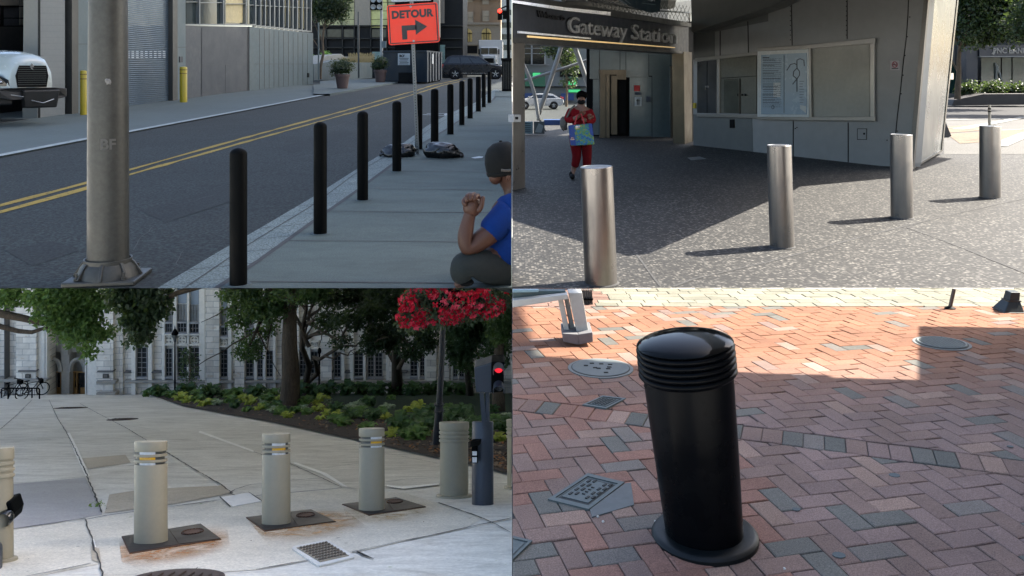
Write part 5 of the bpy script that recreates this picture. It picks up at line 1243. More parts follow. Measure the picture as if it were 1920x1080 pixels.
# bag
bgc = wm(1091, 254, -.32)
sbg = thing('shopping_bag', 'blue shopping bag with a green and yellow pattern, held by the woman in red', 'bag', wm(1091, 276, -.32))
m = MB(); q = [wm(x, y, -.40) for x, y in ((1071, 274), (1115, 271), (1110, 232), (1066, 236))]; m.prism(q, (0, .16, 0))
k = N('bag print'); co = k.coord(); vo = k.n('ShaderNodeTexVoronoi'); vo.inputs['Scale'].default_value = 17; vo.inputs['Randomness'].default_value = 1
k.l(co, vo.inputs['Vector']); f1 = k.noise(co, 12, 3, .6, 2)
k.set(k.ramp(f1, [(.36, (.01, .07, .22)), (.44, (.02, .16, .25)), (.50, (.05, .18, .06)), (.58, (.22, .22, .03)), (.66, (.04, .15, .12))], 'CONSTANT'), .5); M_bagp = k.m
bgo = obj('bag_body', m, M_bagp, sbg, bevel=.015)
m = MB(); m.prism([wm(x, y, -.405) for x, y in ((1070, 272), (1080, 273), (1076, 234), (1066, 236))], (0, .01, 0)); m.prism([wm(x, y, -.405) for x, y in ((1107, 252), (1113, 256), (1110, 232), (1103, 232))], (0, .01, 0)); obj('blue_border', m, mat('bag blue', (.008, .04, .20), .5), bgo)
m = MB()
for x0, x1, y0, y1 in ((1079, 1088, 236, 237.5), (1079, 1086, 239, 240.5), (1070, 1076, 258, 259.5), (1070, 1077, 261, 262.5)): m.prism([wm(x, y, -.41) for x, y in rect(x0, x1, y0, y1)], (0, .006, 0))
obj('bag_lettering', m, M_chrome, bgo)
m = MB(); m.tube([wm(1077, 236, -.35), wm(1082, 216, -.26), wm(1090, 214, -.27), wm(1096, 234, -.35)], .012, 6); obj('handle', m, mat('red strap', (.3, .01, .015)), sbg)
pk = thing('backpack', 'beige shoulder bag hanging at the right hip of the woman in red', 'bag', wm(1056, 246))
m = MB(); m.ball(wm(1057, 232, .02), .065, .10, .12, jit=.3); obj('pouch', m, cloth('beige canvas', (.09, .085, .075)), pk, 60)
m = MB(); m.tube([wm(1062, 222, -.06), wm(1070, 205, -.12), wm(1077, 198, -.02)], .016, 6); obj('strap', m, _mc['beige canvas'], pk, 60)

# ---------------------------------------------------------------- right background: street, trees, bank
m = MB(); strip(m, 1770, 2500, 289, 176, zUR, .004, 0, 6); struct('bank_street', m, ground_mat('pale street', (.075, .073, .068), .4, 30, .2, .4))
m = MB(); strip(m, 1768, 2500, 222, 176, zUR, .008, 0, 4); struct('shaded_asphalt', m, ground_mat('grey asphalt', (.02, .02, .021), .3, 40, .2, .5))
m = MB(); patch(m, [(1775, 252), (1920, 243), (2100, 232), (2100, 256), (1920, 262), (1800, 270)], zUR, .012); patch(m, [(1775, 238), (1860, 232), (1850, 245), (1775, 250)], zUR, .014); struct('brick_crossing', m, ground_mat('tan pavers', (.12, .085, .055), .3, 30, .2, 1))
m = MB(); ribbon(m, [(1795, 243), (1860, 232), (1922, 220)], zUR, .35, .02); ribbon(m, [(1870, 275), (1925, 252), (1990, 235)], zUR, .4, .02); ribbon(m, [(1775, 226), (1930, 222)], zUR, .25, .02); ribbon(m, [(1775, 240), (1860, 246), (1925, 243)], zUR, .12, .022)
struct('crosswalk_marking', m, mat('crosswalk white', (.19, .19, .18), .7, world=True))
m = MB(); p = [g(x, y, zUR) for x, y in ((1780, 300), (1862, 292), (1925, 280))]
bkb = thing('bank_building', 'bank building with a dark fascia and large windows behind the trees', 'building', at(1870, 180, 50))
YK = 50
m = MB(); fr(m, 1790, 2150, -120, 190, YK+1.5, 6); obj('wall', m, mat('dark bank stone', (.012, .014, .014), .7), bkb)
m = MB(); fr(m, 1812, 1833, -60, 190, YK-.5, 1); fr(m, 2010, 2040, -60, 190, YK-.5, 1); obj('column', m, mat('grey column', (.035, .036, .04), .7), bkb)
m = MB(); fr(m, 1836, 2010, 84, 105, YK-.6, .5); fa = obj('fascia', m, mat('navy fascia', (.004, .006, .012), .5), bkb)
m = MB(); fr(m, 1838, 2010, 105, 107, YK-.7, .5); obj('fascia_trim', m, mat('fascia trim', (.12, .125, .12), .5), fa)
m = MB(); text_into(m, 'PNC BANK', .44, at(1894, 95.5, YK-.63), (1, 0, 0), (0, 0, 1), .02, bold=.012, squeeze=.92); 
m.prism([at(x, y, YK-.63) for x, y in ((1859, 101), (1864, 103), (1867, 97), (1863, 95))], (0, .02, 0)); obj('fascia_lettering', m, mat('fascia letter', (.14, .14, .13), .5), fa)
m = MB(); fr(m, 1840, 2010, 108, 162, YK, .1); obj('shop_window', m, glassy('bank glass', (.03, .05, .045), .1, .8), bkb)
m = MB()
for x in (1878, 1898, 1940): fr(m, x, x+.8, 108, 162, YK-.05, .1)
obj('mullion', m, M_black, bkb)
m = MB(); m.tube([at(1866, 118, YK-.06), at(1869, 126, YK-.06), at(1868, 138, YK-.06), at(1867, 150, YK-.06)], [.06, .12, .07, .05], 6); m.tube([at(1869, 128, YK-.06), at(1875, 140, YK-.06), at(1877, 150, YK-.06)], [.08, .06, .05], 6); obj('white_decal', m, mat('white decal', (.14, .15, .14)), bkb)  # white shapes paint a figure's reflection in the bank window
m = MB(); fr(m, 1778, 1812, 120, 175, YK+.5, .2); obj('side_window', m, glassy('green glass', (.01, .035, .03)), bkb)
m = MB(); q = [at(x, y, 40) for x, y in ((1772, 208), (2100, 208), (2100, 176), (1830, 177), (1772, 190))]; m.prism([at(x, y, 44) for x, y in ((1785, 198), (2100, 194), (2100, 174), (1845, 176), (1790, 187))], (0, 1, 0)); solo('planter_wall', m, mat('dark granite kerb', (.012, .009, .008), .6), 'long dark granite planter wall before the bank windows', 'planter', at(1880, 196, 44), bevel=.03)
rr = random.Random(12)
M_leaf1 = leafmat('summer leaf', (.004, .012, .005), (.014, .032, .008), .15)
for i, (x, w_, lab) in enumerate(((1815, 18, 'left clump of low shrubs behind the granite planter wall'), (1862, 26, 'middle clump of shrubs with pale tips below the bank window'), (1905, 26, 'right clump of dark shrubs below the bank window'))):
    m = MB(); leaves(m, [(at(x, 168, 45.5), w_/F*45, .7, .42)], 500, .14, rng=rr, shell=.2); solo('shrub', m, M_leaf1, lab, 'shrub', at(x, 176, 45.5), 'shrubs in the granite planter')
tree('street_tree', 'large green street tree with sunlit leaf clusters before the bank', 'tree', at(1795, 186, 42), [(at(1830, 30, 42), 1.5, 1.6, 1.5), (at(1880, 20, 42), 1.5, 1.6, 1.5), (at(1925, 30, 42), 1.4, 1.4, 1.2), (at(1850, 50, 42), 1.1, 1.0, .6), (at(1812, 60, 41), .5, .8, .7), (at(1900, 52, 42), .9, .9, .35), (at(1850, -40, 42), 2.5, 2, 1.5)], 9000, .17, M_leaf1, .16, 21, at(1800, 40, 42))
tree('street_tree', 'second street tree whose crown hangs at the right frame edge', 'tree', at(1990, 190, 36), [(at(1945, 40, 36), 1.2, 1.2, 1.0), (at(1990, 10, 36), 1.8, 1.6, 1.5), (at(1915, 62, 36), .5, .5, .25)], 3500, .15, M_leaf1, .14, 22, at(1985, 40, 36))
dl = thing('delineator_post', 'slim white plastic post with dark bands standing behind the farthest steel bollard', 'post', g(1855.5, 262, zUR))
dY = g(1855.5, 262, zUR).y; m = MB(); m.tube([at(1855.5, 262, dY), at(1855.3, 197, dY)], 2.6/F*dY, 12); obj('tube', m, mat('delineator white', (.26, .25, .21), .5), dl, 60)
for y in (204, 209): m = MB(); m.tube([at(1855.4, y+1.2, dY), at(1855.4, y-1.2, dY)], 2.8/F*dY, 12); obj('band', m, M_dark, dl, 60)
# ================================================================ LOWER LEFT: the sloping university plaza
def ll(px, py): return g(px, py, zLL)
def pp(m, pts, dz=.004, mi=0, th=0): return patch(m, pts, zLL, dz, mi, th)
m = MB(); pp(m, [(-60, 915), (25, 908), (160, 895.5), (176, 930), (192, 965), (100, 982), (-60, 1004)], .003); struct('dark_paving_slab', m, M_plaza_dark)
m = MB(); pp(m, [(-60, 1006), (100, 983), (160, 976), (170, 1008), (186, 1058), (60, 1083), (-60, 1110)], .003); pp(m, [(160, 976), (250, 961), (412, 939), (545, 925), (640, 917), (760, 925), (822, 944), (905, 972), (870, 992), (750, 1017), (670, 1036), (575, 1052), (480, 1069), (330, 1079), (193, 1100), (186, 1058), (170, 1008)], .003); struct('sandy_paving', m, M_plaza_tan)
m = MB(); pp(m, [(205, 928), (250, 921), (330, 915), (420, 911), (432, 926), (330, 945), (250, 956), (196, 963)], .005); pp(m, [(152, 860), (235, 853), (245, 868), (165, 880)], .005); pp(m, [(170, 1025), (186, 1030), (190, 1058), (172, 1052)], .007); struct('brown_paving_stain', m, M_plaza_brown)
m = MB()
for pts, wd in (([(126, 812), (138, 845), (150, 872), (160, 893), (168, 893), (158, 870), (146, 842), (131, 812)], 0), ([(172, 1010), (180, 1040), (187, 1058), (190, 1058), (184, 1040), (176, 1012)], 0), ([(725, 910), (755, 913), (822, 907), (824, 911), (757, 918), (726, 915)], 0), ([(545, 868), (600, 888), (642, 912), (652, 914), (612, 888), (556, 868)], 0), ([(375, 808), (475, 845), (477, 849), (372, 811)], 0)): pp(m, pts, .006)
struct('pale_crack_filling', m, M_pale)
m = MB()
J = [([(92, 750), (108, 785), (125, 812), (143, 848), (163, 893), (178, 930), (192, 963)], .012), ([(160, 976), (165, 992), (171, 1008), (180, 1040), (187, 1060), (192, 1085)], .010),
     ([(150, 757), (190, 779), (235, 802), (317, 852), (375, 887), (410, 907), (436, 926)], .014), ([(160, 976), (200, 968), (250, 961), (315, 952), (412, 939)], .02), ([(480, 931), (545, 925), (600, 920), (640, 916), (670, 917)], .022),
     ([(475, 848), (545, 871), (642, 915)], .01), ([(670, 917), (725, 914), (755, 919), (822, 911)], .022), ([(822, 944), (860, 957), (905, 973)], .014), ([(192, 1080), (330, 1078)], .001), ([(660, 1037), (750, 1017), (800, 1007), (870, 992), (958, 973)], .014),
     ([(40, 1085), (100, 1073), (172, 1058)], .013), ([(480, 1070), (575, 1053), (600, 1047)], .01), ([(-60, 1005), (25, 993), (100, 982), (160, 974)], .016), ([(0, 905), (25, 908)], .01), ([(-60, 832), (60, 828), (118, 823)], .012), ([(163, 881), (210, 877), (300, 869)], .01), ([(25, 908), (160, 895)], .012),
     ([(0, 806), (30, 780), (60, 750)], .012), ([(230, 782), (290, 778), (360, 778)], .01), ([(440, 930), (432, 926), (440, 919), (470, 910), (530, 903), (610, 897)], .012), ([(670, 1036), (700, 1050), (668, 1037)], .02), ([(590, 880), (640, 874), (700, 866)], .01), ([(905, 973), (930, 985), (958, 1000)], .01), ([(724, 905), (760, 900), (822, 897)], .01), ([(355, 1080), (372, 1066)], .008),
     ([(300, 808), (250, 800), (200, 795)], .008), ([(660, 842), (720, 850), (822, 870)], .006)]
for pts, wd in J: ribbon(m, pts, zLL, wd, .009, jit=.006, step=.12)
struct('paving_cracks', m, mat('crack dirt', (.035, .033, .03), .9, var=.3))
# rust stains
def stain(name, c, pts, dz, a_=.75, sc_=5):
    k = N(name); co = k.coord('Generated'); n1 = k.noise(k.pos(), sc_, 6, .7, 1)
    gr = k.n('ShaderNodeTexGradient'); gr.gradient_type = 'QUADRATIC_SPHERE'
    mp_ = k.n('ShaderNodeMapping'); mp_.inputs['Location'].default_value = (-1, -1, 0); mp_.inputs['Scale'].default_value = (2, 2, 0); k.l(co, mp_.inputs['Vector']); k.l(mp_.outputs[0], gr.inputs[0])
    al = k.mix(k.ramp(gr.outputs['Fac'], [(0.0, 0.0), (.2, .75), (1.0, 1.0)]), k.ramp(n1, [(.28, 0.0), (.6, a_)]), 1.0, 'MULTIPLY')
    k.set(c, .9); k.l(al, k.b.inputs['Alpha']); m = MB(); pp(m, pts, dz); tag(obj('rust_stain', m, k.m, loc=ll(*pts[0])), kind='stuff')
stain('rust wash one', (.40, .17, .04), [(222, 1008), (425, 985), (432, 1030), (400, 1062), (280, 1074), (228, 1056)], .0065, .9)
stain('rust wash two', (.45, .25, .09), [(455, 965), (640, 950), (700, 1000), (640, 1025), (500, 1020)], .0072, .8)
stain('rust wash three', (.48, .33, .15), [(640, 940), (820, 932), (830, 975), (720, 990), (650, 975)], .0078, .65)
# mulch, lawn
m = MB(); strip(m, lambda p: interp([(733, 262), (746, 271), (760, 335), (784, 480), (810, 595), (830, 700), (857, 822), (885, 947), (905, 1030)], p), CX, 888, 728, zLL, .03, 0, 3); mulch = struct('mulch_bed', m, ground_mat('dark bark mulch', (.030, .018, .012), .8, 22, .4, 1.5, .95, 1.0))
m = MB(); strip(m, 620, CX, 783, 733, zLL, .06, 0, 4); struct('lawn', m, ground_mat('shaded lawn', (.012, .030, .008), .5, 30, .3, 1, .9, .8))
m = MB(); rr = random.Random(2)
for _ in range(1500):
    py = 735+150*rr.random()**1.3; x0 = interp([(733, 262), (746, 271), (760, 335), (784, 480), (810, 595), (830, 700), (857, 822), (885, 947)], py); p = ll(rr.uniform(x0+3, 958), py)+V((0, 0, .035))
    a_ = rr.uniform(0, 6.3); d = V((math.cos(a_), math.sin(a_), rr.uniform(-.2, .5)))*rr.uniform(.02, .045); s_ = V((-d.y, d.x, 0))*.4; c_ = rr.choice([(.10, .06, .04), (.2, .15, .1), (.03, .02, .012), (.25, .12, .05)])
    m.add([p-d-s_, p+d-s_, p+d+s_, p-d+s_], [(0, 1, 2, 3)], 0, c_)
def tintmat(name, rough=.8, spec=.2):
    if name in _mc: return _mc[name]
    k = N(name); a_ = k.n('ShaderNodeAttribute'); a_.attribute_name = 'tint'; k.set(a_.outputs['Color'], rough, 0, spec); _mc[name] = k.m; return k.m
tag(obj('mulch_chips', m, tintmat('chip tint')), kind='stuff')

# bollards
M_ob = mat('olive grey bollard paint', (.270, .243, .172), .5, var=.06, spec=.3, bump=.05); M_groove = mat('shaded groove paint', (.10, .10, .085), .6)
M_yref = mat('amber reflector', (.62, .33, .015), .3); M_wref = mat('white reflector', (.62, .62, .60), .3); M_plate = mat('rusty black iron', (.010, .011, .013), .6, .2, var=.5, scale=3, c2=(.022, .017, .015)); M_rust = mat('rust', (.07, .034, .020), .9, var=.4, scale=9)
def axis_at(b): return V((.349*b.x/b.y, .349, 1)).normalized()
def basis(b):
    a_ = axis_at(b); y_ = V((0, 1, -.349)).normalized()
    return Matrix(((1, y_.x, a_.x, b.x), (0, y_.y, a_.y, b.y), (0, y_.z, a_.z, b.z), (0, 0, 0, 1)))
def solveH(b, a_, top):
    lo, hi = 0, 3
    for _ in range(40):
        h = (lo+hi)/2; q = b+a_*h
        if HY+F*(CZ-q.z)/q.y > top: lo = h
        else: hi = h
    return lo
GR = 'retractable olive bollards across the plaza'
def reflect_bollard(px, wd, top, basep, lab, az, flip=None):
    b = ll(px, basep); a_ = axis_at(b); H = solveH(b, a_, top); r = wd/2/F*(b.y+.1)*.96
    t = thing('plaza_bollard', lab, 'bollard', b, GR); Mx = basis(b)
    f = lambda x: H*(1-x)
    m = MB(); m.lathe([(r, -.1), (r, f(.235)), (r*.985, f(.23)), (r*.84, f(.228))], n=56, M=Mx); obj('tube', m, M_ob, t, 35)
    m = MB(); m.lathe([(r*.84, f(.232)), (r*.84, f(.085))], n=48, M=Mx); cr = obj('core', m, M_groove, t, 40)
    for z0, z1 in ((.125, .152), (.180, .207)): m = MB(); m.lathe([(r*.84, f(z1)), (r*.99, f(z1)), (r*1.01, f(z1-.004)), (r*1.01, f(z0+.004)), (r*.99, f(z0)), (r*.84, f(z0))], n=56, M=Mx); obj('ring', m, M_ob, t, 35)
    m = MB(); m.lathe([(r*.84, f(.098)), (r*1.0, f(.098)), (r*1.01, f(.093)), (r*1.01, f(.006)), (r*.99, f(0)), (0, f(-.003))], n=56, M=Mx); obj('cap', m, M_ob, t, 35)
    for z0, z1, mt in ((.098, .125, M_wref), (.152, .180, M_yref), (.207, .230, M_wref)):
        m = MB(); a0 = -math.pi/2+az-.55; m.lathe([(r*.86, f(z1)), (r*.93, f(z1)), (r*.93, f(z0)), (r*.86, f(z0))], n=14, M=Mx, a0=a0, a1=a0+1.1); obj('reflector', m, mt, cr, 30)
    return t
reflect_bollard(283, 61, 827, 1018, 'nearest whole olive bollard on the rusty plate, left of the three with amber bands', .12)
reflect_bollard(518, 54, 813, 983, 'middle olive bollard with an amber band, on its rusty plate', .48)
reflect_bollard(697, 50, 803, 957, 'right one of the three amber-banded olive bollards', .62)
def ring_bollard(px, wd, top, basep, lab, cut=False):
    b = ll(px, basep); a_ = axis_at(b); H = solveH(b, a_, top); r = wd/2/F*(b.y+.1)*.96; Q = V((0, 0, 1)).rotation_difference(a_)
    t = thing('ringed_bollard', lab, 'bollard', b, 'fixed olive bollards with three raised rings')
    Mx = basis(b); f = lambda x: H*(1-x)
    def put(nm, prof, n=56, par=t, mt=M_ob):
        m = MB(); m.lathe(prof, n=n, M=Mx)
        if cut: m = clip(m, V((-.004, 0, 0)), V((1, 0, 0)))
        return obj(nm, m, mt, par, 35)
    put('tube', [(r*.93, -.1), (r*.93, f(.10)), (r*.93, f(.09))])
    for z0 in (.125, .18, .235): put('ring', [(r*.93, f(z0+.036)), (r*1.0, f(z0+.033)), (r*1.02, f(z0+.018)), (r*1.0, f(z0+.003)), (r*.93, f(z0))])
    put('cap', [(r*.93, f(.108)), (r*.99, f(.105)), (r*1.0, f(.10)), (r*1.0, f(.006)), (r*.98, f(0)), (0, f(-.003))])
    put('base_ring', [(r*.93, .02), (r*1.17, .015), (r*1.22, -.03)], mt=M_ob)
ring_bollard(-4, 58, 839, 1052, 'ringed bollard cut by the left picture edge'); ring_bollard(851.5, 59, 791, 931, 'whole ringed bollard left of the navy signal pedestal'); ring_bollard(977, 58, 786, 915, 'ringed bollard cut off at the far right of the plaza', True)
# rusty plates
for (q, sp_, c_, lab) in (([(228, 1008), (376, 984), (415, 1013), (243, 1040)], ((316, 994), (335, 1024)), (361, 1001), 'rusty iron plate at the foot of the nearest olive bollard'), ([(461, 972), (583, 957), (630, 980), (496, 998)], ((540, 962), (558, 990)), (573, 969), 'rusty iron plate at the foot of the middle bollard'), ([(641, 947), (743, 934), (799, 952), (692, 968)], ((722, 937), (738, 961)), (740, 943.5), 'rusty iron plate at the foot of the right amber-banded bollard')):
    t = thing('ground_plate', lab, 'iron plate', ll(*q[0]), 'rusty plates under the retractable bollards')
    m = MB(); pp(m, q, .010, 0, .008); obj('frame', m, M_rust, t)
    cx_, cy_ = sum(x for x, y in q)/4, sum(y for x, y in q)/4; s_ = .975
    a1, a2 = sp_
    def ins(p): return (cx_+(p[0]-cx_)*s_, cy_+(p[1]-cy_)*s_*.985)
    m = MB(); pp(m, [ins(q[0]), ins(a1), ins(a2), ins(q[3])], .0125, 0, .006); obj('collar_plate', m, M_plate, t)
    m = MB(); pp(m, [(ins(a1)[0]+1.2, ins(a1)[1]), ins(q[1]), ins(q[2]), (ins(a2)[0]+1.2, ins(a2)[1])], .014, 0, .006); lid = obj('lid', m, M_plate, t)
    m = MB(); c0 = ll(*c_); ex = []; 
    for k_ in range(24): a_ = k_*math.pi/12; x, y = c0.x+.055*math.cos(a_)*1.0, c0.y+.085*math.sin(a_); ex.append(V((x, y, zLL(y)+.019)))
    m.prism(ex[::-1] if False else ex, (0, 0, -.006)); obj('rust_medallion', m, M_rust, lid)
    m = MB()
    for k_ in range(24):
        a_ = k_*math.pi/12; x, y = c0.x+.068*math.cos(a_), c0.y+.105*math.sin(a_); a2_ = a_+.2; x2, y2 = c0.x+.068*math.cos(a2_), c0.y+.105*math.sin(a2_)
        m.tube([V((x, y, zLL(y)+.017)), V((x2, y2, zLL(y2)+.017))], .006, 5)
    obj('medallion_rim', m, M_rust, lid)
# covers
tc = thing('tread_cover', 'tan studded access cover with a white frame, in front of the bollards', 'access cover', ll(549, 1033))
m = MB(); pp(m, [(547, 1031), (551, 1027), (611, 1015), (617, 1017), (663, 1044), (664, 1048), (600, 1064), (594, 1063)], .012, 0, .01); obj('frame', m, mat('white frame paint', (.62, .60, .55), .7), tc)
m = MB(); Q4 = [(556, 1031), (612, 1019.5), (654, 1046), (600, 1058)]; pp(m, Q4, .016, 0, .006); cv_ = obj('cover', m, mat('tan iron', (.26, .22, .16), .7, .2, var=.3, scale=7), tc)
m = MB(); A_, B_, C_, D_ = [ll(*q) for q in Q4]
for i in range(9):
    for j in range(7):
        u_, v_ = (i+.7)/9.4, (j+.7)/7.4; p = A_.lerp(B_, u_).lerp(D_.lerp(C_, u_), v_); p.z = zLL(p.y)+.018; s_ = .011
        m.lathe([(s_, 0), (s_*.7, .008), (0, .009)], p, 8)
obj('stud', m, mat('stud iron', (.15, .12, .09), .6, .3), cv_)
m = MB(); pp(m, [(414, 934), (463, 925.5), (470, 926), (490, 941), (437, 951)], .008, 0, .01); pl2 = thing('white_cover', 'small white square cover plate let into the paving behind the middle bollard', 'access cover', ll(435, 950)); obj('cover', m, mat('white cover paint', (.78, .77, .75), .6, var=.15, scale=5), pl2)
m = MB(); ribbon(m, [(412, 933), (432, 952)], zLL, .012, .01); ribbon(m, [(412, 933), (466, 924), (491, 941)], zLL, .012, .01); obj('gap', m, M_joint, pl2)
def manhole(c, rx, ry, name, lab, mt, dz=.01, ring=True):
    c0 = ll(*c); t = thing(name, lab, 'manhole cover', c0)
    def el(k_, h): return [V((c0.x+rx*k_*math.cos(a_*math.pi/20), c0.y+ry*k_*math.sin(a_*math.pi/20), zLL(c0.y+ry*k_*math.sin(a_*math.pi/20))+h)) for a_ in range(40)]
    m = MB(); m.prism(el(1, dz), (0, 0, -.01)); obj('rim', m, mt, t); m = MB(); m.prism(el(.9, dz+.004), (0, 0, -.01)); obj('lid', m, mt, t)
    m = MB()
    for k_ in range(-3, 4):
        e1 = V((c0.x+rx*.22*k_, c0.y-ry*.5*(1-abs(k_)/5), 0)); e2 = V((c0.x+rx*.22*k_, c0.y+ry*.5*(1-abs(k_)/5), 0)); e1.z = zLL(e1.y)+dz+.006; e2.z = zLL(e2.y)+dz+.006; m.tube([e1, e2], .01, 5)
    obj('raised_bar', m, mt, t)
M_mh = mat('brown iron', (.055, .035, .028), .75, .2, var=.4, scale=6)
manhole((333, 1086), .26, .22, 'manhole_cover', 'brown iron manhole cover cut by the bottom picture edge', M_mh); manhole((230, 786.5), .30, .5, 'manhole_cover', 'dark manhole cover lying in the middle of the walk', M_mh); manhole((133, 765), .42, .6, 'manhole_cover', 'farther dark manhole cover near the doors', M_mh)
m = MB(); rr = random.Random(77)
for k_ in range(46):
    x, y = rr.uniform(10, 940), rr.uniform(800, 1075); 
    if k_ < 6: x, y = ((54, 1051), (239, 958), (245, 972), (930, 1055), (948, 1062), (492, 1001))[k_]
    p = ll(x, y); s_ = rr.uniform(.008, .022); a_ = rr.uniform(0, 6); d = V((math.cos(a_), math.sin(a_), 0))*s_; n_ = V((-d.y, d.x, 0))*rr.uniform(.2, .6); z_ = V((0, 0, .012)); f = lambda q: V((q.x, q.y, zLL(q.y)))+z_
    m.add([f(p-d), f(p+n_), f(p+d), f(p-n_)], [(0, 1, 2, 3)], 0, rr.choice([(.06, .045, .03), (.10, .06, .03), (.5, .48, .3), (.04, .035, .03), (.25, .3, .08)]))
tag(obj('fallen_leaves', m, tintmat('chip tint')), kind='stuff')
m = MB(); leaves(m, [(ll(185, 950), .05, .05, .03)], 26, .025, rng=rr, shell=.1); solo('weed', m, leafmat('weed leaf', (.12, .19, .03), (.2, .28, .06)), 'small green weed growing in the paving crack', 'weed', ll(185, 950))

# signal pedestal
M_navy = mat('navy paint', (.030, .038, .050), .42, var=.08, spec=.4)
b = ll(905, 945); a_ = axis_at(b); H = solveH(b, a_, 790); r = 20.5/F*b.y
sgl = thing('signal_pedestal', 'navy pedestal with a small card reader, carrying a red and green gate signal', 'traffic signal', b)
Mx = basis(b)
m = MB(); m.lathe([(r, -.05), (r, H-.01), (r*.97, H), (0, H+.002)], n=40, M=Mx); ped = obj('pedestal', m, M_navy, sgl, 35)
yp_ = b.y-r-.0
def bp(x, y, o=0): return at(x, y, b.y+.05+o)
m = MB(); m.prism([bp(884, 867, -.12), bp(896, 869, -.12), bp(896, 835, -.12), bp(884, 836, -.12)], (0, .1, 0)); m.prism([bp(881, 838, -.16), bp(897, 836, -.16), bp(902, 832, -.1), bp(886, 832, -.1)], (0, .1, 0)); cr_ = obj('card_reader', m, M_black, sgl, bevel=.003)
for y0, y1 in ((847, 854), (858, 867)): m = MB(); m.prism([bp(x, y, -.13) for x, y in rect(885.5, 894, y0, y1)], (0, .02, 0)); obj('white_key', m, M_wref, cr_)
m = MB(); m.tube([bp(908, 790), bp(905, 760), bp(903, 735)], [.030, .026, .026], 4); m.tube([bp(914, 790), bp(914, 735)], .02, 8); obj('neck', m, M_navy, sgl)
m = MB(); m.prism([bp(x, y, -.1) for x, y in ((892, 736), (928, 737), (929, 677), (912, 683), (889, 689))], (0, .2, 0)); hb = obj('signal_box', m, M_navy, sgl, bevel=.01)
m = MB(); m.prism([bp(x, y, -.13) for x, y in ((921, 737), (944, 735), (946, 679), (921, 679))], (0, .2, 0)); hb2 = obj('lamp_housing', m, M_black, sgl, bevel=.008)
for yc, nm, mt in ((688, 'red_lamp', emit('dim red lamp', (.45, .01, .02), .45)), (722, 'dark_lamp', M_cglass)):
    c_ = bp(935, yc+3, -.16); m = MB(); m.ball(c_, .038, .02, .038); obj(nm, m, mt, hb2, 60)
    m = MB(); m.lathe([(.046, 0), (.050, .11), (.046, .11), (.042, .0)], n=16, M=Matrix.Translation(c_+V((0, .02, .004))) @ Matrix.Rotation(math.pi/2+.12, 4, 'X'), a0=-.4, a1=math.pi+.4); obj('visor', m, M_navy, hb2, 50)
# the box at the left picture edge
b2_ = ll(-8, 1100); t = thing('reader_post', 'navy post at the lower left edge with a black camera-like reader', 'post', b2_)
m = MB(); m.tube([at(-14, 1120, 4.9), at(-8, 968, 5.5)], .045, 16); obj('post', m, M_navy, t, 60)
m = MB(); m.prism([at(x, y, 5.35) for x, y in ((-8, 978), (22, 979), (26, 962), (19, 940), (-2, 946), (-10, 958))], (0, .12, 0)); rd = obj('reader', m, M_black, t, bevel=.012)
m = MB(); m.lathe([(.0, .0), (.045, .0), (.05, .03), (.04, .05)], n=20, M=Matrix.Translation(at(14, 968, 5.34)) @ Matrix.Rotation(math.pi/2, 4, 'X')); obj('lens', m, M_cglass, rd, 50)
m = MB(); m.tube([at(-5, 940, 5.4), at(2, 930, 5.4), at(8, 938, 5.4)], .003, 6); obj('cable', m, M_wref, rd)

# ---------------------------------------------------------------- building facade
YF = 39.0
k = N('ashlar limestone'); co = k.pos(); sx_ = k.n('ShaderNodeSeparateXYZ'); k.l(co, sx_.inputs[0]); cb = k.n('ShaderNodeCombineXYZ'); k.l(sx_.outputs[0], cb.inputs[0]); k.l(sx_.outputs[2], cb.inputs[1])
br = k.n('ShaderNodeTexBrick'); br.offset = .5; k.l(cb.outputs[0], br.inputs['Vector']); br.inputs['Scale'].default_value = 1; br.inputs['Brick Width'].default_value = .62; br.inputs['Row Height'].default_value = .27; br.inputs['Mortar Size'].default_value = .012; br.inputs['Color1'].default_value = (.66, .61, .53, 1); br.inputs['Color2'].default_value = (.86, .81, .72, 1); br.inputs['Mortar'].default_value = (.42, .40, .37, 1); br.inputs['Bias'].default_value = .1
n1 = k.noise(co, .9, 6, .7, 1); n2 = k.noise(k.scaled(co, 2.2, 1, 5), 1.1, 3, .5)
a = k.mix(br.outputs['Color'], k.ramp(n1, [(.3, .78), (.65, 1.08)]), 1.0, 'MULTIPLY'); a = k.mix(a, (.56, .42, .27), k.ramp(n2, [(.64, 0.0), (.70, .5)]))
k.set(a, .9, 0, .2); k.bump(br.outputs['Fac'], -.3, .02); M_lime = k.m
M_lime2 = mat('smooth limestone', (.78, .74, .66), .85, var=.12, scale=1, world=True); M_shst = mat('weathered grey stone', (.33, .31, .27), .9, var=.15, scale=1, world=True)
M_wgl = mat('leaded glass', (.022, .026, .028), .5, spec=.3, bump=0); M_sp = mat('blue grey spandrel', (.30, .35, .40), .6, var=.05)
uni = thing('university_building', 'tall pale limestone Gothic building with leaded windows and twin arched doorways', 'building', at(200, 742, YF))
TOP = 430
m = MB(); fr(m, -260, 87, TOP, 760, YF, .8); fr(m, 162, 959.5, TOP, 760, YF, .8); obj('wall', m, M_lime, uni)
m = MB()
for x0, x1, y0, d in ((30, 68, TOP, .35), (180, 212, TOP, .35), (212, 230, TOP, .15), (385, 411, TOP, .30), (-60, -20, TOP, .35), (440, 458, TOP, .3), (545, 560, TOP, .25), (602, 622, TOP, .25), (730, 745, TOP, .25), (800, 818, TOP, .25), (828, 842, TOP, .2)): fr(m, x0, x1, y0, 742, YF-d, d)
obj('pilaster', m, M_lime, uni)
m = MB()
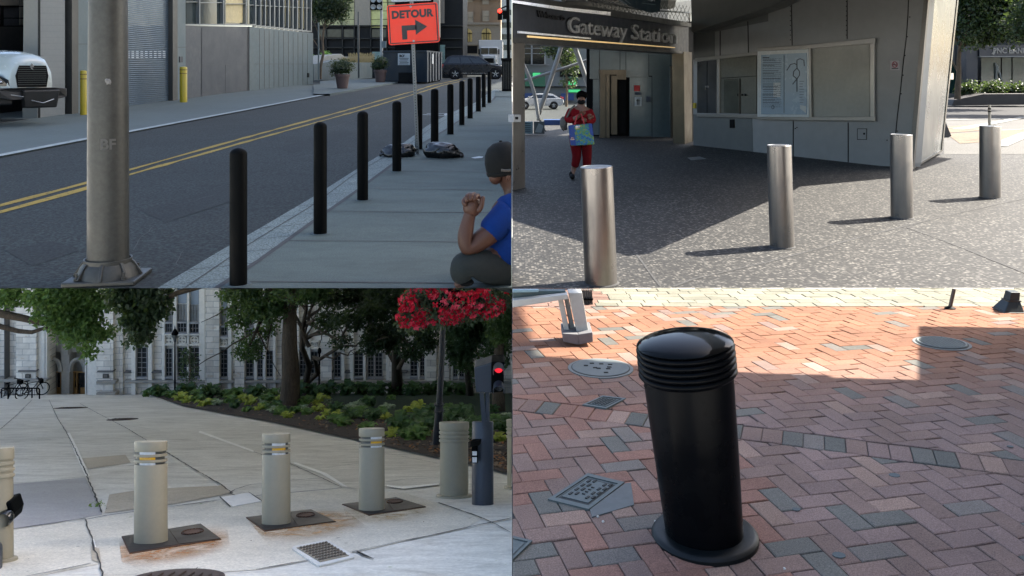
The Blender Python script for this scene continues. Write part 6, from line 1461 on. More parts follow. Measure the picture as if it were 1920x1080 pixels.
for x0, x1 in ((68, 86), (161, 180), (83, 88), (159, 164), (246, 254), (277, 285), (303, 309), (324, 331), (350.5, 354.5), (373, 384), (427, 434), (455, 460), (476, 482), (493, 498), (512, 517), (556, 560), (576, 582), (640, 646), (656, 663), (681, 686), (724, 730), (783, 787), (796, 801), (846, 849), (858, 861), (878, 882)): fr(m, x0, x1, TOP, 741, YF-.2, .25)
fr(m, 68, 84, TOP, 741, YF-.1, .1)
obj('shaft', m, M_lime2, uni, bevel=.02)
m = MB(); fr(m, 232, 959, 714, 719, YF-.28, .3); fr(m, -60, 86, 712, 717, YF-.45, .5); fr(m, 180, 216, 715, 720, YF-.5, .5); fr(m, 33, 68, 695, 697.5, YF-.42, .4, 1); fr(m, 182, 212, 695.5, 698, YF-.42, .4, 1)
for x0, x1 in ((232, 252), (282, 304), (393, 409), (437, 456), (604, 624), (646, 660), (748, 764)): fr(m, x0, x1, 697, 700, YF-.2, .25, 1)
fr(m, 180, 216, 737, 745, YF-.55, .55); fr(m, 7, 9, TOP, 742, YF-.4, .4, 1)
obj('moulding', m, [M_shst, mat('dark weathered ledge', (.13, .125, .12), .9)], uni, bevel=.02)
M_trac = M_lime2
def gwin(x0, x1, y0, y1, cols=2, rws=6, glass=None):
    m = MB(); fr(m, x0, x1, y0, y1, YF-.03, .03); wv = obj('window', m, glass or M_wgl, uni)
    m = MB()
    for i in range(1, cols): x = x0+(x1-x0)*i/cols; fr(m, x-.35, x+.35, y0, y1, YF-.09, .05)
    for j in range(rws+1): y = y0+(y1-y0)*j/rws; fr(m, x0, x1, y-.3, y+.3, YF-.08, .04)
    fr(m, x0-1, x0, y0, y1, YF-.14, .1); fr(m, x1, x1+1, y0, y1, YF-.14, .1); fr(m, x0-1.5, x1+1.5, y1, y1+3, YF-.22, .2)
    obj('leading', m, mat('grey window stone', (.32, .32, .32), .8), wv)
for x0, x1, y0, y1 in ((256.5, 274.5, 652, 708), (310, 322, 654, 707), (333, 350, 652, 708), (355, 373, 652, 708), (412, 426, 656, 708), (461, 474, 657, 707), (483, 492, 658, 708), (498.5, 511, 658, 708), (562, 574, 660, 708), (583, 595, 660, 708), (627, 638, 660, 708), (664.5, 680, 660, 707), (690, 700, 662, 708), (704, 716, 662, 708), (770, 782, 664, 707), (788, 795, 664, 707), (850, 857, 664, 708), (862, 869, 664, 708)):
    gwin(x0, x1, y0, y1, 2, 6)
M_shade = mat('window shade', (.36, .36, .34), .8)
for x0, x1, y0, y1 in ((310, 322, 572, 624), (333, 349, 571, 624), (356, 372, 572, 625), (411.5, 425, 580, 630), (461, 473, 585, 632), (664, 680, 560, 612), (690, 702, 560, 612), (500, 512, 575, 625)):
    gwin(x0, x1, (y0+y1)/2+8, y1, 3, 2); gwin(x0, x1, y0, (y0+y1)/2+6, 3, 3, M_shade)
m = MB()
for x0, x1, y1 in ((310, 322, 566), (333, 349.5, 569), (356, 372.5, 571), (412, 425.5, 579), (461, 473, 580)): fr(m, x0, x1, TOP, y1, YF-.06, .05)
obj('spandrel', m, M_sp, uni)
m = MB()
for x0, x1, y0, y1 in ((309, 324, 627, 648), (332, 351, 627, 648), (355, 374, 627, 648), (411, 427, 633, 651), (255, 276, 630, 648), (461, 475, 636, 652), (583, 596, 640, 655), (556, 575, 640, 655)):
    fr(m, x0, x1, y0, y0+2, YF-.25, .22); fr(m, x0, x1, y1-2, y1, YF-.28, .25); fr(m, x0, x1, y0, y1, YF-.02, .02, 1)
    c_ = at((x0+x1)/2, (y0+y1)/2, YF-.10); r_ = (y1-y0)/2/F*YF*.68
    for k_ in range(4):
        a_ = k_*math.pi/2+math.pi/4; cc = c_+V((math.cos(a_)*r_*.45, 0, math.sin(a_)*r_*.45)); P = [cc+V((math.cos(t)*r_*.5, 0, math.sin(t)*r_*.5)) for t in [q*math.pi/4 for q in range(9)]]; m.tube(P, .022, 5)
    P = [c_+V((math.cos(t)*r_, 0, math.sin(t)*r_)) for t in [q*math.pi/6 for q in range(13)]]; m.tube(P, .03, 5)
obj('tracery_panel', m, [M_trac, M_shst], uni)
# doorway
m = MB(); fr(m, 86, 163, TOP, 760, YF+1.2, .5); fr(m, 115, 130, 640, 742, YF+.55, .7); fr(m, 120, 127, 648, 665, YF+.45, .15)
for x0, x1 in ((89, 114.5), (130.5, 161)):
    cx_ = (x0+x1)/2; w_ = (x1-x0)/2
    for s_ in (0, 3):
        P = [at(cx_+(w_-s_)*math.cos(t), 697-(24-s_)*math.sin(t)**.85, YF+.5+s_*.08) for t in [math.pi*q/14 for q in range(15)]]; m.tube(P, .07, 6)
fr(m, 86, 163, TOP, 660, YF+.8, .3)
m2 = MB()
obj('portal', m, M_shst, uni)
m = MB(); a0, a1 = at(86.5, 700, YF), at(162.5, 700, YF)
m.box(a0.x-.1, a0.x, YF, YF+1.7, -13.5, -3); m.box(a1.x, a1.x+.1, YF, YF+1.7, -13.5, -3); obj('reveal', m, M_shst, uni)
for x0, x1 in ((89, 114.5), (131, 161)):
    m = MB(); fr(m, x0, x1, 697, 742, YF+1.0, .1); dd = obj('door', m, mat('door dark glass', (.006, .006, .006), .3), uni)
    m = MB()
    for x in (x0, x0+6.5, x0+12, x1-1.8): fr(m, x, x+1.8, 697, 742, YF+.9, .1)
    fr(m, x0, x0+13, 727, 741, YF+.93, .08); fr(m, x0, x1, 697, 699, YF+.88, .1); fr(m, x1-10, x1, 727, 741, YF+.93, .08)
    obj('wood_frame', m, mat('golden oak', (.28, .15, .045), .5, var=.2), dd)
    m = MB(); fr(m, x0+2, x0+6, 702, 724, YF+.95, .02); obj('bright_reflection_pane', m, mat('pale pane', (.45, .45, .43), .3), dd)
for x0, x1 in ((47, 56.5), (192.5, 203)): m = MB(); fr(m, x0, x1, 702, 709, YF-.42, .05); pq = obj('plaque', m, mat('bronze plaque', (.045, .042, .04), .5, .4), uni); m = MB(); [fr(m, x0+1.5, x1-1.5, 703.5+q*1.7, 704.1+q*1.7, YF-.43, .01) for q in range(3)]; obj('plaque_lettering', m, M_shst, pq)

# lamp post, thin post, sapling
lt = thing('garden_lamp', 'black Victorian style lamp post with a lantern before the bay window', 'lamp post', ll(328, 745))
Yl = ll(328, 745).y; m = MB(); bl_ = at(328, 745, Yl); s_ = Yl/F
m.lathe([(3.2*s_, 0), (2.8*s_, 8*s_), (1.8*s_, 12*s_), (1.5*s_, 90*s_), (1.3*s_, 103*s_), (2.4*s_, 105*s_)], bl_, 16); obj('pole', m, M_black, lt, 40)
m = MB(); m.lathe([(2*s_, 104*s_), (5*s_, 118*s_), (5.6*s_, 119*s_)], bl_, 12); ln_ = obj('lantern', m, glassy('lantern glass', (.10, .11, .11)), lt)
m = MB(); m.lathe([(6.5*s_, 118*s_), (6*s_, 121*s_), (2.5*s_, 127*s_), (1*s_, 129*s_), (.5*s_, 134*s_), (0, 135*s_)], bl_, 16); obj('lantern_roof', m, M_black, ln_, 40)
Y6 = ll(599, 742).y; m = MB(); m.tube([at(598, 745, Y6), at(599, 660, Y6)], 1.6/F*Y6, 8); m.ball(at(599, 658, Y6), .09, .09, .14); solo('thin_lamp_post', m, M_black, 'thin black post in the bed between the two dark trees', 'post', at(598, 745, Y6), smooth=60)
M_ldark = leafmat('shaded leaf', (.018, .038, .016), (.05, .095, .034), .35); M_lmid = leafmat('green leaf', (.030, .070, .018), (.085, .16, .045), .4); M_lblack = leafmat('dark maple leaf', (.009, .020, .012), (.024, .046, .022), .2)
tree('sapling', 'thin young tree in front of the bay window', 'tree', ll(355, 745), [(at(355, 690, 37), .42, .3, .7), (at(350, 665, 37), .3, .2, .35)], 260, .09, leafmat('sapling leaf', (.03, .05, .03), (.07, .10, .06), .3), .03, 31, at(355, 652, 37), kids=2)
# trees
def C(px, py, Y, rx, ry=None, rz=None): r_ = Y/F; return (at(px, py, Y), rx*r_, (ry or rx)*r_, (rz or rx)*r_)
M_barkw = M_bark
tree('plaza_tree', 'big brown trunked tree standing in the middle of the mulch bed', 'tree', ll(543, 762), [C(500, 570, 27, 50, 50, 26), C(452, 585, 27.5, 26, 30, 30), C(466, 652, 28, 26, 25, 22), C(570, 545, 26, 50, 45, 15), C(450, 545, 27, 34, 40, 18), C(500, 615, 28.5, 16, 25, 14), C(610, 505, 26, 60, 50, 26)], 4300, .105, M_ldark, .33, 41, at(541, 420, 26.9), kids=0, lo=.9)
tree('plaza_tree', 'dark forked tree just right of the big brown trunk', 'tree', ll(576, 741), [C(640, 550, 31, 50, 40, 20), C(612, 600, 31, 22, 30, 16), C(655, 600, 30, 34, 40, 14), C(700, 555, 31, 40, 40, 22), C(640, 640, 32, 20, 22, 9), C(590, 540, 30, 40, 40, 20)], 3000, .11, M_lblack, .17, 42, at(574, 540, 31), limbs=[(ll(577, 741)+V((0, 0, .6)), at(660, 600, 30.5), .12), (at(580, 650, 31), at(540, 560, 31), .08)])
tree('plaza_tree', 'dark thick trunked tree left of the flower basket', 'tree', ll(745, 742), [C(720, 630, 31, 38, 35, 24), C(765, 600, 30, 40, 35, 24), C(705, 580, 30, 33, 35, 20), C(770, 655, 29.5, 28, 30, 15), C(740, 550, 29, 50, 40, 24), C(692, 650, 31, 18, 22, 12), C(800, 632, 29, 24, 26, 24)], 4600, .105, M_lblack, .27, 43, at(742, 540, 31), limbs=[(at(748, 690, 31), at(790, 630, 30), .1)])
tree('plaza_tree', 'leafy green tree behind the lamp post with the flower basket', 'tree', ll(882, 744), [C(865, 640, 29, 30, 26, 50), C(850, 600, 28, 32, 30, 28), C(900, 600, 29, 40, 35, 45), C(930, 650, 28, 26, 22, 50), C(885, 560, 27, 55, 40, 30), C(800, 580, 28, 40, 34, 22), C(900, 700, 29, 18, 18, 20)], 6800, .11, leafmat('pale green leaf', (.018, .045, .022), (.055, .10, .045), .3), .17, 44, at(884, 560, 29))
tree('plaza_tree', 'mossy trunked tree at the right edge behind the gate signal', 'tree', ll(935, 775), [C(940, 600, 23, 22, 24, 40), C(945, 560, 23, 14, 30, 30)], 1600, .10, M_ldark, .19, 45, at(934, 520, 23.6))
def hang(name, lab, blobs, limbs, n, lm, seed, base_):
    rr = random.Random(seed); t = thing(name, lab, 'tree', base_)
    m = MB(); m.tube([base_, base_+V((.2, 0, 2.2)), V(limbs[0][0])], [.3, .24, .16], 12)
    for L in limbs: m.tube([V(p) for p in L[:-1]], [L[-1]*(1-.6*i/(len(L)-2)) for i in range(len(L)-1)], 8)
    for c_ in blobs: branchy(m, V(limbs[0][-3]), V(c_[0]), .035, rr, 2, 4)
    obj('trunk', m, M_bark, t, 60); m = MB(); leaves(m, blobs, n, .085, rng=rr); obj('crown', m, lm, t)
YH = 16.0; bse = V((-11.6, YH, zLL(YH)))
hang('overhanging_tree', 'tree standing off the left edge whose green boughs hang before the entrance', [C(115, 548, YH, 55, 60, 22), C(140, 590, YH, 46, 50, 24), C(152, 625, YH-.3, 32, 30, 16), C(92, 580, YH, 22, 30, 18), C(190, 620, YH, 24, 22, 10), C(166, 655, YH, 12, 12, 14), C(18, 552, YH, 26, 28, 15), C(178, 560, YH, 24, 28, 22)],
     [(at(-140, 560, YH), at(-60, 578, YH), at(0, 588, YH), at(45, 597, YH), at(80, 606, YH), at(108, 580, YH), at(112, 565, YH), .10), (at(-60, 600, YH), at(0, 612, YH), at(35, 621, YH), at(60, 623, YH), at(84, 615, YH), at(110, 620, YH), .06)], 3500, M_lmid, 51, bse)
YH2 = 14.0
hang('overhanging_tree', 'dark maple bough hanging from above between the entrance and the bay window', [C(245, 552, YH2, 34, 34, 18), C(262, 592, YH2, 27, 30, 22), C(258, 626, YH2, 18, 20, 13), C(288, 552, YH2, 24, 26, 16), C(300, 575, YH2, 14, 16, 11), C(232, 545, YH2, 26, 26, 10)],
     [(at(-260, 470, YH2), at(50, 478, YH2), at(430, 520, YH2), at(360, 541, YH2), at(330, 550, YH2), at(300, 566, YH2), at(280, 575, YH2), .07)], 2200, M_lblack, 52, V((-11.5, YH2, zLL(YH2))))
# planting
def hosta(name, lab, c, c2, n, L, up, seed, gp):
    rr = random.Random(seed); t = MB()
    for k_ in range(n):
        a_ = rr.uniform(0, 6.28); e_ = rr.uniform(up*.5, up*1.4); d = V((math.cos(a_), math.sin(a_), 0)); l_ = L*rr.uniform(.6, 1.15); w_ = l_*rr.uniform(.2, .32); s_ = V((-d.y, d.x, 0))
        o = V((rr.uniform(-1, 1), rr.uniform(-1, 1), 0))*L*.15
        p = [o, o+d*l_*.45+V((0, 0, l_*e_)), o+d*l_*.8+V((0, 0, l_*e_*1.05)), o+d*l_*1.1+V((0, 0, l_*e_*.75))]
        t.add([p[0], p[1]-s_*w_, p[1]+V((0, 0, -w_*.2)), p[1]+s_*w_, p[2]-s_*w_*.8, p[2]+V((0, 0, -w_*.2)), p[2]+s_*w_*.8, p[3]], [(0, 1, 2), (0, 2, 3), (1, 4, 5, 2), (2, 5, 6, 3), (4, 7, 5), (5, 7, 6)])
    return solo(name, t, leafmat(lab+' leaf', c, c2, .3), lab, 'plant', (0, 0, 0), gp)
protos = [hosta('hosta', 'green hosta clump in the mulch bed', (.045, .11, .025), (.11, .20, .045), 38, .28, .6, 1, 'green hostas in the bed'), hosta('hosta', 'yellow-green hosta clump in the mulch bed', (.20, .26, .03), (.42, .45, .07), 34, .26, .55, 2, 'yellow-green hostas in the bed'),
          hosta('hosta', 'white edged pale hosta clump in the mulch bed', (.13, .19, .11), (.34, .40, .28), 32, .25, .6, 3, 'pale hostas in the bed'), hosta('fern', 'dark green fern-like clump in the mulch bed', (.020, .055, .02), (.05, .11, .038), 60, .30, .9, 4, 'dark ferns in the bed')]
used = [False]*4; rr = random.Random(6)
spots = [(338, 752, 1, 1.2), (350, 757, 1, 1.0), (372, 756, 0, 1.0), (383, 763, 1, 1.1), (408, 761, 2, .9), (432, 757, 0, 1.1), (455, 756, 1, 1.3), (470, 761, 1, 1.0), (440, 768, 3, .9), (486, 771, 1, .9), (500, 757, 0, 1.2), (515, 776, 2, 1.1), (527, 780, 0, .9), (554, 777, 0, .9), (568, 770, 2, .9),
         (594, 758, 1, 1.3), (608, 755, 1, 1.0), (575, 762, 0, 1.2), (612, 781, 1, .8), (628, 797, 0, 1.0), (645, 801, 0, .9), (665, 786, 0, 1.2), (680, 782, 0, 1.2), (655, 770, 2, 1.2), (672, 767, 2, 1.2), (690, 766, 3, 1.2), (700, 790, 3, .9), (715, 786, 0, 1.0), (728, 770, 2, 1.2), (745, 812, 3, 1.0), (760, 808, 0, 1.0), (772, 776, 1, 1.4), (790, 771, 1, 1.4), (800, 800, 0, 1.1), (785, 820, 1, .8),
         (806, 783, 3, 1.0), (838, 790, 2, 1.1), (855, 795, 3, 1.2), (845, 775, 0, 1.2), (870, 785, 3, 1.1), (930, 800, 0, 1.1), (945, 815, 3, 1.0), (735, 822, 1, .8), (760, 824, 0, .8), (900, 830, 3, .9), (935, 830, 1, .8), (600, 790, 1, .6), (318, 748, 0, 1.2), (300, 745, 3, 1.3), (285, 743, 3, 1.0), (275, 744, 0, 1.0),
         (395, 748, 3, 1.5), (420, 747, 0, 1.3), (480, 748, 3, 1.4), (540, 745, 3, 1.4), (560, 745, 3, 1.5), (590, 745, 3, 1.4), (615, 743, 3, 1.5), (650, 744, 3, 1.6), (680, 743, 3, 1.6), (710, 744, 3, 1.6), (740, 743, 3, 1.6), (775, 744, 3, 1.6), (805, 743, 3, 1.5), (835, 744, 3, 1.6), (865, 743, 3, 1.5), (350, 745, 3, 1.5), (372, 747, 0, 1.4), (445, 745, 0, 1.5), (510, 746, 0, 1.4)]
rx_ = random.Random(44)
for _ in range(60):
    y = 752+78*rx_.random(); x0 = interp([(746, 290), (760, 345), (784, 500), (810, 620), (830, 730)], y); x = rx_.uniform(x0+8, 955)
    if 525 < x < 565 and y < 770: continue
    if y < 784 and x > 640 and rx_.random() < .8: continue
    spots.append((x, y, rx_.choice((0, 0, 3, 3, 1, 2)), rx_.uniform(.7, 1.1)))
for x, y, kd, s_ in spots:
    o = protos[kd] if not used[kd] else copy_tree(protos[kd]); used[kd] = True
    p = ll(x, y); o.location = p+V((0, 0, .03)); s2 = s_*(.75 if y > 765 else .95)*.95; o.scale = (s2, s2, s2*.95); o.rotation_euler = (0, 0, rr.uniform(0, 6.28))
# lamp with the flower basket
Yb = 13.0; fb = ll(819, 838)
fl = thing('flower_lamp_post', 'dark fluted lamp post rising into the basket of red flowers', 'lamp post', fb)
m = MB(); m.tube([at(820, 834, Yb), at(821, 806, Yb), at(823, 775, Yb), at(823.5, 758, Yb)], [.075, .07, .062, .060], 16); m.tube([at(823.5, 760, Yb), at(828, 680, Yb), at(832, 560, Yb), at(833, 500, Yb)], [.048, .046, .044, .044], 16)
for y, r_ in ((758, .075), (770, .075), (806, .08)): c_ = at(823, y, Yb); m.tube([c_-V((0, 0, .012)), c_+V((0, 0, .012))], r_, 16)
m.tube([at(820, 838, Yb), at(820, 831, Yb)], .11, 16)
obj('pole', m, mat('dark slate paint', (.022, .025, .030), .4), fl, 40)
fbk = thing('flower_basket', 'hanging basket overflowing with red begonias near the upper right corner', 'flower basket', at(845, 590, Yb))
rr = random.Random(15); bl = [C(780, 590, Yb, 32, 36, 22), C(815, 565, Yb, 45, 40, 30), C(865, 560, Yb, 50, 40, 30), C(912, 565, Yb, 34, 36, 26), C(765, 605, Yb, 18, 20, 10), C(830, 590, Yb, 36, 30, 14), C(935, 560, Yb, 18, 24, 20), C(790, 560, Yb, 36, 36, 26), C(845, 578, Yb, 60, 40, 22)]
bl = [b_ for b_ in bl]
m = MB(); m.ball(at(850, 560, Yb), .42, .3, .22); obj('bowl', m, M_dark, fbk, 60)
m = MB(); leaves(m, bl, 3600, .06, rng=rr, shell=.5, droop=.5); obj('foliage', clip(m, V((-.01, 0, 0)), V((1, 0, 0))), leafmat('begonia leaf', (.03, .05, .035), (.09, .13, .09), .2), fbk)
m = MB()
for c_, rx, ry, rz in bl:
    for _ in range(int(2300*rx*rz)):
        q = V((rr.gauss(0, 1), -abs(rr.gauss(0, 1)), rr.gauss(0, 1))).normalized(); p = c_+V((q.x*rx, q.y*ry, q.z*rz))*rr.uniform(.9, 1.12)
        if mnoise.noise(p*5) < -.2 or p.x > -.07: continue
        s_ = rr.uniform(.024, .042); col_ = rr.choice([(.75, .02, .06), (.60, .01, .04), (.85, .06, .12), (.9, .12, .2)])
        for _ in range(5):
            d = V((rr.uniform(-1, 1), rr.uniform(-1, .2), rr.uniform(-1, 1))).normalized(); s1 = d.orthogonal().normalized()*s_*.6; m.add([p, p+d*s_+s1, p+d*s_*1.5, p+d*s_-s1], [(0, 1, 2, 3)], 0, col_)
obj('begonia_flowers', m, tintmat('petal tint', .5), fbk)
# bicycles and rack
def bike(c, yaw, lab):
    t = thing('bicycle', lab, 'bicycle', c, 'bicycles at the rack', (0, 0, yaw))
    for x in (-.38, .38):
        m = MB(); P = [V((x+.24*math.cos(a_*math.pi/12), 0, .25+.24*math.sin(a_*math.pi/12))) for a_ in range(25)]; m.tube(P, .022, 6); w_ = obj('wheel', m, M_tyre, t, 60, local=True)
        m = MB()
        for k_ in range(8): a_ = k_*math.pi/8; d = V((math.cos(a_), 0, math.sin(a_)))*.23; m.tube([V((x, 0, .25))-d, V((x, 0, .25))+d], .003, 4)
        obj('spokes', m, M_chrome, w_, local=True)
    m = MB()
    for P in ([(-.38, 0, .25), (-.08, 0, .25), (.22, 0, .58), (-.17, 0, .60), (-.38, 0, .25)], [(-.08, 0, .25), (-.2, 0, .68)], [(.38, 0, .25), (.2, 0, .72)], [(.2, -.2, .74), (.2, .2, .74)]): m.tube(P, .018, 6)
    obj('frame', m, M_black, t, 60, local=True)
    m = MB(); m.ball((-.2, 0, .70), .11, .05, .025); obj('saddle', m, M_dark, t, 60, local=True)
    m = MB(); m.box(.24, .38, -.12, .12, .5, .66); obj('basket', m, M_black, t, local=True, bevel=.02)
YR = ll(40, 748).y
bike(at(24, 748.5, YR), 1.15, 'bicycle seen end on at the left end of the rack'); bike(at(61, 745, YR+.5), .8, 'bicycle leaning at the right end of the rack')
m = MB()
for x0, x1, y in ((15, 74, 750), (3, 60, 746)):
    P = [at(x0, y, YR), at(x0, 730, YR), at(x0+2, 728, YR), at(x1-2, 728, YR), at(x1, 730, YR), at(x1, y, YR)]; m.tube(P, .028, 8)
for k_ in range(12): m.tube([at(20+k_*4.5, 728, YR), at(20+k_*4.5, 742, YR)], .008, 5)
m.tube([at(15, 740, YR), at(74, 740, YR)], .014, 6)
solo('bike_rack', m, M_black, 'black tubular bicycle rack left of the entrance', 'bike rack', at(44, 750, YR), smooth=60)
# ================================================================ LOWER RIGHT: the brick paving
def lr_(px, py): return g(px, py, zLR)
def onlr(x, y, dz=0): return V((x, y, zLR(y)+dz))
# bedding under the bricks, following the gentle swell of the ground
m = MB(); ys = [1.9+.12*i for i in range(44)]+[7.08]; xs = [0, 1, 2, 3, 4, 5.5, 7]
vs = [onlr(x, y, -.008) for y in ys for x in xs]; n_ = len(xs)
m.add(vs, [(j*n_+i, j*n_+i+1, (j+1)*n_+i+1, (j+1)*n_+i) for j in range(len(ys)-1) for i in range(n_-1)]); struct('brick_bedding', m, mat('bedding sand', (.030, .028, .027), .95, world=True))
W = .0865; TH = math.radians(13); cT, sT = math.cos(TH), math.sin(TH)
def clipconv(P, a_, b_, c_):      # keep a x + b y <= c
    out = []
    for i in range(len(P)):
        p, q = P[i], P[(i+1) % len(P)]; dp = a_*p[0]+b_*p[1]-c_; dq = a_*q[0]+b_*q[1]-c_
        if dp <= 0: out.append(p)
        if dp*dq < 0: t = dp/(dp-dq); out.append((p[0]+(q[0]-p[0])*t, p[1]+(q[1]-p[1])*t))
    return out
def shrink(P, d):
    cx_ = sum(p[0] for p in P)/len(P); cy_ = sum(p[1] for p in P)/len(P); out = []
    for x, y in P:
        L = math.hypot(x-cx_, y-cy_); k_ = max(.2, 1-d*1.35/max(L, .01)); out.append((cx_+(x-cx_)*k_, cy_+(y-cy_)*k_))
    return out
rb = random.Random(99)
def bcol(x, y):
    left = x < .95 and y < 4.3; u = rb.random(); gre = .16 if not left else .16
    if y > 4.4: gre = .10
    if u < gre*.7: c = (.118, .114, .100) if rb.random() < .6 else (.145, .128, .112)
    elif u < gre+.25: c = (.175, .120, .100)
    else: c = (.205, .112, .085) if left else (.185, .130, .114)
    f_ = max(0, min(1, (y-4.0)/1.1))  # far bricks turn orange: warmth of the sunlit patch is in the tint
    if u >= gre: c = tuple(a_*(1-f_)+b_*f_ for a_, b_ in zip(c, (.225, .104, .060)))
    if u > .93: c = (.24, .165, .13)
    k_ = rb.uniform(.90, 1.12)*(1.2-.26*max(0, min(1, (y-4.0)/1.1))); return tuple(v*k_*(.86-.1*max(0, min(1, (y-4.0)/1.1))) for v in c)  # near rows in shade are tinted lighter than the sunlit far rows
bricks = MB()
def brick(P, col_=None):
    if len(P) < 3: return
    A = abs(sum(P[i][0]*P[(i+1) % len(P)][1]-P[(i+1) % len(P)][0]*P[i][1] for i in range(len(P))))/2
    if A < .0006: return
    cx_ = sum(p[0] for p in P)/len(P); cy_ = sum(p[1] for p in P)/len(P)
    if cx_ > min(4.98, cy_*.66+1.2) or cy_ < 2.0: return
    g1 = shrink(P, rb.uniform(.0012, .0028)); g2 = shrink(P, .0062); h = rb.uniform(-.0018, .0018); tx, ty = rb.uniform(-.018, .018), rb.uniform(-.018, .018)
    def z(x, y, d): return onlr(x, y, d+h+(x-cx_)*tx+(y-cy_)*ty)
    n = len(P); vs = [z(x, y, -.012) for x, y in g1]+[z(x, y, -.0025) for x, y in g1]+[z(x, y, 0) for x, y in g2]
    ar = sum(P[i][0]*P[(i+1) % n][1]-P[(i+1) % n][0]*P[i][1] for i in range(n))
    fs = [tuple(range(2*n, 3*n)) if ar > 0 else tuple(range(3*n-1, 2*n-1, -1))]
    for j in (0, 1):
        for i in range(n): i2 = (i+1) % n; f = (j*n+i, j*n+i2, (j+1)*n+i2, (j+1)*n+i); fs.append(f if ar > 0 else f[::-1])
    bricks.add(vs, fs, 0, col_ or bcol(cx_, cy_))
# the soldier course: lower edge y = 4.08 - .356 x
S0, SK = 4.075, -.356; nl = math.hypot(1, SK); sw = .160
def rot(u, v, ox=1.0, oy=3.0): return (ox+u*cT-v*sT, oy+u*sT+v*cT)
for i in range(-60, 90):
    for j in range(-60, 70):
        d = (i-j) % 4
        if d == 0: R4 = [(i, j), (i+2, j), (i+2, j+1), (i, j+1)]
        elif d == 3: R4 = [(i, j), (i+1, j), (i+1, j+2), (i, j+2)]
        else: continue
        P = [rot(u*W, v*W) for u, v in R4]; cx_ = sum(p[0] for p in P)/4; cy_ = sum(p[1] for p in P)/4
        if cx_ < -.2 or cy_ > 6.5 or cy_ < 1.9 or cx_ > 5: continue
        P = clipconv(P, -1, 0, -.002)
        if len(P) < 3: continue
        P = clipconv(P, 0, 1, 6.33)
        if len(P) < 3: continue
        lo = clipconv(P, -SK, 1, S0); hi = clipconv(P, SK, -1, -(S0+.012+sw*nl))
        brick(lo); brick(hi)
e1 = V((1, SK)).normalized(); e2 = V((-e1.y, e1.x)); o0 = V((-.3, S0+.3*.356+.007))
for k_ in range(70):
    a_ = o0+e1*(k_*W); P = [tuple(a_), tuple(a_+e1*W), tuple(a_+e1*W+e2*sw), tuple(a_+e2*sw)]; P = clipconv([(p[0], p[1]) for p in P], -1, 0, -.002)
    if len(P) > 2: brick(P, None if k_ % 5 else (.10, .10, .088))
k = N('clay paver'); at_ = k.n('ShaderNodeAttribute'); at_.attribute_name = 'tint'; co = k.pos(); f1 = k.noise(co, 210, 3, .8); f2 = k.noise(co, 2.2, 5, .6)
a = k.mix(at_.outputs['Color'], k.ramp(f1, [(.33, .62), (.5, 1.0), (.68, 1.5)]), 1.0, 'MULTIPLY'); a = k.mix(a, k.ramp(f2, [(.3, .82), (.7, 1.15)]), 1.0, 'MULTIPLY')
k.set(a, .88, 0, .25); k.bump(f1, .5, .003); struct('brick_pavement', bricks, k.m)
# pale granite setts of the street behind
setts = MB(); bricks = setts; y = 6.345
while y < 7.07:
    x = -.1+rb.uniform(0, .1); h_ = .118
    while x < 5.2:
        w_ = rb.uniform(.16, .22); P = clipconv([(x, y), (x+w_, y), (x+w_, min(y+h_, 7.078)), (x, min(y+h_, 7.078))], -1, 0, -.002)
        if len(P) > 2 and not (x < .62 and True):
            kk = rb.uniform(.85, 1.15); brick(P, (.15*kk, .145*kk, .112*kk))
        elif len(P) > 2: kk = rb.uniform(.8, 1.2); brick(P, (.15*kk, .09*kk, .07*kk))
        x += w_
    y += h_
struct('granite_setts', setts, k.m)
# bollard
bb = lr_(1321, 1003); M_gloss = mat('glossy black enamel', (.0014, .0019, .0028), .30, var=.2, bump=.03, bscale=9, spec=.05, coat=.0); M_gl2 = mat('worn black enamel', (.003, .005, .006), .42, var=.3, bump=.05, bscale=20, spec=.2)
lean = -.100; t = thing('black_enamel_bollard', 'large glossy black bollard with a domed cap and five rings on brick paving', 'bollard', bb, None, (-.02, lean, 0))
m = MB(); m.lathe([(.131, .0), (.1325, .03), (.145, .30), (.155, .56)], n=72); obj('post', m, M_gloss, t, 40, local=True)
m = MB(); pr_ = [(.154, .545)]
for k_ in range(5):
    z0 = .553+k_*.0205; pr_ += [(.158, z0), (.1655, z0+.0022), (.1690, z0+.007), (.1690, z0+.012), (.1655, z0+.0165), (.1610, z0+.0185)]
pr_ += [(.150, .657)]
m.lathe(pr_, n=80); obj('ringed_collar', m, M_gloss, t, 60, local=True)
m = MB(); m.lathe([(.152, .654), (.164, .656), (.1665, .661), (.163, .666), (.145, .675), (.115, .684), (.075, .691), (.035, .6945), (0, .6955)], n=80); obj('dome_cap', m, mat('polished black cap', (.0015, .002, .0025), .09, bump=.03, bscale=5, spec=.12), t, 60, local=True)
m = MB(); m.lathe([(.131, .013), (.165, .013), (.174, .009), (.181, .001), (.182, -.02)], n=72, M=Matrix.Rotation(.075, 4, 'Y') @ Matrix.Translation((0, 0, .004))); fo = obj('base_flange', m, M_gl2, t, 35, local=True)
m = MB(); m.ball((-.151, -.02, .535), .007, .007, .007); obj('set_screw', m, M_dark, t, 40, local=True)
rs = random.Random(4); m = MB()
for k_ in range(26):
    a_ = rs.uniform(-2.9, -.3); z_ = rs.uniform(.04, .5); r_ = .130+.021*z_/.515+.0012; c_ = V((math.cos(a_)*r_, math.sin(a_)*r_, z_)); u_ = V((-math.sin(a_), math.cos(a_), 0)); s_ = rs.uniform(.0008, .002); l_ = rs.uniform(.001, .006)
    m.add([c_-u_*s_, c_+u_*s_, c_+u_*s_+V((0, 0, l_)), c_-u_*s_+V((0, 0, l_))], [(0, 1, 2, 3)])
